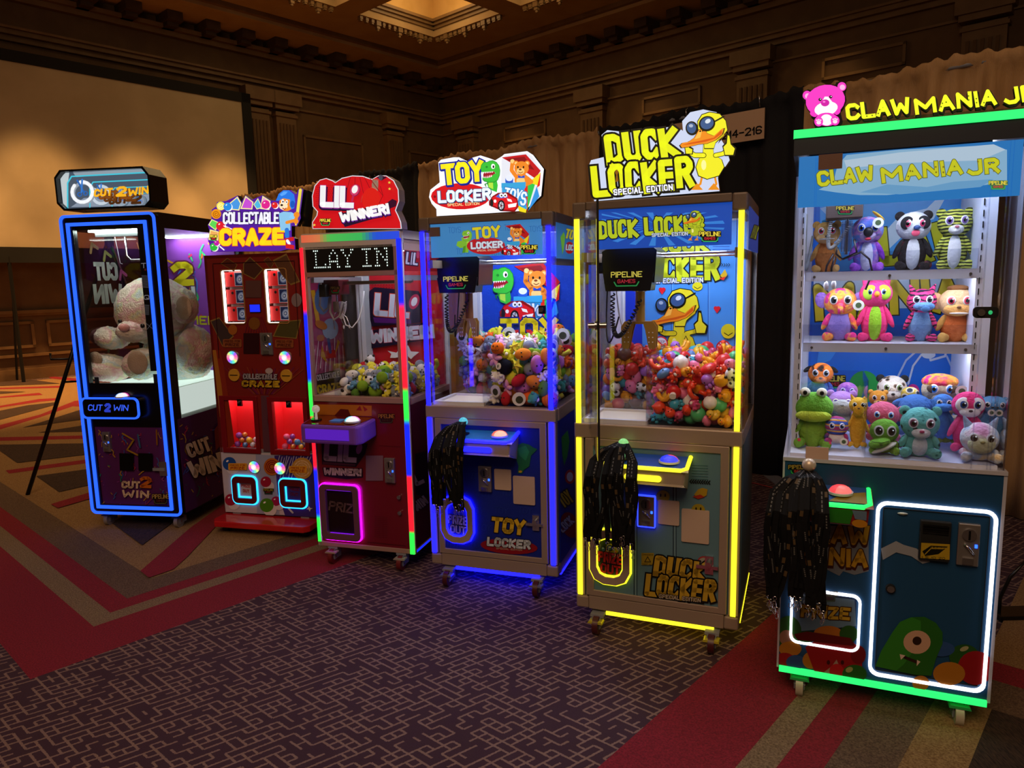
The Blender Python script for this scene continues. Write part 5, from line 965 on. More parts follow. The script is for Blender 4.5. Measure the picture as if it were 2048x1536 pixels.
for k in range(n):
    u = (k+.5)/n; cols = [(0, 'e86848'), (.18, 'e08050'), (.3, '50c858'), (.62, '40c060'), (.76, '2858e0'), (1, '3050f0')]
    for j in range(len(cols)-1):
        if cols[j][0] <= u <= cols[j+1][0]: w = (u-cols[j][0])/(cols[j+1][0]-cols[j][0]); h = ''.join('%02x' % int(int(cols[j][1][i:i+2], 16)*(1-w)+int(cols[j+1][1][i:i+2], 16)*w) for i in (0, 2, 4))
    x0, x1 = .012+(W3-.024)*k/n, .012+(W3-.024)*(k+1)/n; c.put([(x0, 1.828), (x1, 1.828), (x1, 1.868), (x0, 1.868)], h)
mb.build('light_strip', p3, label='wide light band shading from red through green to blue')
ledrun(.0, .018, .125, 1.80, [(0, R_), (.2, R_), (.22, B_), (.43, B_), (.45, G_), (.555, G_), (.565, R_), (.73, R_), (.75, B_), (.9, B_), (.92, G_), (1, G_)], 'left edge light strip')
ledrun(W3-.03, W3-.004, .1, 1.83, [(0, B_), (.19, B_), (.21, 'ff2040'), (.455, R_), (.47, G_), (.555, G_), (.575, B_), (.735, B_), (.745, R_), (.92, R_), (.93, G_), (1, G_)], 'right edge light strip')
mb = MB(); mb.box(W3-.034, W3, 0, .012, .1, 1.83, mat('c8c0b8', .4)).box(-.002, .02, 0, .012, .1, 1.8, mat('c8c0b8', .4)); mb.build('edge_trim', p3)
mb = MB(); mb.box(W3-.004, W3+.001, .02, D3-.03, .105, .118, em(B_, 2)).build('underglow_strip', p3)
# dotted display
mb = MB(); mb.box(.033, W3-.056, .0, .012, 1.668, 1.802, mat('030304', .5)); dsp = mb.build('text_display', p3)
mb = MB(); DOT = {'L': '1110000/0100000/0100000/0100000/0100000/0100001/1111111', 'A': '0001000/0010100/0100010/0100010/0111110/0100010/1100011', 'Y': '1100011/0100010/0010100/0001000/0001000/0001000/0011100', 'I': '0111110/0001000/0001000/0001000/0001000/0001000/0111110', 'N': '1100011/0110001/0101001/0100101/0100011/0100001/1110001'}
DM = em('e8fff4', 1.3); f5 = a5(0); x0 = .085
for li, ch in enumerate('LAY IN'):
    if ch == ' ': x0 += .03; continue
    for r_, row in enumerate(DOT[ch].split('/')):
        for q_, b_ in enumerate(row):
            if b_ == '1':
                cx, cz = x0+q_*.0115, 1.781-r_*.0148; mb.add([(cx-.0028, -.002, cz-.0036), (cx+.0028, -.002, cz-.0036), (cx+.0028, -.002, cz+.0036), (cx-.0028, -.002, cz+.0036)], [(0, 1, 2, 3)], DM)

    x0 += .085
mb.build('lit_dot_text', dsp)
mb = MB(); mb.box(.034, W3-.055, .01, .014, .98, 1.64, GLASS); mb.build('front_glass', p3)
MB().box(W3-.01, W3-.006, .03, D3-.03, .975, 1.77, GLASS).build('side_glass', p3); MB().box(.004, .008, .03, D3-.03, .975, 1.8, GLASS).build('side_glass', p3)
mb = MB(); mb.box(.1, W3-.02, D3-.03, D3-.01, .97, 1.8, pr('c01828')); c = Cv(mb, a5(D3-.03), 'F', D3-.03, clip=(.1, W3-.02, .97, 1.8))
for k in range(14):
    for j in range(8): c.E('8c1018', 575+22*k, 860+22*j, 5+j*.3, n=6)
c.P('1c1230', '580,930 620,900 960,930 980,980 975,1170 600,1200 575,1100'); c.P('5a1c70', '610,1130 770,1140 900,1150 900,1180 620,1170'); c.T('LIL', (615, 1130), (880, 1150), 200, 'd0d8e8', t=.34, out='e85030', ow=.02); c.E('c02050', 925, 1010, 38, 60, 20); c.E('e8ecf4', 925, 1010, 22, 36, 20)
c.P('1c1230', '560,1235 700,1215 1010,1170 1020,1300 590,1370'); c.T('WINNER!', (590, 1335), (1080, 1290), 110, 'd8dce8', t=.3, out='c03048', ow=.02); c.P('e8ecf0', '720,1385 790,1400 830,1345 880,1345 900,1390 965,1395 920,1430 900,1450 870,1420 780,1440 740,1440 750,1410')
mb.build('rear_print', p3)
s_5 = crop(QS, 3, 3.839, 590, 340); mb = MB(); mb.box(W3-.004, W3, .03, D3-.04, 1.66, 1.77, dim('8c1018')); c = Cv(mb, s_5, 'S', W3, dim, clip=(.03, D3-.04, 1.66, 1.77)); c.T('LIL', (845, 735), (935, 745), 120, 'b8b0b8', t=.34, out='201028', ow=.05); c.E('a83050', 940, 650, 12, 30); mb.build('side_print', p3)
s_6 = crop(QS, 3, 3.839, 590, 720); mb = MB(); mb.box(W3-.01, W3-.002, .03, D3-.03, .12, .94, dim('4c0c24')); c = Cv(mb, s_6, 'S', W3-.002, dim, clip=(.03, D3-.03, .12, .94)); c.P('1a0a24', '925,720 1040,690 1040,1060 930,1030'); c.T('L', (945, 1000), (1010, 970), 260, '9a8ab0', t=.35); c.T('WIN', (940, 1170), (1030, 1100), 80, 'a090b8', t=.3, out='1a0a24', ow=.05); mb.build('side_print', p3)
# front print below
c6 = a6(.004); mb = MB(); c = Cv(mb, c6, 'F', .004, dim)
c.P('b0641c', '165,340 480,345 590,350 590,430 165,420'); c.P('5c1010', '300,430 350,375 410,380 430,430'); c.P('8c1820', '470,385 500,350 515,390'); c.P('8c1820', '520,350 535,395 560,380')
logo(c, 640, 415, 765, 485, a='a87038', b='503028', g='504838', bk='300810')
c.P('180c20', '205,640 560,640 540,720 470,820 210,800'); c.P('4a2038', '215,780 465,800 465,812 215,800'); c.T('LIL', (222, 780), (470, 795), 150, '9a8098', t=.36, out='241028', ow=.03); c.E('a0608c', 495, 680, 22, 42, 15)
c.P('180c20', '212,825 520,830 525,900 400,915 225,890'); c.T('WINNER!', (222, 882), (512, 892), 58, 'b8a0a8', t=.3, out='3a1838', ow=.03); c.S('400810', 2, '650,655 815,665'); c.S('380810', 3, '560,1395 850,1425')
c.B('7c5c74', 547, 732, 680, 925)
for k in range(9):
    for j in range(12): c.E('480810', 620+12*k, 1200+14*j, 3, n=5)
mb.build('door_print', p3)
coinmech(p3, .452, .505, .513, .645)
for z in (.425, .335): MB().cyl((.53, -.012, z), (.53, .0, z), .011, CHROME).build('door_lock', p3)
x0, z0, x1, z1 = .036, .148, .284, .474; PU = em('9020ff', 2.0)
mb = MB(); mb.ring(rrp(x0, z0, x1, z1, .03), rrp(x0+.04, z0+.04, x1-.035, z1-.03, .012), -.025, 0, mat('6a4058', .4)); o = mb.build('prize_door', p3, bev=.004)
MB().ring(rrp(x0-.006, z0-.006, x1+.006, z1+.006, .034), rrp(x0, z0, x1, z1, .03), -.01, -.002, em('d808ff', 6)).build('neon_outline', o)
MB().ring(rrp(x0+.028, z0+.03, x1-.032, z1-.028, .014), rrp(x0+.038, z0+.04, x1-.037, z1-.032, .01), -.018, -.004, PU).build('neon_outline', o)
mb = MB(); mb.box(x0+.038, x1-.035, -.004, -.001, z0+.038, z1-.03, dim('1c0a10')); c = Cv(mb, c6, 'F', -.004, dim); c.T('PRIZE', (262, 1150), (500, 1185), 75, '5c4444', t=.2); mb.build('flap', o)
# console
cx0, cx1, yf = .028, .412, -.165
mb = MB(); pts = [(cx0+.015, yf), (cx1-.04, yf), (cx1-.01, yf+.03), (cx1, 0), (cx0-.005, 0), (cx0, yf+.02)]; n = 6
mb.add([(x, y, z-.02*(-y)/.165) for z in (.765, .868) for x, y in pts], [list(range(n-1, -1, -1)), list(range(n, 2*n))]+[(k, (k+1) % n, n+(k+1) % n, n+k) for k in range(n)], mat('7a48c0', .35)); con = mb.build('control_console', p3, bev=.012)
mb = MB(); mb.box(cx0+.04, cx1-.08, yf-.003, yf+.002, .77, .828, em('6a28e0', .55)); mb.build('lit_front', con)
mb = MB(); mb.add([(cx0+.008, -.003, .8705), (cx1-.012, -.003, .8705), (cx1-.05, yf+.012, .8515), (cx0+.02, yf+.012, .8515)], [(0, 3, 2, 1)], mat('6c1410', .1, 0, 0, .5, coat=.8)); mb.build('control_decal', con)
mb = MB(); mb.add([(.19, -.06, .867), (.26, -.06, .867), (.25, -.11, .862), (.18, -.11, .862)], [(0, 3, 2, 1)], em('3a6aa8', .5)); mb.build('small_display', con)
dome(con, .315, -.09, .859, .04, 'ff90e8', '70e8ff', 'ffffff'); joystick(con, .09, -.085, .86, mat('e8d0c0', .15, 0, .35), h=.045, r=.022)
casters(p3, W3, D3, z=.098)
# carriage and claw
f = a5(.2); gx, gz = f(312, 910); P5 = lambda x, y, yy=.2: (lambda q: (q[0], yy, q[1]))(a5(yy)(x, y))
mb = MB(); mb.box(gx-.055, gx+.055, .14, .26, gz-.035, gz+.05, mat('4a0c18', .4)); cg = mb.build('claw_carriage', p3, bev=.004)
mb = MB(); c = Cv(mb, a5(.14), 'F', .14, dim); logo(c, 275, 895, 345, 945, a='9a8040'); mb.build('lettering', cg)
mb = MB(); mb.box(.03, W3-.04, .19, .21, 1.60, 1.615, CHROME).box(.03, .05, .04, D3-.04, 1.61, 1.64, GREYM).box(W3-.06, W3-.04, .04, D3-.04, 1.61, 1.64, GREYM).cyl((gx, .2, 1.6), (W3-.05, .2, 1.6), .005, CHROME).box(.04, .08, .1, .16, 1.53, 1.6, MATT); mb.build('guide_rail', cg)
mb = MB(); mb.tube([P5(200, 850), P5(195, 960), P5(190, 1040), P5(220, 1085), P5(255, 1060), P5(265, 980)], .0065, GREYM, 8).tube([P5(275, 960), P5(270, 1090), P5(300, 1150), P5(345, 1120), P5(365, 1010)], .007, mat('a0a0a0', .4), 8).tube([P5(530, 930, .3), P5(520, 1040, .3), P5(490, 1150, .25), P5(440, 1210), P5(390, 1190), P5(365, 1110)], .004, WHT, 6); mb.build('cable', cg)
mb = MB(); mb.tube(coil(V(P5(385, 1010)), V(P5(390, 1090)), V(P5(350, 1140)), .008, 14, 160), .0018, WHT, 5); mb.build('coiled_cord', cg)
mb = MB(); q = P5(325, 1050); mb.box(q[0]-.018, q[0]+.018, .185, .215, q[2]-.03, q[2]+.03, CHROME).cyl((q[0], .2, q[2]), (q[0], .2, gz-.03), .006, CHROME)
for x_, x2 in ((290, 300), (345, 375), (395, 420)): mb.tube([P5(325, 1080), P5(x_, 1130), P5(x2, 1190), P5(x2+5, 1225)], .0028, CHROME, 6)
for x_, y_ in ((375, 1205), (418, 1200)): mb.ell(P5(x_, y_), (.006, .006, .012), WHT, seg=8, rings=6)
mb.build('claw', cg)
mb = MB(); mb.box(.06, W3-.06, .25, .28, 1.775, 1.79, em('f0f4ff', 26)); mb.build('inner_light', p3)
mb = MB(); mb.box(.15, .154, .02, .3, .98, 1.16, CLEAR).box(.035, .15, .3, .304, .98, 1.16, CLEAR).box(.035, .152, .03, .3, .965, .975, mat('d8d0c0')); mb.build('chute_divider', p3)
# marquee
f5 = a5(); sg = board(p3, 3, f5, '135,452 132,400 165,350 170,320 135,280 130,200 150,120 190,75 240,62 290,80 310,95 360,60 440,42 520,45 590,70 640,42 700,42 760,80 795,150 800,240 775,310 795,350 815,400 820,452', .07, em('e8e8f4', .8), mat('b8a8a8', .5), label='red lit cloud-shaped sign with a white rim')
mb = MB(); c = Cv(mb, f5, 'F', 0, lambda q: em(q, .85), z0=.001)
c.P('d8141c', '140,448 138,402 172,350 178,318 142,278 137,200 156,124 194,80 240,68 288,86 310,101 362,67 440,49 520,52 590,76 640,48 700,48 755,85 789,152 794,238 768,310 788,352 808,402 812,448')
for k in range(11):
    for j in range(12): c.E('a00c14', 165+15*k+7*(j % 2), 120+15*j, 4, n=6)
for k in range(14): c.S('8c0c18', 4, [(440+4*k*3, 60+k % 3*4), (400+24*k, 200)]) if k % 3 == 0 else None
c.P('3a0a28', '700,270 760,225 795,240 790,280 740,300'); c.P('3a0a28', '640,60 680,45 720,60 680,85'); c.E('4a4a58', 672, 62, 16, 22)
for x, y in ((738, 100), (740, 148), (165, 424)): c.P('f0d850', [(x+12*cos(R(-90+36*i))*(1 if i % 2 == 0 else .45), y+12*sin(R(-90+36*i))*(1 if i % 2 == 0 else .45)) for i in range(10)])
c.E('e02018', 600, 230, 70, 90); c.S('9a1018', 5, '670,130 690,200 660,260'); c.T('LIL', (210, 318), (455, 328), 195, '6a2080', t=.4, out='1c1030', ow=.05); c.T('LIL', (212, 298), (462, 305), 185, 'f8fcff', t=.32, out='b83090', ow=.014)
c.E('8c1848', 478, 160, 38, 48, 20); c.E('d84070', 476, 158, 33, 44, 20); c.E('ffffff', 476, 152, 22, 32, 20); c.S('c02858', 16, '465,200 455,240')
c.P('2a1030', '350,340 740,258 752,340 400,440'); c.T('WINNER!', (375, 420), (748, 352), 88, '6a2898', t=.34, out='1c1030', ow=.05); c.T('WINNER!', (372, 410), (745, 340), 86, 'ffffff', t=.3); logo(c, 210, 378, 294, 430)
mb.build('printed_face', sg)
mb = MB()
for k in range(10): x = 608+4*k; mb.tube([(lambda q: (q[0], -.012-.002*(k % 3), q[1]))(f5(x, 70+(k*7) % 20)), (lambda q: (q[0], -.014, q[1]))(f5(602+5*k, 120)), (lambda q: (q[0], -.012, q[1]))(f5(606+4*k, 165))], .0022, mat('f0f0f0', .6), 5)
mb.tube([(lambda q: (q[0], -.01, q[1]))(f5(a, b)) for a, b in ((605, 130), (560, 160), (525, 200), (515, 250))], .0014, mat('e8a0a0'), 5).tube([(lambda q: (q[0], -.01, q[1]))(f5(a, b)) for a, b in ((630, 165), (650, 220), (655, 275))], .0014, mat('f0f0f0'), 5)
tag(mb.build('cable_bundle'), 'small bundle of white wire tied to the red cloud-shaped sign', 'cable').matrix_world = MT(3)
# ------------------------------------------------------------ cabinet 6: big plush cabinet
p6 = machine(6, 'claw_machine', 'big white-and-blue cabinet with green light strips and shelves of large plush animals', 'claw machine')
W6, D6, H6 = .684, .66, 2.08; GRN = em('2cf070', 1.3); WN = em('f4f4ff', 3.0); SIL = mat('c0c0cc', .35, .2); IN6 = mat('d4dcf4', .45); BL6 = dim('1c4468')
B3 = lambda y=0: crop(Q, 6, 3.746, 1560, 150, y=y); B4 = lambda y=0: crop(Q, 6, 3.572, 1560, 530, y=y); B5 = lambda y=0: crop(Q, 6, 2.648, 1520, 900, y=y)
mb = MB(); mb.box(0, W6, .01, D6, .12, .93, BL6); mb.build('lower_body', p6)
mb = MB(); mb.box(-.003, .004, -.002, D6, .115, .935, SIL).box(W6-.004, W6+.006, -.002, D6, .115, .935, SIL).box(-.003, W6+.006, -.006, D6, .925, .938, SIL); mb.build('edge_trim', p6)
mb = MB(); mb.box(.006, W6-.005, -.012, .004, .103, .124, GRN).build('underglow_strip', p6)
mb = MB(); mb.box(-.002, W6+.01, -.006, .01, 2.058, 2.085, GRN).build('top_light_strip', p6)
mb = MB(); mb.box(.0, W6, .0, D6, 2.0, 2.062, mat('061426', .5)).box(.05, W6-.1, .01, .03, 1.975, 2.0, mat('5c4a40', .5)); mb.build('top_fascia', p6)
mb = MB(); mb.box(.0, W6, D6-.015, D6, .93, 2.0, IN6).box(.0, .065, D6-.08, D6-.015, .94, 2.0, IN6).box(W6-.065, W6, D6-.08, D6-.015, .94, 2.0, IN6).box(.02, .045, .12, .3, .94, 2.0, IN6).box(W6-.085, W6-.035, .2, D6-.08, .94, 2.0, IN6).box(.02, W6-.02, .02, D6-.02, .935, .95, IN6); mb.build('inner_housing', p6)
mb = MB()
for k in range(26): z = .98+.038*k; mb.box(W6-.078, W6-.075, .196, .2, z, z+.022, MATT).box(.036, .039, .116, .12, z, z+.022, MATT)
mb.build('shelf_slots', p6)
MB().box(W6-.008, W6-.003, .005, D6, .938, 2.0, glassm('mirror_acrylic', .5)).build('side_glass', p6); MB().box(.01, .014, .005, D6, .938, 2.0, GLASS).build('side_glass', p6)
mb = MB(); mb.box(.02, W6-.012, .006, .012, .94, 1.995, GLASS); fg = mb.build('front_glass', p6)
mb = MB()
for x in (.07, .075, W6-.1, W6-.055, W6-.045): mb.box(x, x+.003, .0, .006, .94, 1.995, CLEAR)
mb.build('acrylic_edge', fg)
mb = MB(); x_, z_ = Q(6, 1560+1440/3.572, 530+338/3.572); mb.prism(rrp(x_-.025, z_-.018, x_+.045, z_+.018, .012), -.012, .0, MATT).cyl((x_-.004, -.02, z_), (x_-.004, -.012, z_), .011, CHROME).ell((x_+.022, -.013, z_), (.006, .002, .007), em('30c070', .8), seg=10, rings=6); mb.build('glass_lock', p6)
for zz in (1.597, 1.333):
    mb = MB(); mb.box(.05, .615, .2, .56, zz-.004, zz+.004, mat('c8ccd8', .4)).box(.05, .615, .196, .2, zz-.028, zz+.006, mat('b4b8c8', .4)); sh = mb.build('plush_shelf', p6)
    mb = MB(); [mb.cyl((x, .19, zz-.012), (x, .196, zz-.012), .005, CHROME, n=8) for x in (.08, .33, .58)]; mb.build('shelf_screw', sh)
    mb = MB(); mb.box(.07, .6, .215, .24, zz-.016, zz-.005, em('e4ecff', 22)).build('shelf_light', sh)
    mb = MB(); mb.box(.045, .60, .192, .195, zz+.006, zz+.075, CLEAR).build('acrylic_lip', sh)
mb = MB(); mb.box(.07, .6, .05, .12, 1.975, 1.985, em('e4ecff', 26)).build('inner_light', p6)
# header print and rear print
mb = MB(); mb.box(.018, W6-.02, .0, .004, 1.825, 1.995, mat('2a86d8', .4, 0, .6)); c = Cv(mb, B3(0), 'F', .0, lambda q: mat(q, .4, 0, .72), clip=(.018, W6-.02, 1.825, 1.995))
c.P('8cbce0', '290,860 420,880 600,900 800,900 1000,880 1300,850 1500,830 1700,800 1700,560 1500,530 900,560 500,600 430,680 400,800'); c.P('b8d4ec', '480,640 900,580 1600,520 1690,560 1500,640 900,660 500,700'); c.P('6ca8d8', '600,880 800,820 1100,840 1300,800 1600,780 1500,840 900,895')
c.T('CLAW', (285, 838), (705, 790), 120, 'd0d428', t=.26, out='5c6420', ow=.03, jit=.04); c.T('MANIA', (760, 812), (1375, 740), 120, 'd0d428', t=.26, out='5c6420', ow=.03, jit=.04); c.T('JR', (1405, 758), (1650, 735), 120, 'd0d428', t=.27, out='5c6420', ow=.03)
for k, (x, y) in enumerate(((400, 800), (430, 795), (485, 780), (520, 745), (960, 760), (975, 720), (1165, 690), (1168, 730), (1222, 690), (1222, 730), (1280, 730), (1480, 650), (1570, 670), (1600, 720))): c.E('8c7c18', x, y, 7)
logo(c, 1562, 795, 1700, 860, bk='48784c'); mb.build('header_print', p6)
x0, z1 = B3(0)(290, 600); x1, z0 = B3(0)(465, 700); MB().box(x0, x1, -.005, -.001, z0, z1, mat('6a4a3c', .6)).build('blank_card', p6)
yb = D6-.016; mb = MB(); mb.box(.07, W6-.07, yb, yb+.001, .95, 1.99, pr('1c70d8')); c = Cv(mb, B3(yb), 'F', yb, clip=(.07, W6-.07, .95, 1.99))
c.P('50a8f0', '300,950 1410,900 1410,1400 300,1480'); c.P('d8ecfc', '760,1200 900,1050 1100,1000 1200,900 1250,900 1150,1080 1000,1130 820,1300'); c.P('a8d4f8', '300,1000 500,940 520,1000 400,1100')
c.T('LAW', (760, 1440), (1410, 1380), 300, 'd8d828', t=.28, out='303018', ow=.02); c.fn = B4(yb)
c.P('c8e0f8', '240,70 1370,60 1370,300 240,320'); c.T('MANIA', (255, 400), (1310, 330), 270, 'f0d81c', t=.25, out='2c2c18', ow=.025, jit=.03); c.E('30a848', 600, 870, 110, 115); c.E('e03090', 950, 900, 45, 50); c.P('3a96f0', '280,600 420,590 360,680 260,720')
c.S('e0e8f4', 16, '1060,590 1075,680 1180,650 1185,600'); c.S('c0d0e8', 14, '990,600 900,680 840,800'); c.S('e0e8f4', 14, '1010,640 950,720 915,850'); c.S('c0d0e8', 14, '1190,650 1230,740 1250,820'); c.E('e8f0f8', 1060, 640, 50, 28); logo(c, 300, 790, 465, 880); mb.build('rear_print', p6)
# chute partition
cx, cz = .264, 1.226
mb = MB(); mb.box(cx, cx+.003, .015, .28, .95, cz, CLEAR).box(.02, cx, .28, .283, .95, cz, CLEAR).box(cx+.003, W6-.03, .02, .023, .95, 1.19, CLEAR); mb.build('chute_divider', p6)
x0, z1 = Q(6, 1560+185/3.572, 530+1295/3.572, .0); x1, z0 = Q(6, 1560+345/3.572, 530+1392/3.572, .0); MB().box(x0, x1, -.005, -.001, z0, z1, mat('c0a090', .6)).build('blank_card', p6)
# claw carriage
q0 = B3(.2)(345, 1080); q1 = B3(.2)(625, 980)
mb = MB(); mb.box(q0[0], q1[0], .2, .32, q0[1], q1[1]+.03, mat('4a3c38', .4)); cg = mb.build('claw_carriage', p6, bev=.004)
mb = MB(); c = Cv(mb, B3(.2), 'F', .2, lambda q: mat(q, .4, 0, .2)); logo(c, 420, 985, 555, 1045); mb.build('lettering', cg)
P3 = lambda x, y, yy=.22: (lambda q: V((q[0], yy, q[1])))(B3(yy)(x, y))
mb = MB(); q = P3(500, 1200); mb.cyl(q+V((0, 0, -.06)), q+V((0, 0, .05)), .018, glassm('claw_housing', .25, (.8, .8, .85)), n=16).box(q.x-.022, q.x+.022, q.y-.022, q.y+.022, q.z-.05, q.z+.04, CLEAR).cyl(q+V((0, 0, -.07)), q+V((0, 0, .07)), .006, CHROME)
for pts in (((555, 1230), (575, 1330), (470, 1380)), ((430, 1290), (420, 1340), (470, 1380), (600, 1330)), ((600, 1320), (670, 1380), (690, 1470), (660, 1560), (640, 1610)), ((400, 1340), (350, 1430), (335, 1520), (345, 1570)), ((410, 1360), (385, 1450), (385, 1520), (400, 1560))): mb.tube([P3(a, b) for a, b in pts], .0038, mat('3a3438', .3, .6), 6)
for a, b in ((345, 1580), (402, 1570)): mb.ell(P3(a, b), (.009, .009, .018), mat('b8b0b0', .4), seg=10, rings=7)
mb.build('claw', cg)
mb = MB(); mb.tube(coil(P3(385, 1090), P3(300, 1480), P3(520, 1130), .0055, 46, 500), .0022, mat('9a9a9a', .35), 5); mb.build('coiled_cord', cg)
mb = MB()
for k in range(4): mb.tube(bez((.045, .24+.02*k, 1.82), (.03+.004*k, .2, 1.45), (.07, .3, 1.74)), .0045, mat('7a7a7a', .4), 6)
mb.build('cable', cg)
# lower front print
c5 = B5(0); mb = MB(); c = Cv(mb, c5, 'F', -.001, dim, clip=(.005, W6-.005, .126, .924));  mb.box(.004, W6-.004, -.001, .011, .125, .925, BL6)
logo(c, 150, 78, 275, 128, a='b89a40'); c.P('6a7078', '330,400 575,400 575,640 500,660 440,640 420,665 330,620'); c.T('CLAW', (200, 495), (578, 500), 105, 'a8801c', t=.27, out='3c1c0c', ow=.04, jit=.04, shadow='3c1410', so=(0, 12)); c.T('MANIA', (150, 605), (570, 620), 100, 'a8801c', t=.26, out='3c1c0c', ow=.04, jit=.04, shadow='3c1410', so=(0, 12))
c.P('8c9098', '640,520 720,480 760,500 830,520 900,590 860,600 800,560 720,540 650,580'); c.P('5c7890', '180,755 500,790 510,930 400,940 180,960')
for q, cc in (((150, 960, 70, 85), '24501c'), ((140, 990, 38, 40), '8c6450'), ((160, 1050, 60, 40), 'a86c1c'), ((130, 1120, 60, 50), '8c1418'), ((190, 1120, 52, 38), '2a4a80'), ((270, 1110, 45, 45), 'a86c1c'), ((1080, 1090, 80, 65), '24501c'), ((1140, 1150, 95, 90), '8c1418'), ((960, 1050, 70, 40), '2a4a80'), ((1000, 1180, 85, 62), 'a86c1c'), ((850, 1230, 45, 40), 'a86c1c'), ((250, 985, 60, 30), '24501c'), ((360, 965, 75, 38), 'a8641c'), ((470, 970, 50, 45), '24501c')): c.E(cc, *q)
c.E('9a9a70', 1080, 1048, 24, 12, -20); c.P('8c1418', '240,1040 300,1000 470,1000 540,1050 540,1200 420,1220 300,1200'); c.E('6c1014', 520, 1080, 40, 50)
for x in (362, 436): c.E('3c0c0c', x, 1120, 9, 12)
c.P('9a8070', '405,1105 425,1150 440,1185 410,1200 370,1190 340,1170 380,1140'); c.E('b01c20', 405, 1165, 38, 38); c.E('24601c', 500, 1180, 65, 48); c.E('9aa060', 472, 1158, 20, 14, -20)
c.P('24601c', '610,1140 640,1060 700,960 740,905 800,880 870,878 930,910 965,960 965,1020 930,1100 905,1190 820,1185 700,1160'); c.P('2f7a24', '610,1140 640,1060 700,960 740,905 800,880 850,900 850,1000 760,1130 720,1162'); c.E('c09a80', 830, 1012, 72, 62); c.E('2c1810', 830, 1005, 24, 23)
c.S('2c1810', 16, '765,1092 835,1120'); c.P('d0b8a8', '738,1075 768,1082 745,1105'); c.P('d0b8a8', '830,1105 848,1115 828,1138'); c.P('5c1014', '180,970 250,955 480,990 500,1030 200,1000')
mb.build('front_print', p6)
x0, z0, x1, z1 = .309, .148, .672, .803
mb = MB(); mb.ring(rrp(x0+.022, z0+.022, x1-.022, z1-.022, .004), rrp(x0+.024, z0+.024, x1-.024, z1-.024, .003), -.004, .0, MATT); sd = mb.build('service_door', p6)
MB().ring(rrp(x0, z0, x1, z1, .035), rrp(x0+.011, z0+.011, x1-.011, z1-.011, .027), -.009, -.001, WN).build('neon_outline', sd)
mb = MB(); mb.cyl((.367, -.016, .487), (.367, 0, .487), .012, CHROME).cyl((.367, -.012, .487), (.367, 0, .487), .016, MATT); mb.build('door_lock', sd)
mb = MB(); q = c5(755, 335); mb.ell((q[0], -.004, q[1]), (.017, .006, .005), mat('a8b0a8', .3, .4)); mb.build('finger_pull', sd)
q0 = c5(835, 570); q1 = c5(1012, 378); mb = MB(); mb.box(q0[0], q1[0], -.02, 0, q0[1], q1[1], MATT); bv = mb.build('bill_acceptor', p6, bev=.004)
mb = MB(); 
for k in range(4): mb.box(q0[0]+.008, q1[0]-.008, -.026+.002*k, -.018, q1[1]-.018-.01*k, q1[1]-.012-.01*k, BLACK)
mb.build('bill_slot', bv); mb = MB(); c = Cv(mb, c5, 'F', -.02, dim); c.P('a88c20', '850,480 1000,488 998,570 845,560'); c.P('101008', '855,525 900,495 990,500 940,540 870,550'); c.S('a88c20', 5, '870,540 900,510 985,508'); c.T('UP OR DOWN', (900, 512), (965, 516), 12, 'a88c20', t=.14); c.T('1 5 10 20', (850, 562), (975, 568), 12, '101008', t=.16); mb.build('printed_face', bv)
q0 = c5(1035, 600); q1 = c5(1167, 392); coinmech(p6, q0[0], q0[1], q1[0], q1[1])
x0, z0, x1, z1 = .039, .225, .277, .445
mb = MB(); mb.ring(rrp(x0, z0, x1, z1, .03), rrp(x0+.009, z0+.009, x1-.009, z1-.009, .023), -.009, -.001, WN); o = mb.build('neon_outline', p6)
mb = MB(); mb.box(x0+.016, x1-.016, -.0035, -.002, z0+.016, z1-.014, glassm('prize_flap', .06, (.8, .8, .84))); o = mb.build('prize_flap', p6); mb = MB(); c = Cv(mb, c5, 'F', -.0035, dim); logo(c, 305, 748, 410, 800, a='6c6040', b='5c3438', g='4c6450', bk='3c4048'); c.T('PRIZE', (215, 880), (475, 898), 68, 'b09028', t=.27, out='3c240c', ow=.06, jit=.04); mb.build('lettering', o)
# console
cx0, cx1, yf = .03, .281, -.13
mb = MB(); mb.add([(cx0+.008, 0, .715), (cx1-.004, 0, .715), (cx1-.006, yf+.005, .742), (cx0+.008, yf+.005, .742), (cx0, 0, .842), (cx1, 0, .842), (cx1, yf, .812), (cx0, yf, .812)], [(0, 1, 2, 3), (4, 7, 6, 5)[::-1], (3, 2, 6, 7), (0, 4, 5, 1), (2, 1, 5, 6), (0, 3, 7, 4)], mat('8c1c20', .4)); con = mb.build('control_console', p6, bev=.01)
mb = MB(); mb.tube([(cx0, 0, .84), (cx0, yf+.02, .816), (cx0+.02, yf, .812), (cx1-.02, yf, .812), (cx1, yf+.02, .816), (cx1, 0, .84)], .0085, em('20f058', 2.2), 8).build('light_edge', con)
mb = MB(); c = Cv(mb, lambda x, z: (x, -z), 'F', yf+.001, dim, z0=.004); c.P('b01c24', [(.045, -.80), (.11, -.80), (.105, -.75), (.045, -.75)]); c.P('24701c', [(.12, -.80), (.23, -.80), (.22, -.75), (.13, -.75)]); c.E('b07818', .25, -.755, .024, .014); c.E('b07818', .135, -.752, .02, .01); c.P('5c7088', [(.225, -.8), (.27, -.8), (.27, -.768), (.235, -.77)]); mb.build('console_print', con)
mb = MB(); mb.add([(cx0+.006, -.002, .845), (cx1-.006, -.002, .845), (cx1-.01, yf+.008, .818), (cx0+.01, yf+.008, .818)], [(0, 3, 2, 1)], pr('2c5ca8')); c = Cv(mb, lambda x, y: (x, y), 'T', .819, pr)
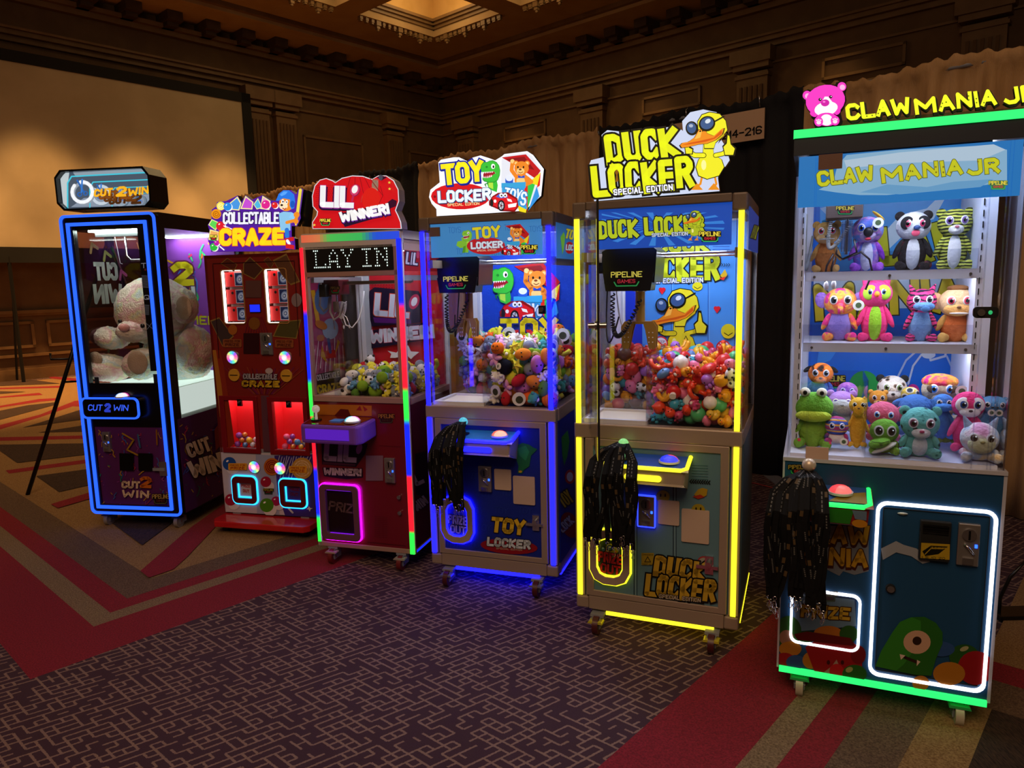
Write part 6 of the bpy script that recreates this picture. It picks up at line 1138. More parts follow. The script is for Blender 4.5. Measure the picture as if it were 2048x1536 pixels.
c.fn = lambda x, y: (x, y); mb.add([(.04, -.08, .8305), (.12, -.08, .8305), (.12, -.12, .8215), (.04, -.12, .8215)], [(0, 3, 2, 1)], pr('b01c24')); mb.add([(.2, -.06, .835), (.27, -.04, .8395), (.27, -.12, .8215), (.15, -.12, .8215)], [(0, 3, 2, 1)], pr('8c7c1c')); mb.build('control_decal', con)
dome(con, .19, -.055, .833, .036, 'ff4a50', 'ff5058', 'ff8078'); joystick(con, .085, -.055, .833, mat('d8c8b0', .3, .3, .0), h=.075, r=.024)
casters(p6, W6, D6, x0=.08, yf=.06, ped='40d878', wheel='b8b09c', z=.103)
# sign: pink bear and cut-out letters
mb = MB(); mb.prism([B3(0)(a, b) for a, b in ((440, 385), (470, 340), (1000, 300), (1828, 240), (1828, 268))], .004, .012, glassm('sign_plinth', .12, (.75, .95, .85))); sg = mb.build('sign_plinth', p6)
mb = MB(); bo = [(165, 160), (178, 125), (210, 110), (235, 115), (280, 90), (350, 72), (415, 75), (420, 58), (460, 46), (495, 60), (502, 95), (488, 135), (498, 190), (480, 240), (452, 275), (460, 310), (470, 350), (450, 380), (400, 392), (265, 392), (250, 350), (262, 330), (235, 310), (236, 285), (200, 240), (185, 200)]
mb.prism([B3(0)(*p) for p in bo], -.004, .03, MATT); bs_ = mb.build('bear_sign', p6, label='pink lit cartoon bear cut-out')
mb = MB(); c = Cv(mb, B3(0), 'F', -.004, lambda q: em(q, .95), z0=.001); PK = 'f838c8'
for x, y in ((203, 155), (463, 90)): c.E(PK, x, y, 33, 34); c.E('ffb8e8', x+4, y+5, 20, 20)
c.E(PK, 340, 195, 148, 118, -12); c.E('ffffff', 345, 255, 88, 52, -12); c.P('ffffff', '300,230 335,165 360,165 400,215'); c.E('d018a8', 338, 212, 32, 26, -10); c.E('ff88e0', 330, 204, 10, 6)
for x, y in ((300, 187), (380, 167)): c.E('101010', x, y, 12, 12); c.E('ffffff', x+3, y-3, 4)
c.E(PK, 350, 335, 82, 50); c.E(PK, 250, 298, 28, 16, 30); c.E(PK, 432, 280, 26, 16, -50); c.E('ffffff', 348, 340, 46, 42)
for x, y in ((290, 352), (412, 345)):
    c.E(PK, x, y, 33, 36); c.E('ffe0f4', x, y+8, 17, 14)
    for k in (-14, 0, 14): c.E('ffe0f4', x+k, y-14+abs(k)*.3, 6)
mb.build('printed_face', bs_)
mb = MB(); c = Cv(mb, B3(0), 'F', .0, lambda q: mat('0c100c', .5), z0=.001, dz=.0004); 
LT = (('CLAW', (500, 345), (980, 290), 130), ('MANIA', (1010, 300), (1628, 222), 125), ('JR', (1680, 228), (1930, 190), 130))
for t_, a, b_, h in LT: c.T(t_, (a[0]+12, a[1]+10), (b_[0]+12, b_[1]+10), h, '0c100c', t=.27, jit=.04, out='0c100c', ow=.03)
m2_ = MB(); LBK = mat('0c100c', .5)
for f_ in mb.f: m2_.prism([(mb.v[i][0], mb.v[i][2]) for i in f_], -.001-.0000002*f_[0], .02, LBK)
m2_.build('sign_letter_backs', p6)
mb = MB(); c = Cv(mb, B3(0), 'F', -.003, lambda q: em(q, 1.0), z0=.001)
for t_, a, b_, h in LT: c.T(t_, a, b_, h, 'f0ff28', t=.26, jit=.04)
for x, y in ((560, 245), (650, 310), (690, 305), (735, 290), (745, 262), (1205, 240), (1215, 215), (1410, 160), (1412, 190), (1468, 180), (1470, 210), (1525, 210), (1530, 235)): c.E('707810', x, y, 6)
mb.build('sign_lettering', p6)

# ------------------------------------------------------------ large plush animals
FUR = {}
def fur(c1, c2=None, kind='noise', scale=14, **k):
    nm2 = 'fur_%s_%s_%s' % (c1, c2 if isinstance(c2, str) else '_'.join(c2 or []), kind)
    return noisy(nm2, c1, c2 or c1, scale, .9, .6, 90, kind=kind, **k)
def plush(n, f, y, hx_, hy, r, label, hc, mz=None, body=None, belly=None, limb=None, ears='round', earc=None, inner=None, eye='3a6ad8', nose='181010', base=None, extra=None, name='plush_animal', tilt=0, yaw=0, eyes=True, bx=None, sit=True, wide=1.0, eyer=.26):
    """head centre in photo units on the plane y behind the cabinet front; base is the world height the toy sits on"""
    hx0, hz = f(hx_, hy); r_ = abs(f(hx_+r, hy)[0]-hx0)*1.1; O = MT(n) @ V((hx0, y, hz)); bz = base if base is not None else hz-r_*2.6
    t = thing(name, label, 'plush toy', (O.x, O.y, bz), R(MC[n][2]+yaw)); H = hz-bz; rt = Quaternion((0, 1, 0), R(tilt)); hc_ = hc; mb = MB(); hd = V((0, 0, H))
    mb.ell(hd, (r_*wide, r_*.86, r_*.92), hc_, rt, 24, 16); h = mb.build('head', t); q = lambda x, y_, z: hd+rt @ V((x*r_, y_*r_, z*r_))
    ec = earc or hc_
    if ears == 'round':
        for s in (-1, 1): mb = MB(); mb.ell(q(s*.78*wide, .1, .68), (r_*.3, r_*.14, r_*.3), ec); e = mb.build('ear', h); MB().ell(q(s*.78*wide, -.02, .66), (r_*.18, r_*.07, r_*.18), inner or ec).build('inner_ear', e) if False else None
    elif ears == 'pointed':
        for s in (-1, 1): mb = MB(); mb.cyl(q(s*.55*wide, .05, .62), q(s*.85*wide, .05, 1.25), r_*.28, ec, r_*.05, 12); mb.build('ear', h)
    elif ears == 'big':
        for s in (-1, 1): mb = MB(); mb.ell(q(s*1.12, .12, .1), (r_*.42, r_*.12, r_*.55), ec, Quaternion((0, 1, 0), R(s*15))); mb.build('ear', h)
    elif ears == 'flop':
        for s in (-1, 1): mb = MB(); mb.ell(q(s*1.0, .0, .35), (r_*.42, r_*.13, r_*.2), ec, Quaternion((0, 1, 0), R(s*35))); mb.build('ear', h)
    if mz:
        m_, sx, sz, zc, yy = mz; mb = MB(); mb.ell(q(0, -.62-yy*.5, zc), (r_*sx, r_*(.32+yy), r_*sz), m_, rt, 18, 12); mb.build('muzzle', h); ny = -.95-yy*1.4
    else: ny = -.88
    if nose:
        mb = MB(); mb.ell(q(0, ny, (mz[3]+mz[2]*.35) if mz else -.1), (r_*.13, r_*.08, r_*.09), mat(nose, .3), rt, 12, 8); mb.build('nose', h)
    if eyes:
        for s in (-1, 1):
            ex, ez = s*.42, .14; yb_ = -sqrt(max(.05, 1-(ex/wide)**2-(ez/.92)**2))*.86
            mb = MB(); mb.ell(q(ex, yb_, ez), (r_*eyer, r_*.07, r_*eyer*1.15), mat('f0f0f0', .2), Quaternion((0, 0, 1), R(s*22)), 16, 10).ell(q(ex*1.0, yb_-.05, ez), (r_*eyer*.72, r_*.06, r_*eyer*.85), mat(eye, .15), Quaternion((0, 0, 1), R(s*22)), 14, 8).ell(q(ex, yb_-.09, ez), (r_*eyer*.42, r_*.05, r_*eyer*.5), mat('080808', .1), Quaternion((0, 0, 1), R(s*22)), 12, 8).ell(q(ex+.08, yb_-.13, ez+.1), (r_*.05, r_*.03, r_*.05), mat('ffffff', .2, 0, .5), None, 8, 6)
            mb.build('eye', h)
    if sit and H > r_*.9:
        bc = body or hc_; bw = r_*.82; bh = max(H-r_*.55, r_*.5)/2; mb = MB(); mb.ell((bx or 0, r_*.1, bh), (bw, bw*.8, bh*1.15), bc, None, 20, 14); bd = mb.build('body', t)
        if belly: mb = MB(); mb.ell((bx or 0, r_*.1-bw*.28, bh*.98), (bw*.66, bw*.6, bh*.98), belly, None, 18, 12); mb.build('belly', bd)
        lc = limb or bc
        for s in (-1, 1):
            mb = MB(); mb.ell(((bx or 0)+s*bw*.98, -r_*.15, bh*1.25), (r_*.2, r_*.22, bh*.62), lc, Quaternion((0, 1, 0), R(-s*24)), 14, 10); mb.build('arm', t)
            mb = MB(); mb.ell(((bx or 0)+s*bw*.8, -r_*.45, r_*.26), (r_*.3, r_*.5, r_*.27), lc, Quaternion((0, 0, 1), R(s*18)), 14, 10).ell(((bx or 0)+s*bw*.95, -r_*.85, r_*.3), (r_*.27, r_*.14, r_*.3), lc, None, 14, 10); mb.build('leg', t)
    if extra: extra(t, h, q, r_)
    return t
def bits(*items):
    def fn(t, h, q, r_):
        for nm2, (x, y, z), s, m_ in items:
            rt = Quaternion((0, 1, 0), R(s[3])) if len(s) > 3 else None; MB().ell(q(x, y, z), (r_*s[0], r_*s[1], r_*s[2]), m_, rt, 14, 10).build(nm2, h)
    return fn
def swing_tag(t, h, q, r_, x=.8, z=-.3): MB().cyl(q(x, -1.15, z), q(x, -1.12, z), r_*.34, mat('e8ecea', .5), n=20).cyl(q(x, -1.16, z), q(x, -1.15, z), r_*.18, mat('48603c', .6), n=16).build('swing_tag', h)
tie1 = fur('5a78d8', ['8c70d0', 'd090d8', '6a98e8'], scale=16); tie2 = fur('e83c70', ['f07840', 'f0b040', 'd82c80'], scale=18); panb = fur('1c1418', ['1c1418', '8c2038'], scale=20, lo=.55, hi=.7)
strp = fur('242c14', ['242c14', 'b8c044', 'c8cc58'], 'waveZ', 26, dist=3, lo=.35, hi=.5); spots = fur('101c28', ['2a8078', '68c0b8'], 'voronoi', 34, lo=.2, hi=.32); leop = fur('181818', ['8a6a50', 'e0d8cc'], 'voronoi', 38, lo=.2, hi=.4)
mags = fur('201428', ['b02868', 'd03878'], 'waveZ', 22, dist=9, lo=.2, hi=.35); gir = fur('281408', ['d86018', 'f08028'], scale=22, lo=.4, hi=.5, dist=1); past = fur('e8a8d0', ['f4f0f0', 'a8c8f0', 'f0d8a8'], scale=12, lo=.35, hi=.65)
SB = lambda a, b: fur(a, b)
Z1, Z2, Z0 = 1.602, 1.338, .952
brt = lambda c_: mat(c_, .9)
plush(6, B3(.36), .36, 350, 1185, 92, 'tan toothy monkey plush behind the claw on the top shelf', SB('d8a050', 'e8b468'), (SB('e0b070', 'e8bc80'), .8, .42, -.45, .05), body=SB('c87838', 'd88840'), base=Z1, eye='d83050', limb=SB('d8a050', 'e8b468'), extra=bits(('teeth', (0, -1.0, -.5), (.6, .08, .06), brt('f4f0e8')), ('hair_tuft', (0, 0, .95), (.4, .3, .16), brt('3a98c8'))))
plush(6, B3(.34), .34, 655, 1165, 112, 'purple and blue tie-dye koala plush with a yellow cap on the top shelf', tie1, (fur('c8b0e0', 'd8c8f0'), .5, .4, -.35, .0), body=tie1, belly=SB('d8d8f0', 'e8e8f8'), limb=fur('7a28b0', 'b060d8', scale=20), base=Z1, ears=None, eye='2a5ad0', nose=None, extra=lambda t, h, q, r_: (bits(('big_nose', (0, -.95, -.15), (.3, .2, .32), mat('14101c', .5)), ('cap_brim', (.62, -.1, .95), (.5, .45, .1, 40), brt('e8b83c')), ('mouth', (0, -.93, -.6), (.2, .1, .1), brt('c03048')))(t, h, q, r_), swing_tag(t, h, q, r_, .55, .42)))
plush(6, B3(.34), .34, 1000, 1135, 122, 'white panda plush with pink-ringed eyes and dark legs on the top shelf', SB('e8e8ec', 'd8dce4'), None, body=panb, belly=SB('e8e8ec', 'd8dce4'), limb=panb, base=Z1, ears='round', earc=panb, eye='e04070', nose=None, extra=bits(('eye_patch', (-.45, -.72, .2), (.36, .12, .42, 20), brt('18141c')), ('eye_patch', (.5, -.7, .2), (.36, .12, .42, -20), brt('18141c')), ('nose', (.1, -.95, -.12), (.2, .12, .14), mat('2a4888', .4)), ('mouth', (.05, -.86, -.45), (.24, .08, .2), brt('e85878'))), eyes=True)
plush(6, B3(.34), .34, 1310, 1110, 122, 'yellow-green tiger plush with black stripes on the top shelf', strp, (SB('f0f0f0', 'e4e4e8'), .45, .36, -.4, .0), body=strp, belly=SB('f0f0f4', 'e0e4ec'), limb=strp, base=Z1, eye='7a58a8', nose='d87890')
plush(6, B4(.34), .34, 430, 262, 108, 'pink and orange tie-dye elephant plush with purple ears on the middle shelf', tie2, None, body=SB('8070c0', '9a88d4'), limb=tie2, base=Z2, ears='big', earc=SB('8a60b8', '9a78c8'), eye='1c2430', nose=None, extra=lambda t, h, q, r_: (MB().tube([q(0, -.85, -.15), q(0, -1.15, -.4), q(0, -1.2, -.75)], r_*.17, tie2, 10).build('trunk', h), swing_tag(t, h, q, r_, 1.05, -.2)))
plush(6, B4(.34), .34, 685, 205, 110, 'hot pink owl plush with a lime green belly on the middle shelf', SB('e8307c', 'f04890'), None, body=SB('e8307c', 'f04890'), belly=SB('8cc828', '9cd838'), limb=SB('d82870', 'e8387c'), base=Z2, ears='pointed', earc=SB('e8307c', 'f04890'), eye='1c4888', nose=None, eyer=.2, extra=bits(('eye_mask', (-.4, -.68, .1), (.42, .16, .5, 15), brt('a0c830')), ('eye_mask', (.42, -.68, .1), (.42, .16, .5, -15), brt('a0c830')), ('beak', (0, -1.0, .0), (.16, .22, .2), brt('f08828'))))
plush(6, B4(.34), .34, 1012, 258, 100, 'magenta plush with a drooping blue beak on the middle shelf', mags, None, body=SB('6890c0', '7aa0cc'), limb=mags, base=Z2, ears='pointed', eye='2a2a38', nose=None, extra=bits(('beak', (.05, -1.0, -.35), (.72, .4, .32), SB('5888c0', '6898cc')), ('beak_tip', (.1, -1.3, -.5), (.3, .14, .25), brt('4878b0'))))
plush(6, B4(.34), .34, 1262, 268, 122, 'brown-haired monkey plush with bared teeth on the middle shelf', SB('d8b080', 'e4c090'), (SB('d8a058', 'e0ac64'), .78, .42, -.4, .0), body=SB('c86830', 'd87838'), limb=SB('c89848', 'd8a858'), base=Z2, ears='big', earc=SB('d8a878', 'e0b488'), eye='c83850', nose='6a4420', extra=bits(('hair_tuft', (0, -.1, .9), (.6, .4, .2), brt('7a4c24')), ('teeth', (0, -.98, -.62), (.52, .08, .06), brt('f0ece4'))))
# the heap in the bottom bay
plush(6, B4(.36), .36, 290, 775, 84, 'orange giraffe-patterned plush with black ears above the frog', gir, (gir, .5, .35, -.4, .02), body=SB('3858a8', '4868b8'), base=1.10, ears='flop', earc=brt('141010'), eye='203040')
plush(6, B4(.14), .14, 240, 1015, 118, 'big green frog plush at the left front of the bottom bay', SB('58a028', '6cb438'), (SB('a8c838', 'b4d044'), 1.0, .36, -.42, .05), body=SB('78a834', '88b83c'), limb=fur('c83858', ['68a030', '68a030', '70a838'], 'voronoi', 30, lo=.2, hi=.34), base=.955, ears=None, nose=None, eyes=False, wide=1.1, extra=bits(('eye', (-.5, -.3, .95), (.3, .28, .28), brt('e8ece0')), ('eye', (.42, -.3, .95), (.3, .28, .28), brt('e8ece0')), ('pupil', (-.5, -.58, .95), (.12, .06, .14), mat('101010', .2)), ('pupil', (.42, -.58, .95), (.12, .06, .14), mat('101010', .2))))
plush(6, B4(.24), .24, 440, 985, 95, 'lilac grey hippo plush with a pale round snout beside the frog', SB('9a70c8', 'b088d8'), (SB('a8b0bc', 'b8c0cc'), .85, .6, -.2, .15), body=SB('a8b0bc', 'b8c0cc'), base=1.0, ears='round', eye='5030a0', nose='8890a0')
plush(6, B4(.12), .12, 405, 1150, 78, 'rainbow plush lying face down between the frog and the yellow giraffe', fur('2858c0', ['e89030', 'e8d040', '4868c8', 'a83880'], 'waveZ', 8, dist=2, lo=.1, hi=.9), None, body=SB('e8e8ee', 'd8d8e0'), limb=fur('3048a0', 'c83878'), base=.975, ears=None, eye='2a4ab8', nose=None, extra=lambda t, h, q, r_: swing_tag(t, h, q, r_, .6, -1.2))
plush(6, B4(.14), .14, 560, 1000, 62, 'yellow long-eared plush standing upright against the clear divider', SB('d8a828', 'e4b838'), (SB('d0a020', 'e0b030'), .6, .8, -.5, .1), body=SB('d8a428', 'e4b438'), base=.965, ears='pointed', earc=SB('d8a828', 'e8c050'), eye='183048', nose='603010')
plush(6, B4(.3), .3, 700, 950, 62, 'small orange-yellow lion plush behind the clear divider', SB('d89028', 'e4a038'), (SB('e8c070', 'f0cc80'), .5, .35, -.4, .0), base=1.10, eye='203028')
plush(6, B4(.38), .38, 800, 878, 100, 'white snow leopard plush with black ears at the back of the heap', leop, (SB('d8d0c4', 'e0d8cc'), .6, .38, -.45, .05), base=1.06, ears='round', earc=brt('141414'), eye='6a8048', body=SB('c8b8a4', 'd4c4b0'))
plush(6, B4(.3), .3, 1140, 890, 122, 'shaggy grey sloth plush with an orange headband at the back of the heap', SB('b0a088', 'c0b098'), (SB('c8c0b0', 'd4ccbc'), .5, .34, -.45, .0), base=1.04, ears=None, eye='3888e0', extra=lambda t, h, q, r_: (bits(('headband', (0, .05, .5), (1.02, .9, .5), tie2), ('eye_patch', (-.42, -.7, .1), (.4, .14, .26, 20), brt('5a4838')), ('eye_patch', (.45, -.7, .1), (.4, .14, .26, -20), brt('5a4838')))(t, h, q, r_), swing_tag(t, h, q, r_, 1.0, .1)))
plush(6, B4(.22), .22, 735, 1070, 108, 'rosy pink plush with blue eyes just above the crocodile', SB('d85878', 'e06c8c'), None, base=.98, ears='big', earc=SB('c86080', 'd87090'), eye='2a6ad0', nose='a03050', eyer=.2)
plush(6, B4(.26), .26, 965, 1025, 118, 'blue bull-headed plush turned upward in the middle of the heap', SB('3a70b8', '4a80c8'), None, base=1.0, ears='flop', earc=SB('3a70b8', '4a80c8'), eyes=False, nose=None)
plush(6, B4(.2), .2, 1165, 985, 74, 'plush with a bright blue beak under the grey sloth', SB('3c78c8', '4888d8'), (SB('3878c8', '4488d4'), .9, .4, -.3, .3), base=1.0, ears=None, eye='1c2838', nose=None)
plush(6, B4(.1), .1, 745, 1185, 98, 'bright green crocodile plush with a long open snout at the front', SB('68a828', '78b834'), None, body=SB('78b034', '88bc40'), base=.955, ears=None, nose=None, eye='1c1c1c', eyer=.36, extra=lambda t, h, q, r_: (MB().ell(q(-.35, -.85, -.75), (r_*.75, r_*.75, r_*.36), SB('6cac2c', '7cbc38'), Quaternion((0, 1, 0), R(-18)), 18, 12).build('upper_jaw', h), MB().ell(q(-.05, -.8, -1.12), (r_*.95, r_*.6, r_*.2), brt('e8e8dc'), Quaternion((0, 1, 0), R(-28)), 16, 10).build('lower_jaw', h), [MB().tube([q(-.9+.0*k, -1.2, -.62-.1*k), q(-.3, -1.62, -.6-.1*k), q(.2, -1.3, -.5-.1*k)], r_*.025, MATT, 5).build('jaw_seam', h) for k in range(3)]))
plush(6, B4(.09), .09, 1000, 1130, 132, 'teal leopard plush with white belly seated front and centre', spots, (SB('f0f0f4', 'e0e4e8'), .48, .34, -.42, .02), body=spots, belly=SB('e8f0f8', 'd8e0ec'), limb=spots, base=.955, eye='6a3048', nose='c04070')
plush(6, B4(.22), .22, 1190, 1145, 66, 'olive green plush wedged between the teal leopard and the pink one', SB('6a8838', '7a9844'), None, base=.98, eyes=False, nose='504020', ears=None)
plush(6, B4(.16), .16, 1345, 1000, 112, 'hot pink plush with a white face and big blue eyes at the right', SB('e02c78', 'e83c88'), (SB('f4f0f4', 'e8e4e8'), .62, .36, -.38, .02), body=SB('e03c80', 'e84c90'), limb=SB('e84888', 'f05898'), base=.97, ears=None, eye='1c3a78', nose='301018', eyer=.3, extra=bits(('face_patch', (-.42, -.6, .12), (.44, .2, .5, 15), brt('f0ecf0')), ('face_patch', (.42, -.6, .12), (.44, .2, .5, -15), brt('f0ecf0'))))
plush(6, B4(.2), .2, 1505, 1000, 76, 'sky blue plush with a round paper tag beside the right wall', SB('58a0d8', '68b0e4'), None, base=1.0, ears='round', eye='202838', extra=lambda t, h, q, r_: swing_tag(t, h, q, r_, -.1, -.6))
plush(6, B4(.08), .08, 1425, 1235, 132, 'pastel tie-dye cat plush with a cream face at the right front', past, (SB('d8dcb0', 'e0e4bc'), .7, .55, -.25, .0), body=past, limb=past, base=.955, ears='pointed', earc=SB('88a0b8', '98a8c0'), eye='4a3828', nose='a8a878')
plush(6, B4(.34), .34, 480, 900, 70, 'purple tie-dye plush peeking out behind the grey hippo', fur('9a58c8', ['c878c8', 'e8a0c0']), None, base=1.04, eye='3a40a0', ears=None, nose=None)
plush(6, B4(.3), .3, 930, 925, 62, 'dark spotted plush between the snow leopard and the sloth', fur('243048', ['e0dcc8', 'c8b040'], 'voronoi', 30, lo=.3, hi=.5), None, base=1.04, eyes=False, ears=None, nose=None)

# ------------------------------------------------------------ giant teddy in cabinet 1
TED = noisy('teddy_fur', 'd8c8b8', ['e8d8cc', 'e0b0b8', 'dcd8b0', 'c0ccd0', 'e4d8cc'], 7, .95, 1.0, 75, lo=.35, hi=.65)
TEDS = noisy('teddy_sole', 'a8907c', 'b49c88', 8, .95, .5, 120)
def q1(px, py, y): x, z = Q(1, px, py, y); return V((x, y, z))
td = thing('giant_teddy_bear', 'giant fluffy pastel teddy bear slumped inside the blue-outlined cabinet', 'teddy bear', MT(1) @ V((.36, .45, .958)), R(MC[1][2])); OT = V((.36, .45, .958))
hc = q1(311, 622, .42); tz = []
def tel(nm2, c_, r_, m_=TED, par=None, rot=None):
    o = MB().ell(V(c_)-OT, r_, m_, rot, 40, 28).build(nm2, par or td)
    if m_ is TED:
        dt = o.modifiers.new('d', 'DISPLACE'); tx = bpy.data.textures.new('fuzz', 'CLOUDS'); tx.noise_scale = .018; dt.texture = tx; dt.strength = .022; dt.mid_level = .5
    return o
qy = lambda a: Quaternion((0, 1, 0), R(a))
h = tel('head', hc, (.262, .25, .24)); hc = V(hc)
tel('ear', q1(368, 612, .36)+V((.0, .0, .0)), (.09, .10, .12), par=h); tel('ear', hc+V((-.1, .2, .15)), (.08, .07, .09), par=h)
MB().ell(q1(368, 616, .27)-OT, (.06, .02, .08), TEDS, None, 16, 10).build('inner_ear', h)
tel('muzzle', q1(268, 662, .22), (.105, .12, .075), par=h); tel('nose', q1(248, 655, .10), (.036, .03, .026), noisy('teddy_nose', 'd08a88', 'dc9a96', 9, .9, .4, 90), par=h)
MB().ell(q1(240, 643, .17)-OT, (.014, .01, .014), mat('140c10', .1), None, 12, 8).build('eye', h); MB().ell(q1(285, 652, .15)-OT, (.016, .012, .016), mat('140c10', .1), None, 12, 8).build('eye', h)
tel('body', (.40, .52, 1.13), (.24, .24, .23)); tel('arm', q1(220, 676, .28), (.13, .11, .075), rot=qy(12)); tel('arm', (.6, .42, 1.16), (.085, .2, .17))
tel('leg', q1(215, 735, .22), (.15, .17, .088), rot=qy(18)); MB().ell(q1(191, 718, .1)-OT, (.05, .02, .05), TEDS, None, 18, 12).build('sole', td)
tel('leg', q1(285, 728, .2), (.1, .16, .105)); MB().ell(q1(275, 725, .045)-OT, (.075, .014, .08), TEDS, None, 18, 12).build('sole', td)
# ------------------------------------------------------------ small toys heaped in the bins
def toy_mesh(kind, col, soft, col2=None):
    F = (lambda c_: mat(c_, .92, 0, 0, .15)) if soft else (lambda c_: mat(c_, .32, 0, 0, .5)); a = F(col); b = F(col2 or 'f4f0e8'); k = mat('141414', .3); mb = MB(); E = lambda c_, r, m=a, rt=None, s=10, g=7: mb.ell(c_, r, m, rt, s, g)
    eye = lambda y=-.9, z=.1, d=.3: (E((-d, y, z), .1, k, None, 6, 4), E((d, y, z), .1, k, None, 6, 4))
    if kind in ('bear', 'cat', 'bunny'):
        E((0, 0, .3), (.62, .58, .55), a, None, 14, 9); E((0, .05, -.45), (.48, .42, .45)); E((0, -.45, .15), (.25, .2, .2), b)
        for s in (-1, 1):
            if kind == 'bear': E((s*.45, 0, .75), .2)
            elif kind == 'cat': mb.cyl((s*.38, 0, .65), (s*.5, 0, 1.05), .2, a, .02, 8)
            else: E((s*.25, 0, 1.05), (.14, .1, .42), a, Quaternion((0, 1, 0), s*.2))
            E((s*.5, -.1, -.3), (.3, .16, .16), a, Quaternion((0, 1, 0), s*.6)); E((s*.3, -.3, -.8), (.18, .3, .18))
        E((-.22, -.52, .38), .07, k, None, 6, 4); E((.22, -.52, .38), .07, k, None, 6, 4)
    elif kind == 'star':
        n = 10; pts = [(cos(R(90+36*i))*(1.1 if i % 2 == 0 else .5), sin(R(90+36*i))*(1.1 if i % 2 == 0 else .5)) for i in range(n)]
        mb.add([(x, 0, z) for x, z in pts]+[(0, -.42, 0), (0, .42, 0)], [(i, n, (i+1) % n) for i in range(n)]+[((i+1) % n, n+1, i) for i in range(n)], a); E((-.2, -.36, .1), .07, k, None, 6, 4); E((.2, -.36, .1), .07, k, None, 6, 4)
    elif kind == 'pumpkin':
        for j in range(6): t = j*pi/3; E((cos(t)*.3, sin(t)*.3, 0), (.6, .6, .75), a)
        mb.cyl((0, 0, .65), (.1, 0, 1.0), .12, F('3c8c48'), .08, 8); mb.add([(-.4, -.93, .2), (-.15, -.95, .2), (-.27, -.93, .42)], [(0, 1, 2)], k); mb.add([(.4, -.93, .2), (.15, -.95, .2), (.27, -.93, .42)], [(0, 2, 1)], k)
        mb.tube([(-.5, -.86, -.1), (-.3, -.92, -.3), (-.15, -.94, -.18), (0, -.95, -.35), (.15, -.94, -.18), (.3, -.92, -.3), (.5, -.86, -.1)], .04, k, 5)
    elif kind == 'ball': E((0, 0, 0), .95, a, None, 16, 11); E((0, -.35, 0), (.62, .65, .62), b if col2 else a, None, 14, 8)
    elif kind == 'egg': E((0, 0, 0), (.7, .65, 1.0), a, None, 14, 10); eye(-.62, .15, .22)
    elif kind == 'banana': mb.tube([(-.9, 0, .45), (-.6, 0, .0), (-.1, 0, -.25), (.4, 0, -.15), (.8, 0, .3), (.95, 0, .6)], .3, a, 10)
    elif kind == 'octopus':
        E((0, 0, .3), (.75, .72, .7), a, None, 14, 9); eye(-.66, .25, .25)
        for j in range(6): t = j*pi/3+.3; E((cos(t)*.55, sin(t)*.55, -.45), (.25, .25, .32))
    elif kind == 'duck':
        E((0, .1, -.25), (.75, .85, .55), a, None, 14, 9); E((0, -.35, .45), (.48, .46, .46), a, None, 12, 8); E((0, -.85, .38), (.22, .24, .08), F('f07818')); E((-.2, -.72, .55), .08, k, None, 6, 4); E((.2, -.72, .55), .08, k, None, 6, 4)
        for s in (-1, 1): E((s*.65, .2, -.15), (.15, .45, .3))
    elif kind == 'mushroom': mb.cyl((0, 0, -.8), (0, 0, .1), .42, b, .36, 14); E((0, 0, .2), (.95, .95, .6), a, None, 16, 9)
    elif kind == 'avocado': E((0, 0, -.2), (.75, .5, .8), a, None, 14, 9); E((0, 0, .45), (.5, .42, .6), a, None, 14, 9); E((0, -.3, -.2), (.6, .3, .65), b, None, 14, 9); E((0, -.5, -.25), .32, F('5a3420'), None, 12, 8)
    elif kind == 'starfish':
        for j in range(5): t = R(90+72*j); E((cos(t)*.5, 0, sin(t)*.5), (.55, .3, .26), a, Quaternion((0, 1, 0), -t))
    elif kind == 'eightball': E((0, 0, 0), .95, F('0c0e20'), None, 16, 11); mb.cyl((0, -.99, 0), (0, -.9, 0), .36, F('e8e4d0'), .4, 14); mb.tube([(-.1, -1.0, .08), (0, -1.0, .17), (.1, -1.0, .08), (-.1, -1.0, -.08), (0, -1.0, -.17), (.1, -1.0, -.08), (-.1, -1.0, .08)], .03, k, 5)
    elif kind == 'panda':
        E((0, 0, .25), (.68, .62, .6), F('eeeeee'), None, 14, 9); E((0, .1, -.5), (.5, .45, .45), F('eeeeee'))
        for s in (-1, 1): E((s*.5, 0, .75), .2, k); E((s*.26, -.52, .3), (.16, .12, .19), k); E((s*.45, -.2, -.5), (.26, .3, .2), k)
    elif kind == 'drop': E((0, 0, -.15), (.8, .75, .75), a, None, 14, 10); mb.cyl((0, 0, .35), (0, 0, 1.05), .52, a, .05, 12); eye(-.72, -.05, .25)
    elif kind == 'tag': mb.cyl((0, -.06, 0), (0, .06, 0), .8, F('d8d8dc'), n=18).cyl((0, -.09, -.1), (0, -.06, -.1), .45, F('3c4034'), n=12)
    o = mb.build(kind+('_plush' if soft else '_toy')); me = o.data; bpy.data.objects.remove(o); return me
NAMEC = {'f07820': 'orange', 'f09030': 'orange', 'e8e048': 'yellow', 'd8d838': 'lime yellow', 'e8a8d0': 'pink', 'c878c8': 'lilac', '8890a0': 'grey', 'e8e4da': 'white', '50b0a0': 'teal', '88b830': 'green', 'b82030': 'red', 'f06828': 'dark orange',
         '5a8c38': 'dark green', 'd82828': 'red', 'f0a820': 'amber', 'f080b0': 'pink', 'b070d8': 'purple', '38a0c0': 'blue-green', '7a5040': 'brown', '50b878': 'green', '5a88c8': 'blue', 'f4f0f0': 'white', 'e84828': 'red-orange', '6838b8': 'violet', 'e8c040': 'golden', 'c84878': 'magenta', '0c0e20': 'black', 'eeeeee': 'black and white', '6aa0c8': 'blue', 'd8d8dc': 'pale'}
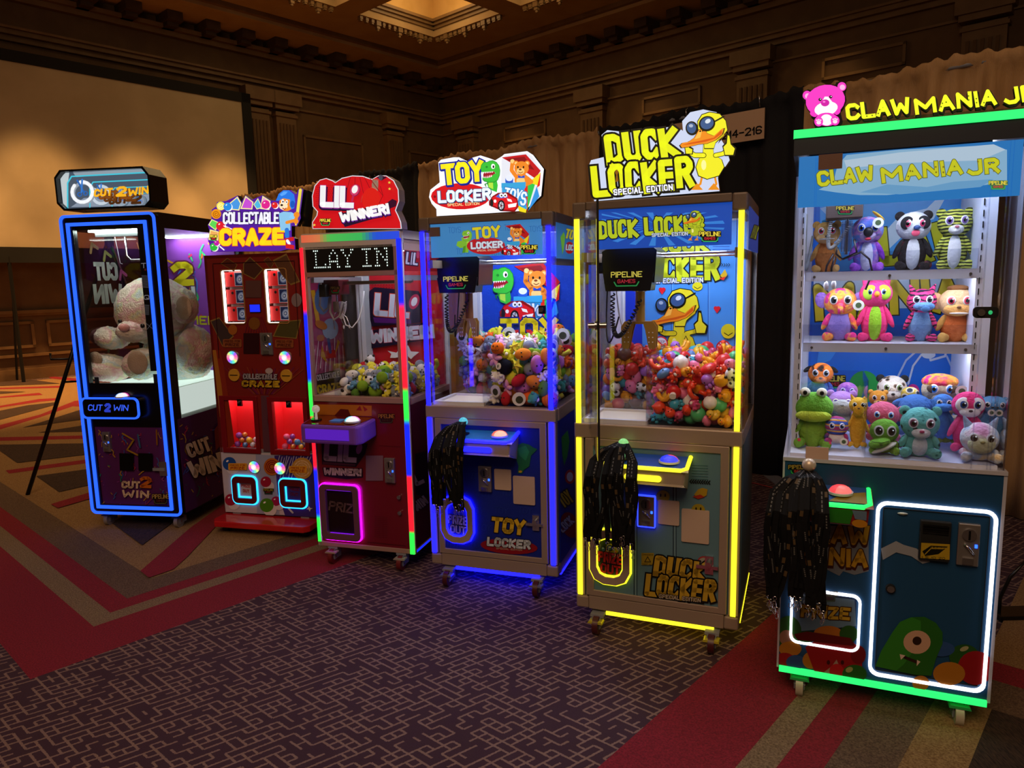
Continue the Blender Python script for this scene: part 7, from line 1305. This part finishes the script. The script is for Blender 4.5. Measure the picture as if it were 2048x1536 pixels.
def fill(n, regions, rad, kinds, soft, seed, where, maxn, zmax):
    r = random.Random(seed); O = MT(n); S = []; meshes = {}
    xs0 = min(q[0] for q in regions); xs1 = max(q[1] for q in regions); ys0 = min(q[2] for q in regions); ys1 = max(q[3] for q in regions); fails = 0; z0 = .968
    inr = lambda x, y, m: any(a+m <= x <= b-m and c_+m <= y <= d_-m for a, b, c_, d_ in regions)
    while fails < 60 and len(S) < 1100:
        rr_ = r.uniform(*rad); best = None
        for _ in range(26):
            x, y = r.uniform(xs0, xs1), r.uniform(ys0, ys1)
            if not inr(x, y, rr_*.85): continue
            z = z0+rr_*.9
            for (a, b, c_, q) in S:
                d2 = (a-x)**2+(b-y)**2; s = (q+rr_)*.76
                if d2 < s*s: z = max(z, c_+sqrt(s*s-d2))
            if best is None or z < best[2]: best = (x, y, z, rr_)
        if best is None: continue
        if best[2]+best[3]*.6 > zmax(best[0], best[1]): fails += 1; continue
        S.append(best)
    wgt = [k[2] for k in kinds]; out = 0
    vis = []
    for (x, y, z, q) in S:
        top = z+q > zmax(x, y)-q*1.6; front = any(abs(y-c_) < q*2.0 and a <= x <= b for a, b, c_, d_ in regions); right = x > xs1-q*1.6; div = x < .32+q*2.3 and x > .3 and y < .32
        if top or front or right or div: vis.append((y-(z-1)*.3-(.0 if not top else .05), x, y, z, q))
        else: vis.append((9+y-z*.5, x, y, z, q))
    vis.sort(); rest = [v_ for v_ in vis if v_[0] > 8 or vis.index(v_) >= maxn]; vis = [v_ for v_ in vis[:maxn] if v_[0] < 8]
    for _, x, y, z, q in vis:
        kd = r.choices(kinds, wgt)[0]; key = (kd[0], kd[1])
        if key not in meshes: meshes[key] = toy_mesh(kd[0], kd[1], soft, kd[3] if len(kd) > 3 else None)
        nm2 = kd[0]+('_plush' if soft else '_toy'); o = bpy.data.objects.new(nm2, meshes[key]); C.objects.link(o)
        o.location = O @ V((x, y, z)); o.scale = (q*1.12,)*3; lim = 1.3 if kd[0] not in ('pumpkin', 'eightball', 'tag') else .5
        o.rotation_euler = (r.uniform(-lim, lim)*.8, r.uniform(-lim, lim)*1.2, R(MC[n][2])+r.uniform(-1.0, 1.0)*(1 if lim > 1 else .5))
        kn = kd[0].replace('eightball', 'billiard ball').replace('tag', 'paper tag'); lb = 'small %s %s %s heaped in the %s cabinet' % (NAMEC[kd[1]], kn, 'plush' if soft else 'squeeze toy', where)
        tag(o, lb, 'plush toy' if soft else 'toy', '%s %s toys in the %s cabinet' % (NAMEC[kd[1]], kn, where)); out += 1
    hb = MB(MT(n)); pal = [mat(k_[1], .9 if soft else .35, 0, 0, .3) for k_ in kinds if k_[0] not in ('tag', 'eightball', 'panda')]
    for _, x, y, z, q in rest: hb.ell((x, y, z), q*1.02, r.choice(pal), None, 9, 6)
    print('PILE', n, len(vis), len(rest))
    if rest: tag(hb.build('toy_heap', kind='stuff'), 'mass of small %s toys buried inside the heap of the %s cabinet' % ('plush' if soft else 'rubber', where), 'toys')
    return out
K4 = [('pumpkin', 'f07820', 7), ('egg', 'f09030', 4), ('star', 'e8e048', 6), ('banana', 'e8e048', 5), ('bear', 'd8d838', 5), ('starfish', 'e8a8d0', 6), ('bunny', 'e8e4da', 6), ('egg', 'c878c8', 4), ('octopus', '8890a0', 5), ('bear', '50b0a0', 4), ('avocado', '88b830', 4, 'd8d880'), ('egg', 'b82030', 3),
      ('eightball', '0c0e20', 2), ('tag', 'd8d8dc', 7), ('cat', 'e8e4da', 4), ('drop', '6aa0c8', 3), ('egg', '5a8c38', 4), ('bear', 'e8a8d0', 4), ('star', 'e8e4da', 2), ('cat', 'f06828', 4)]
fill(4, [(.322, .692, .022, .66), (.03, .33, .31, .66)], (.033, .045), K4, True, 5, 'blue-lit', 300, lambda x, y: 1.28+.06*min(y/.5, 1)+(.03 if x < .3 else 0))
K5 = [('ball', 'd82828', 9), ('drop', 'e84828', 8), ('duck', 'f0a820', 9), ('banana', 'f0a820', 7), ('bear', 'f080b0', 7), ('egg', 'f080b0', 4), ('octopus', 'b070d8', 4), ('octopus', '38a0c0', 5), ('ball', '7a5040', 4), ('bear', '7a5040', 4), ('ball', '50b878', 3), ('duck', 'e8c040', 5),
      ('egg', '5a88c8', 3), ('panda', 'eeeeee', 3), ('ball', 'f4f0f0', 3), ('banana', '6838b8', 1), ('bear', 'e84828', 8), ('mushroom', 'd82828', 5), ('cat', 'c84878', 4), ('banana', 'e84828', 4)]
fill(5, [(.322, .70, .022, .66), (.03, .33, .31, .66)], (.026, .034), K5, False, 8, 'yellow-lit', 300, lambda x, y: 1.235+.08*min(y/.5, 1)+.02*sin(x*20))
K3 = [('bear', 'e8e048', 8), ('banana', 'd8d838', 3), ('panda', 'eeeeee', 3), ('cat', '8890a0', 5), ('octopus', '8890a0', 4), ('bear', '6aa0c8', 5), ('ball', '88b830', 4), ('bunny', 'e8a8d0', 4), ('egg', 'b82030', 2), ('starfish', 'c878c8', 3), ('egg', 'e8e4da', 4), ('drop', '5a8c38', 3), ('tag', 'd8d8dc', 3), ('star', 'e8e048', 3)]
fill(3, [(.158, .592, .025, .57), (.03, .17, .31, .57)], (.028, .040), K3, True, 11, 'rainbow-edged', 150, lambda x, y: 1.08+.10*min(y/.5, 1)+.03*sin(x*17))

# ------------------------------------------------------------ lanyards hung on the joysticks
LB = mat('060608', .75, 0, 0, .2); LG = mat('4c3a1c', .6); LWt = mat('5c5c5a', .6)
def ribbon(mb, pts, w, m, ang=0):
    up = V((cos(ang), sin(ang), 0)); mb.tube(pts, 0, m, 4, flat=(w*.71, .0012*.8), up=up)
def marks(mb, pts, r, ang, y_off):
    up = V((cos(ang), sin(ang), 0)); n_ = len(pts); i = r.randint(1, 3)
    while i < n_-3:
        a, b = V(pts[i]), V(pts[i+1]); d = (b-a); L = d.length; d.normalize(); sd = (up-d*d.dot(up)).normalized(); nr = d.cross(sd); nr = nr if nr.y < 0 else -nr; off = nr*.0022
        if r.random() < .3:
            w, l, m = .0055, min(L, .02), LG
            mb.add([a+off-sd*w, a+off+sd*w, a+off+sd*w+d*l, a+off-sd*w+d*l], [(0, 1, 2, 3)], m)
        else:
            for k in range(5): p = a+d*(L*k/5)+off; w, l = .0022, L/5*.6; mb.add([p-sd*w, p+sd*w, p+sd*w+d*l, p-sd*w+d*l], [(0, 1, 2, 3)], LWt)
        i += r.randint(1, 4)
def lanyards(n, cx, cy, cz, N, x0, x1, zb, yf, where, seed, spread=.0, lift=0.0):
    r = random.Random(seed); gcol = LB
    for k in range(N):
        u = (k+.5)/N; xa = x0+(x1-x0)*min(1, max(0, u+r.uniform(-.12, .12))); xb = xa+r.uniform(-.05, .05)+(.03 if u > .5 else -.03); xb = min(max(xb, x0-.01), x1+.01)
        z_ = zb+r.uniform(-.02, .05); yy = yf-.003*(k % 6)-r.uniform(0, .012); xm = (xa+xb)/2+r.uniform(-.01, .01); lz = cz+r.uniform(-.012, .006)
        P = []
        def strand(xs, s):
            e = .012*s; dx = xs-cx; pts = [(cx, cy+.012, lz+.0)]
            pts += [(cx+e*.6+dx*.15, cy-.012, lz-.001), (cx+dx*.6, cy-.03+.25*(yy-cy), lz-.006-abs(dx)*.12), (cx+dx*.93, yy*.65+cy*.35, lz-.035-abs(dx)*.25), (xs, yy, lz-.10-abs(dx)*.2)]
            zc = lz-.11-abs(dx)*.3; m_ = 9
            for j in range(1, m_+1): t = j/m_; pts.append((xs+(xm-xs)*t**2.2+.006*sin(t*5+k), yy+.004*sin(t*7+k+s), zc+(z_+.03-zc)*t))
            return pts
        mb = MB(); A = strand(xa, -1); B = strand(xb, 1); ang = r.uniform(-.35, .35)
        ribbon(mb, A, .018, gcol, ang); ribbon(mb, B, .018, gcol, -ang); marks(mb, A, r, ang, yy); marks(mb, B, r, -ang, yy); e = V(A[-1])
        ribbon(mb, [e, e+V((0, 0, -.012)), e+V((.001, 0, -.035))], .019, gcol)
        o = mb.build('lanyard'); o.matrix_world = MT(n)
        tag(o, 'black printed lanyard with a metal hook, hung on the joystick of the %s cabinet' % where, 'lanyard', 'lanyards hung on the %s joystick' % where)
        mb = MB(); q = e+V((0, -.002, -.04)); mb.tube([q+V((.006*cos(t), 0, .006*sin(t))) for t in (2*pi*i/10 for i in range(10))], .0011, CHROME, 5, closed=True); q2 = q+V((0, 0, -.008))
        mb.tube([q2, q2+V((.004, 0, -.01)), q2+V((.005, 0, -.022)), q2+V((0, 0, -.03)), q2+V((-.005, 0, -.022)), q2+V((-.003, 0, -.012))], .0013, CHROME, 5); mb.build('hook', o)
lanyards(4, .235, -.055, .898, 18, .115, .265, .49, -.165, 'blue-lit', 3)
lanyards(5, .235, -.055, .898, 22, .115, .30, .50, -.165, 'yellow-lit', 4)
lanyards(6, .085, -.055, .902, 24, -.03, .135, .46, -.165, 'green-edged', 6)
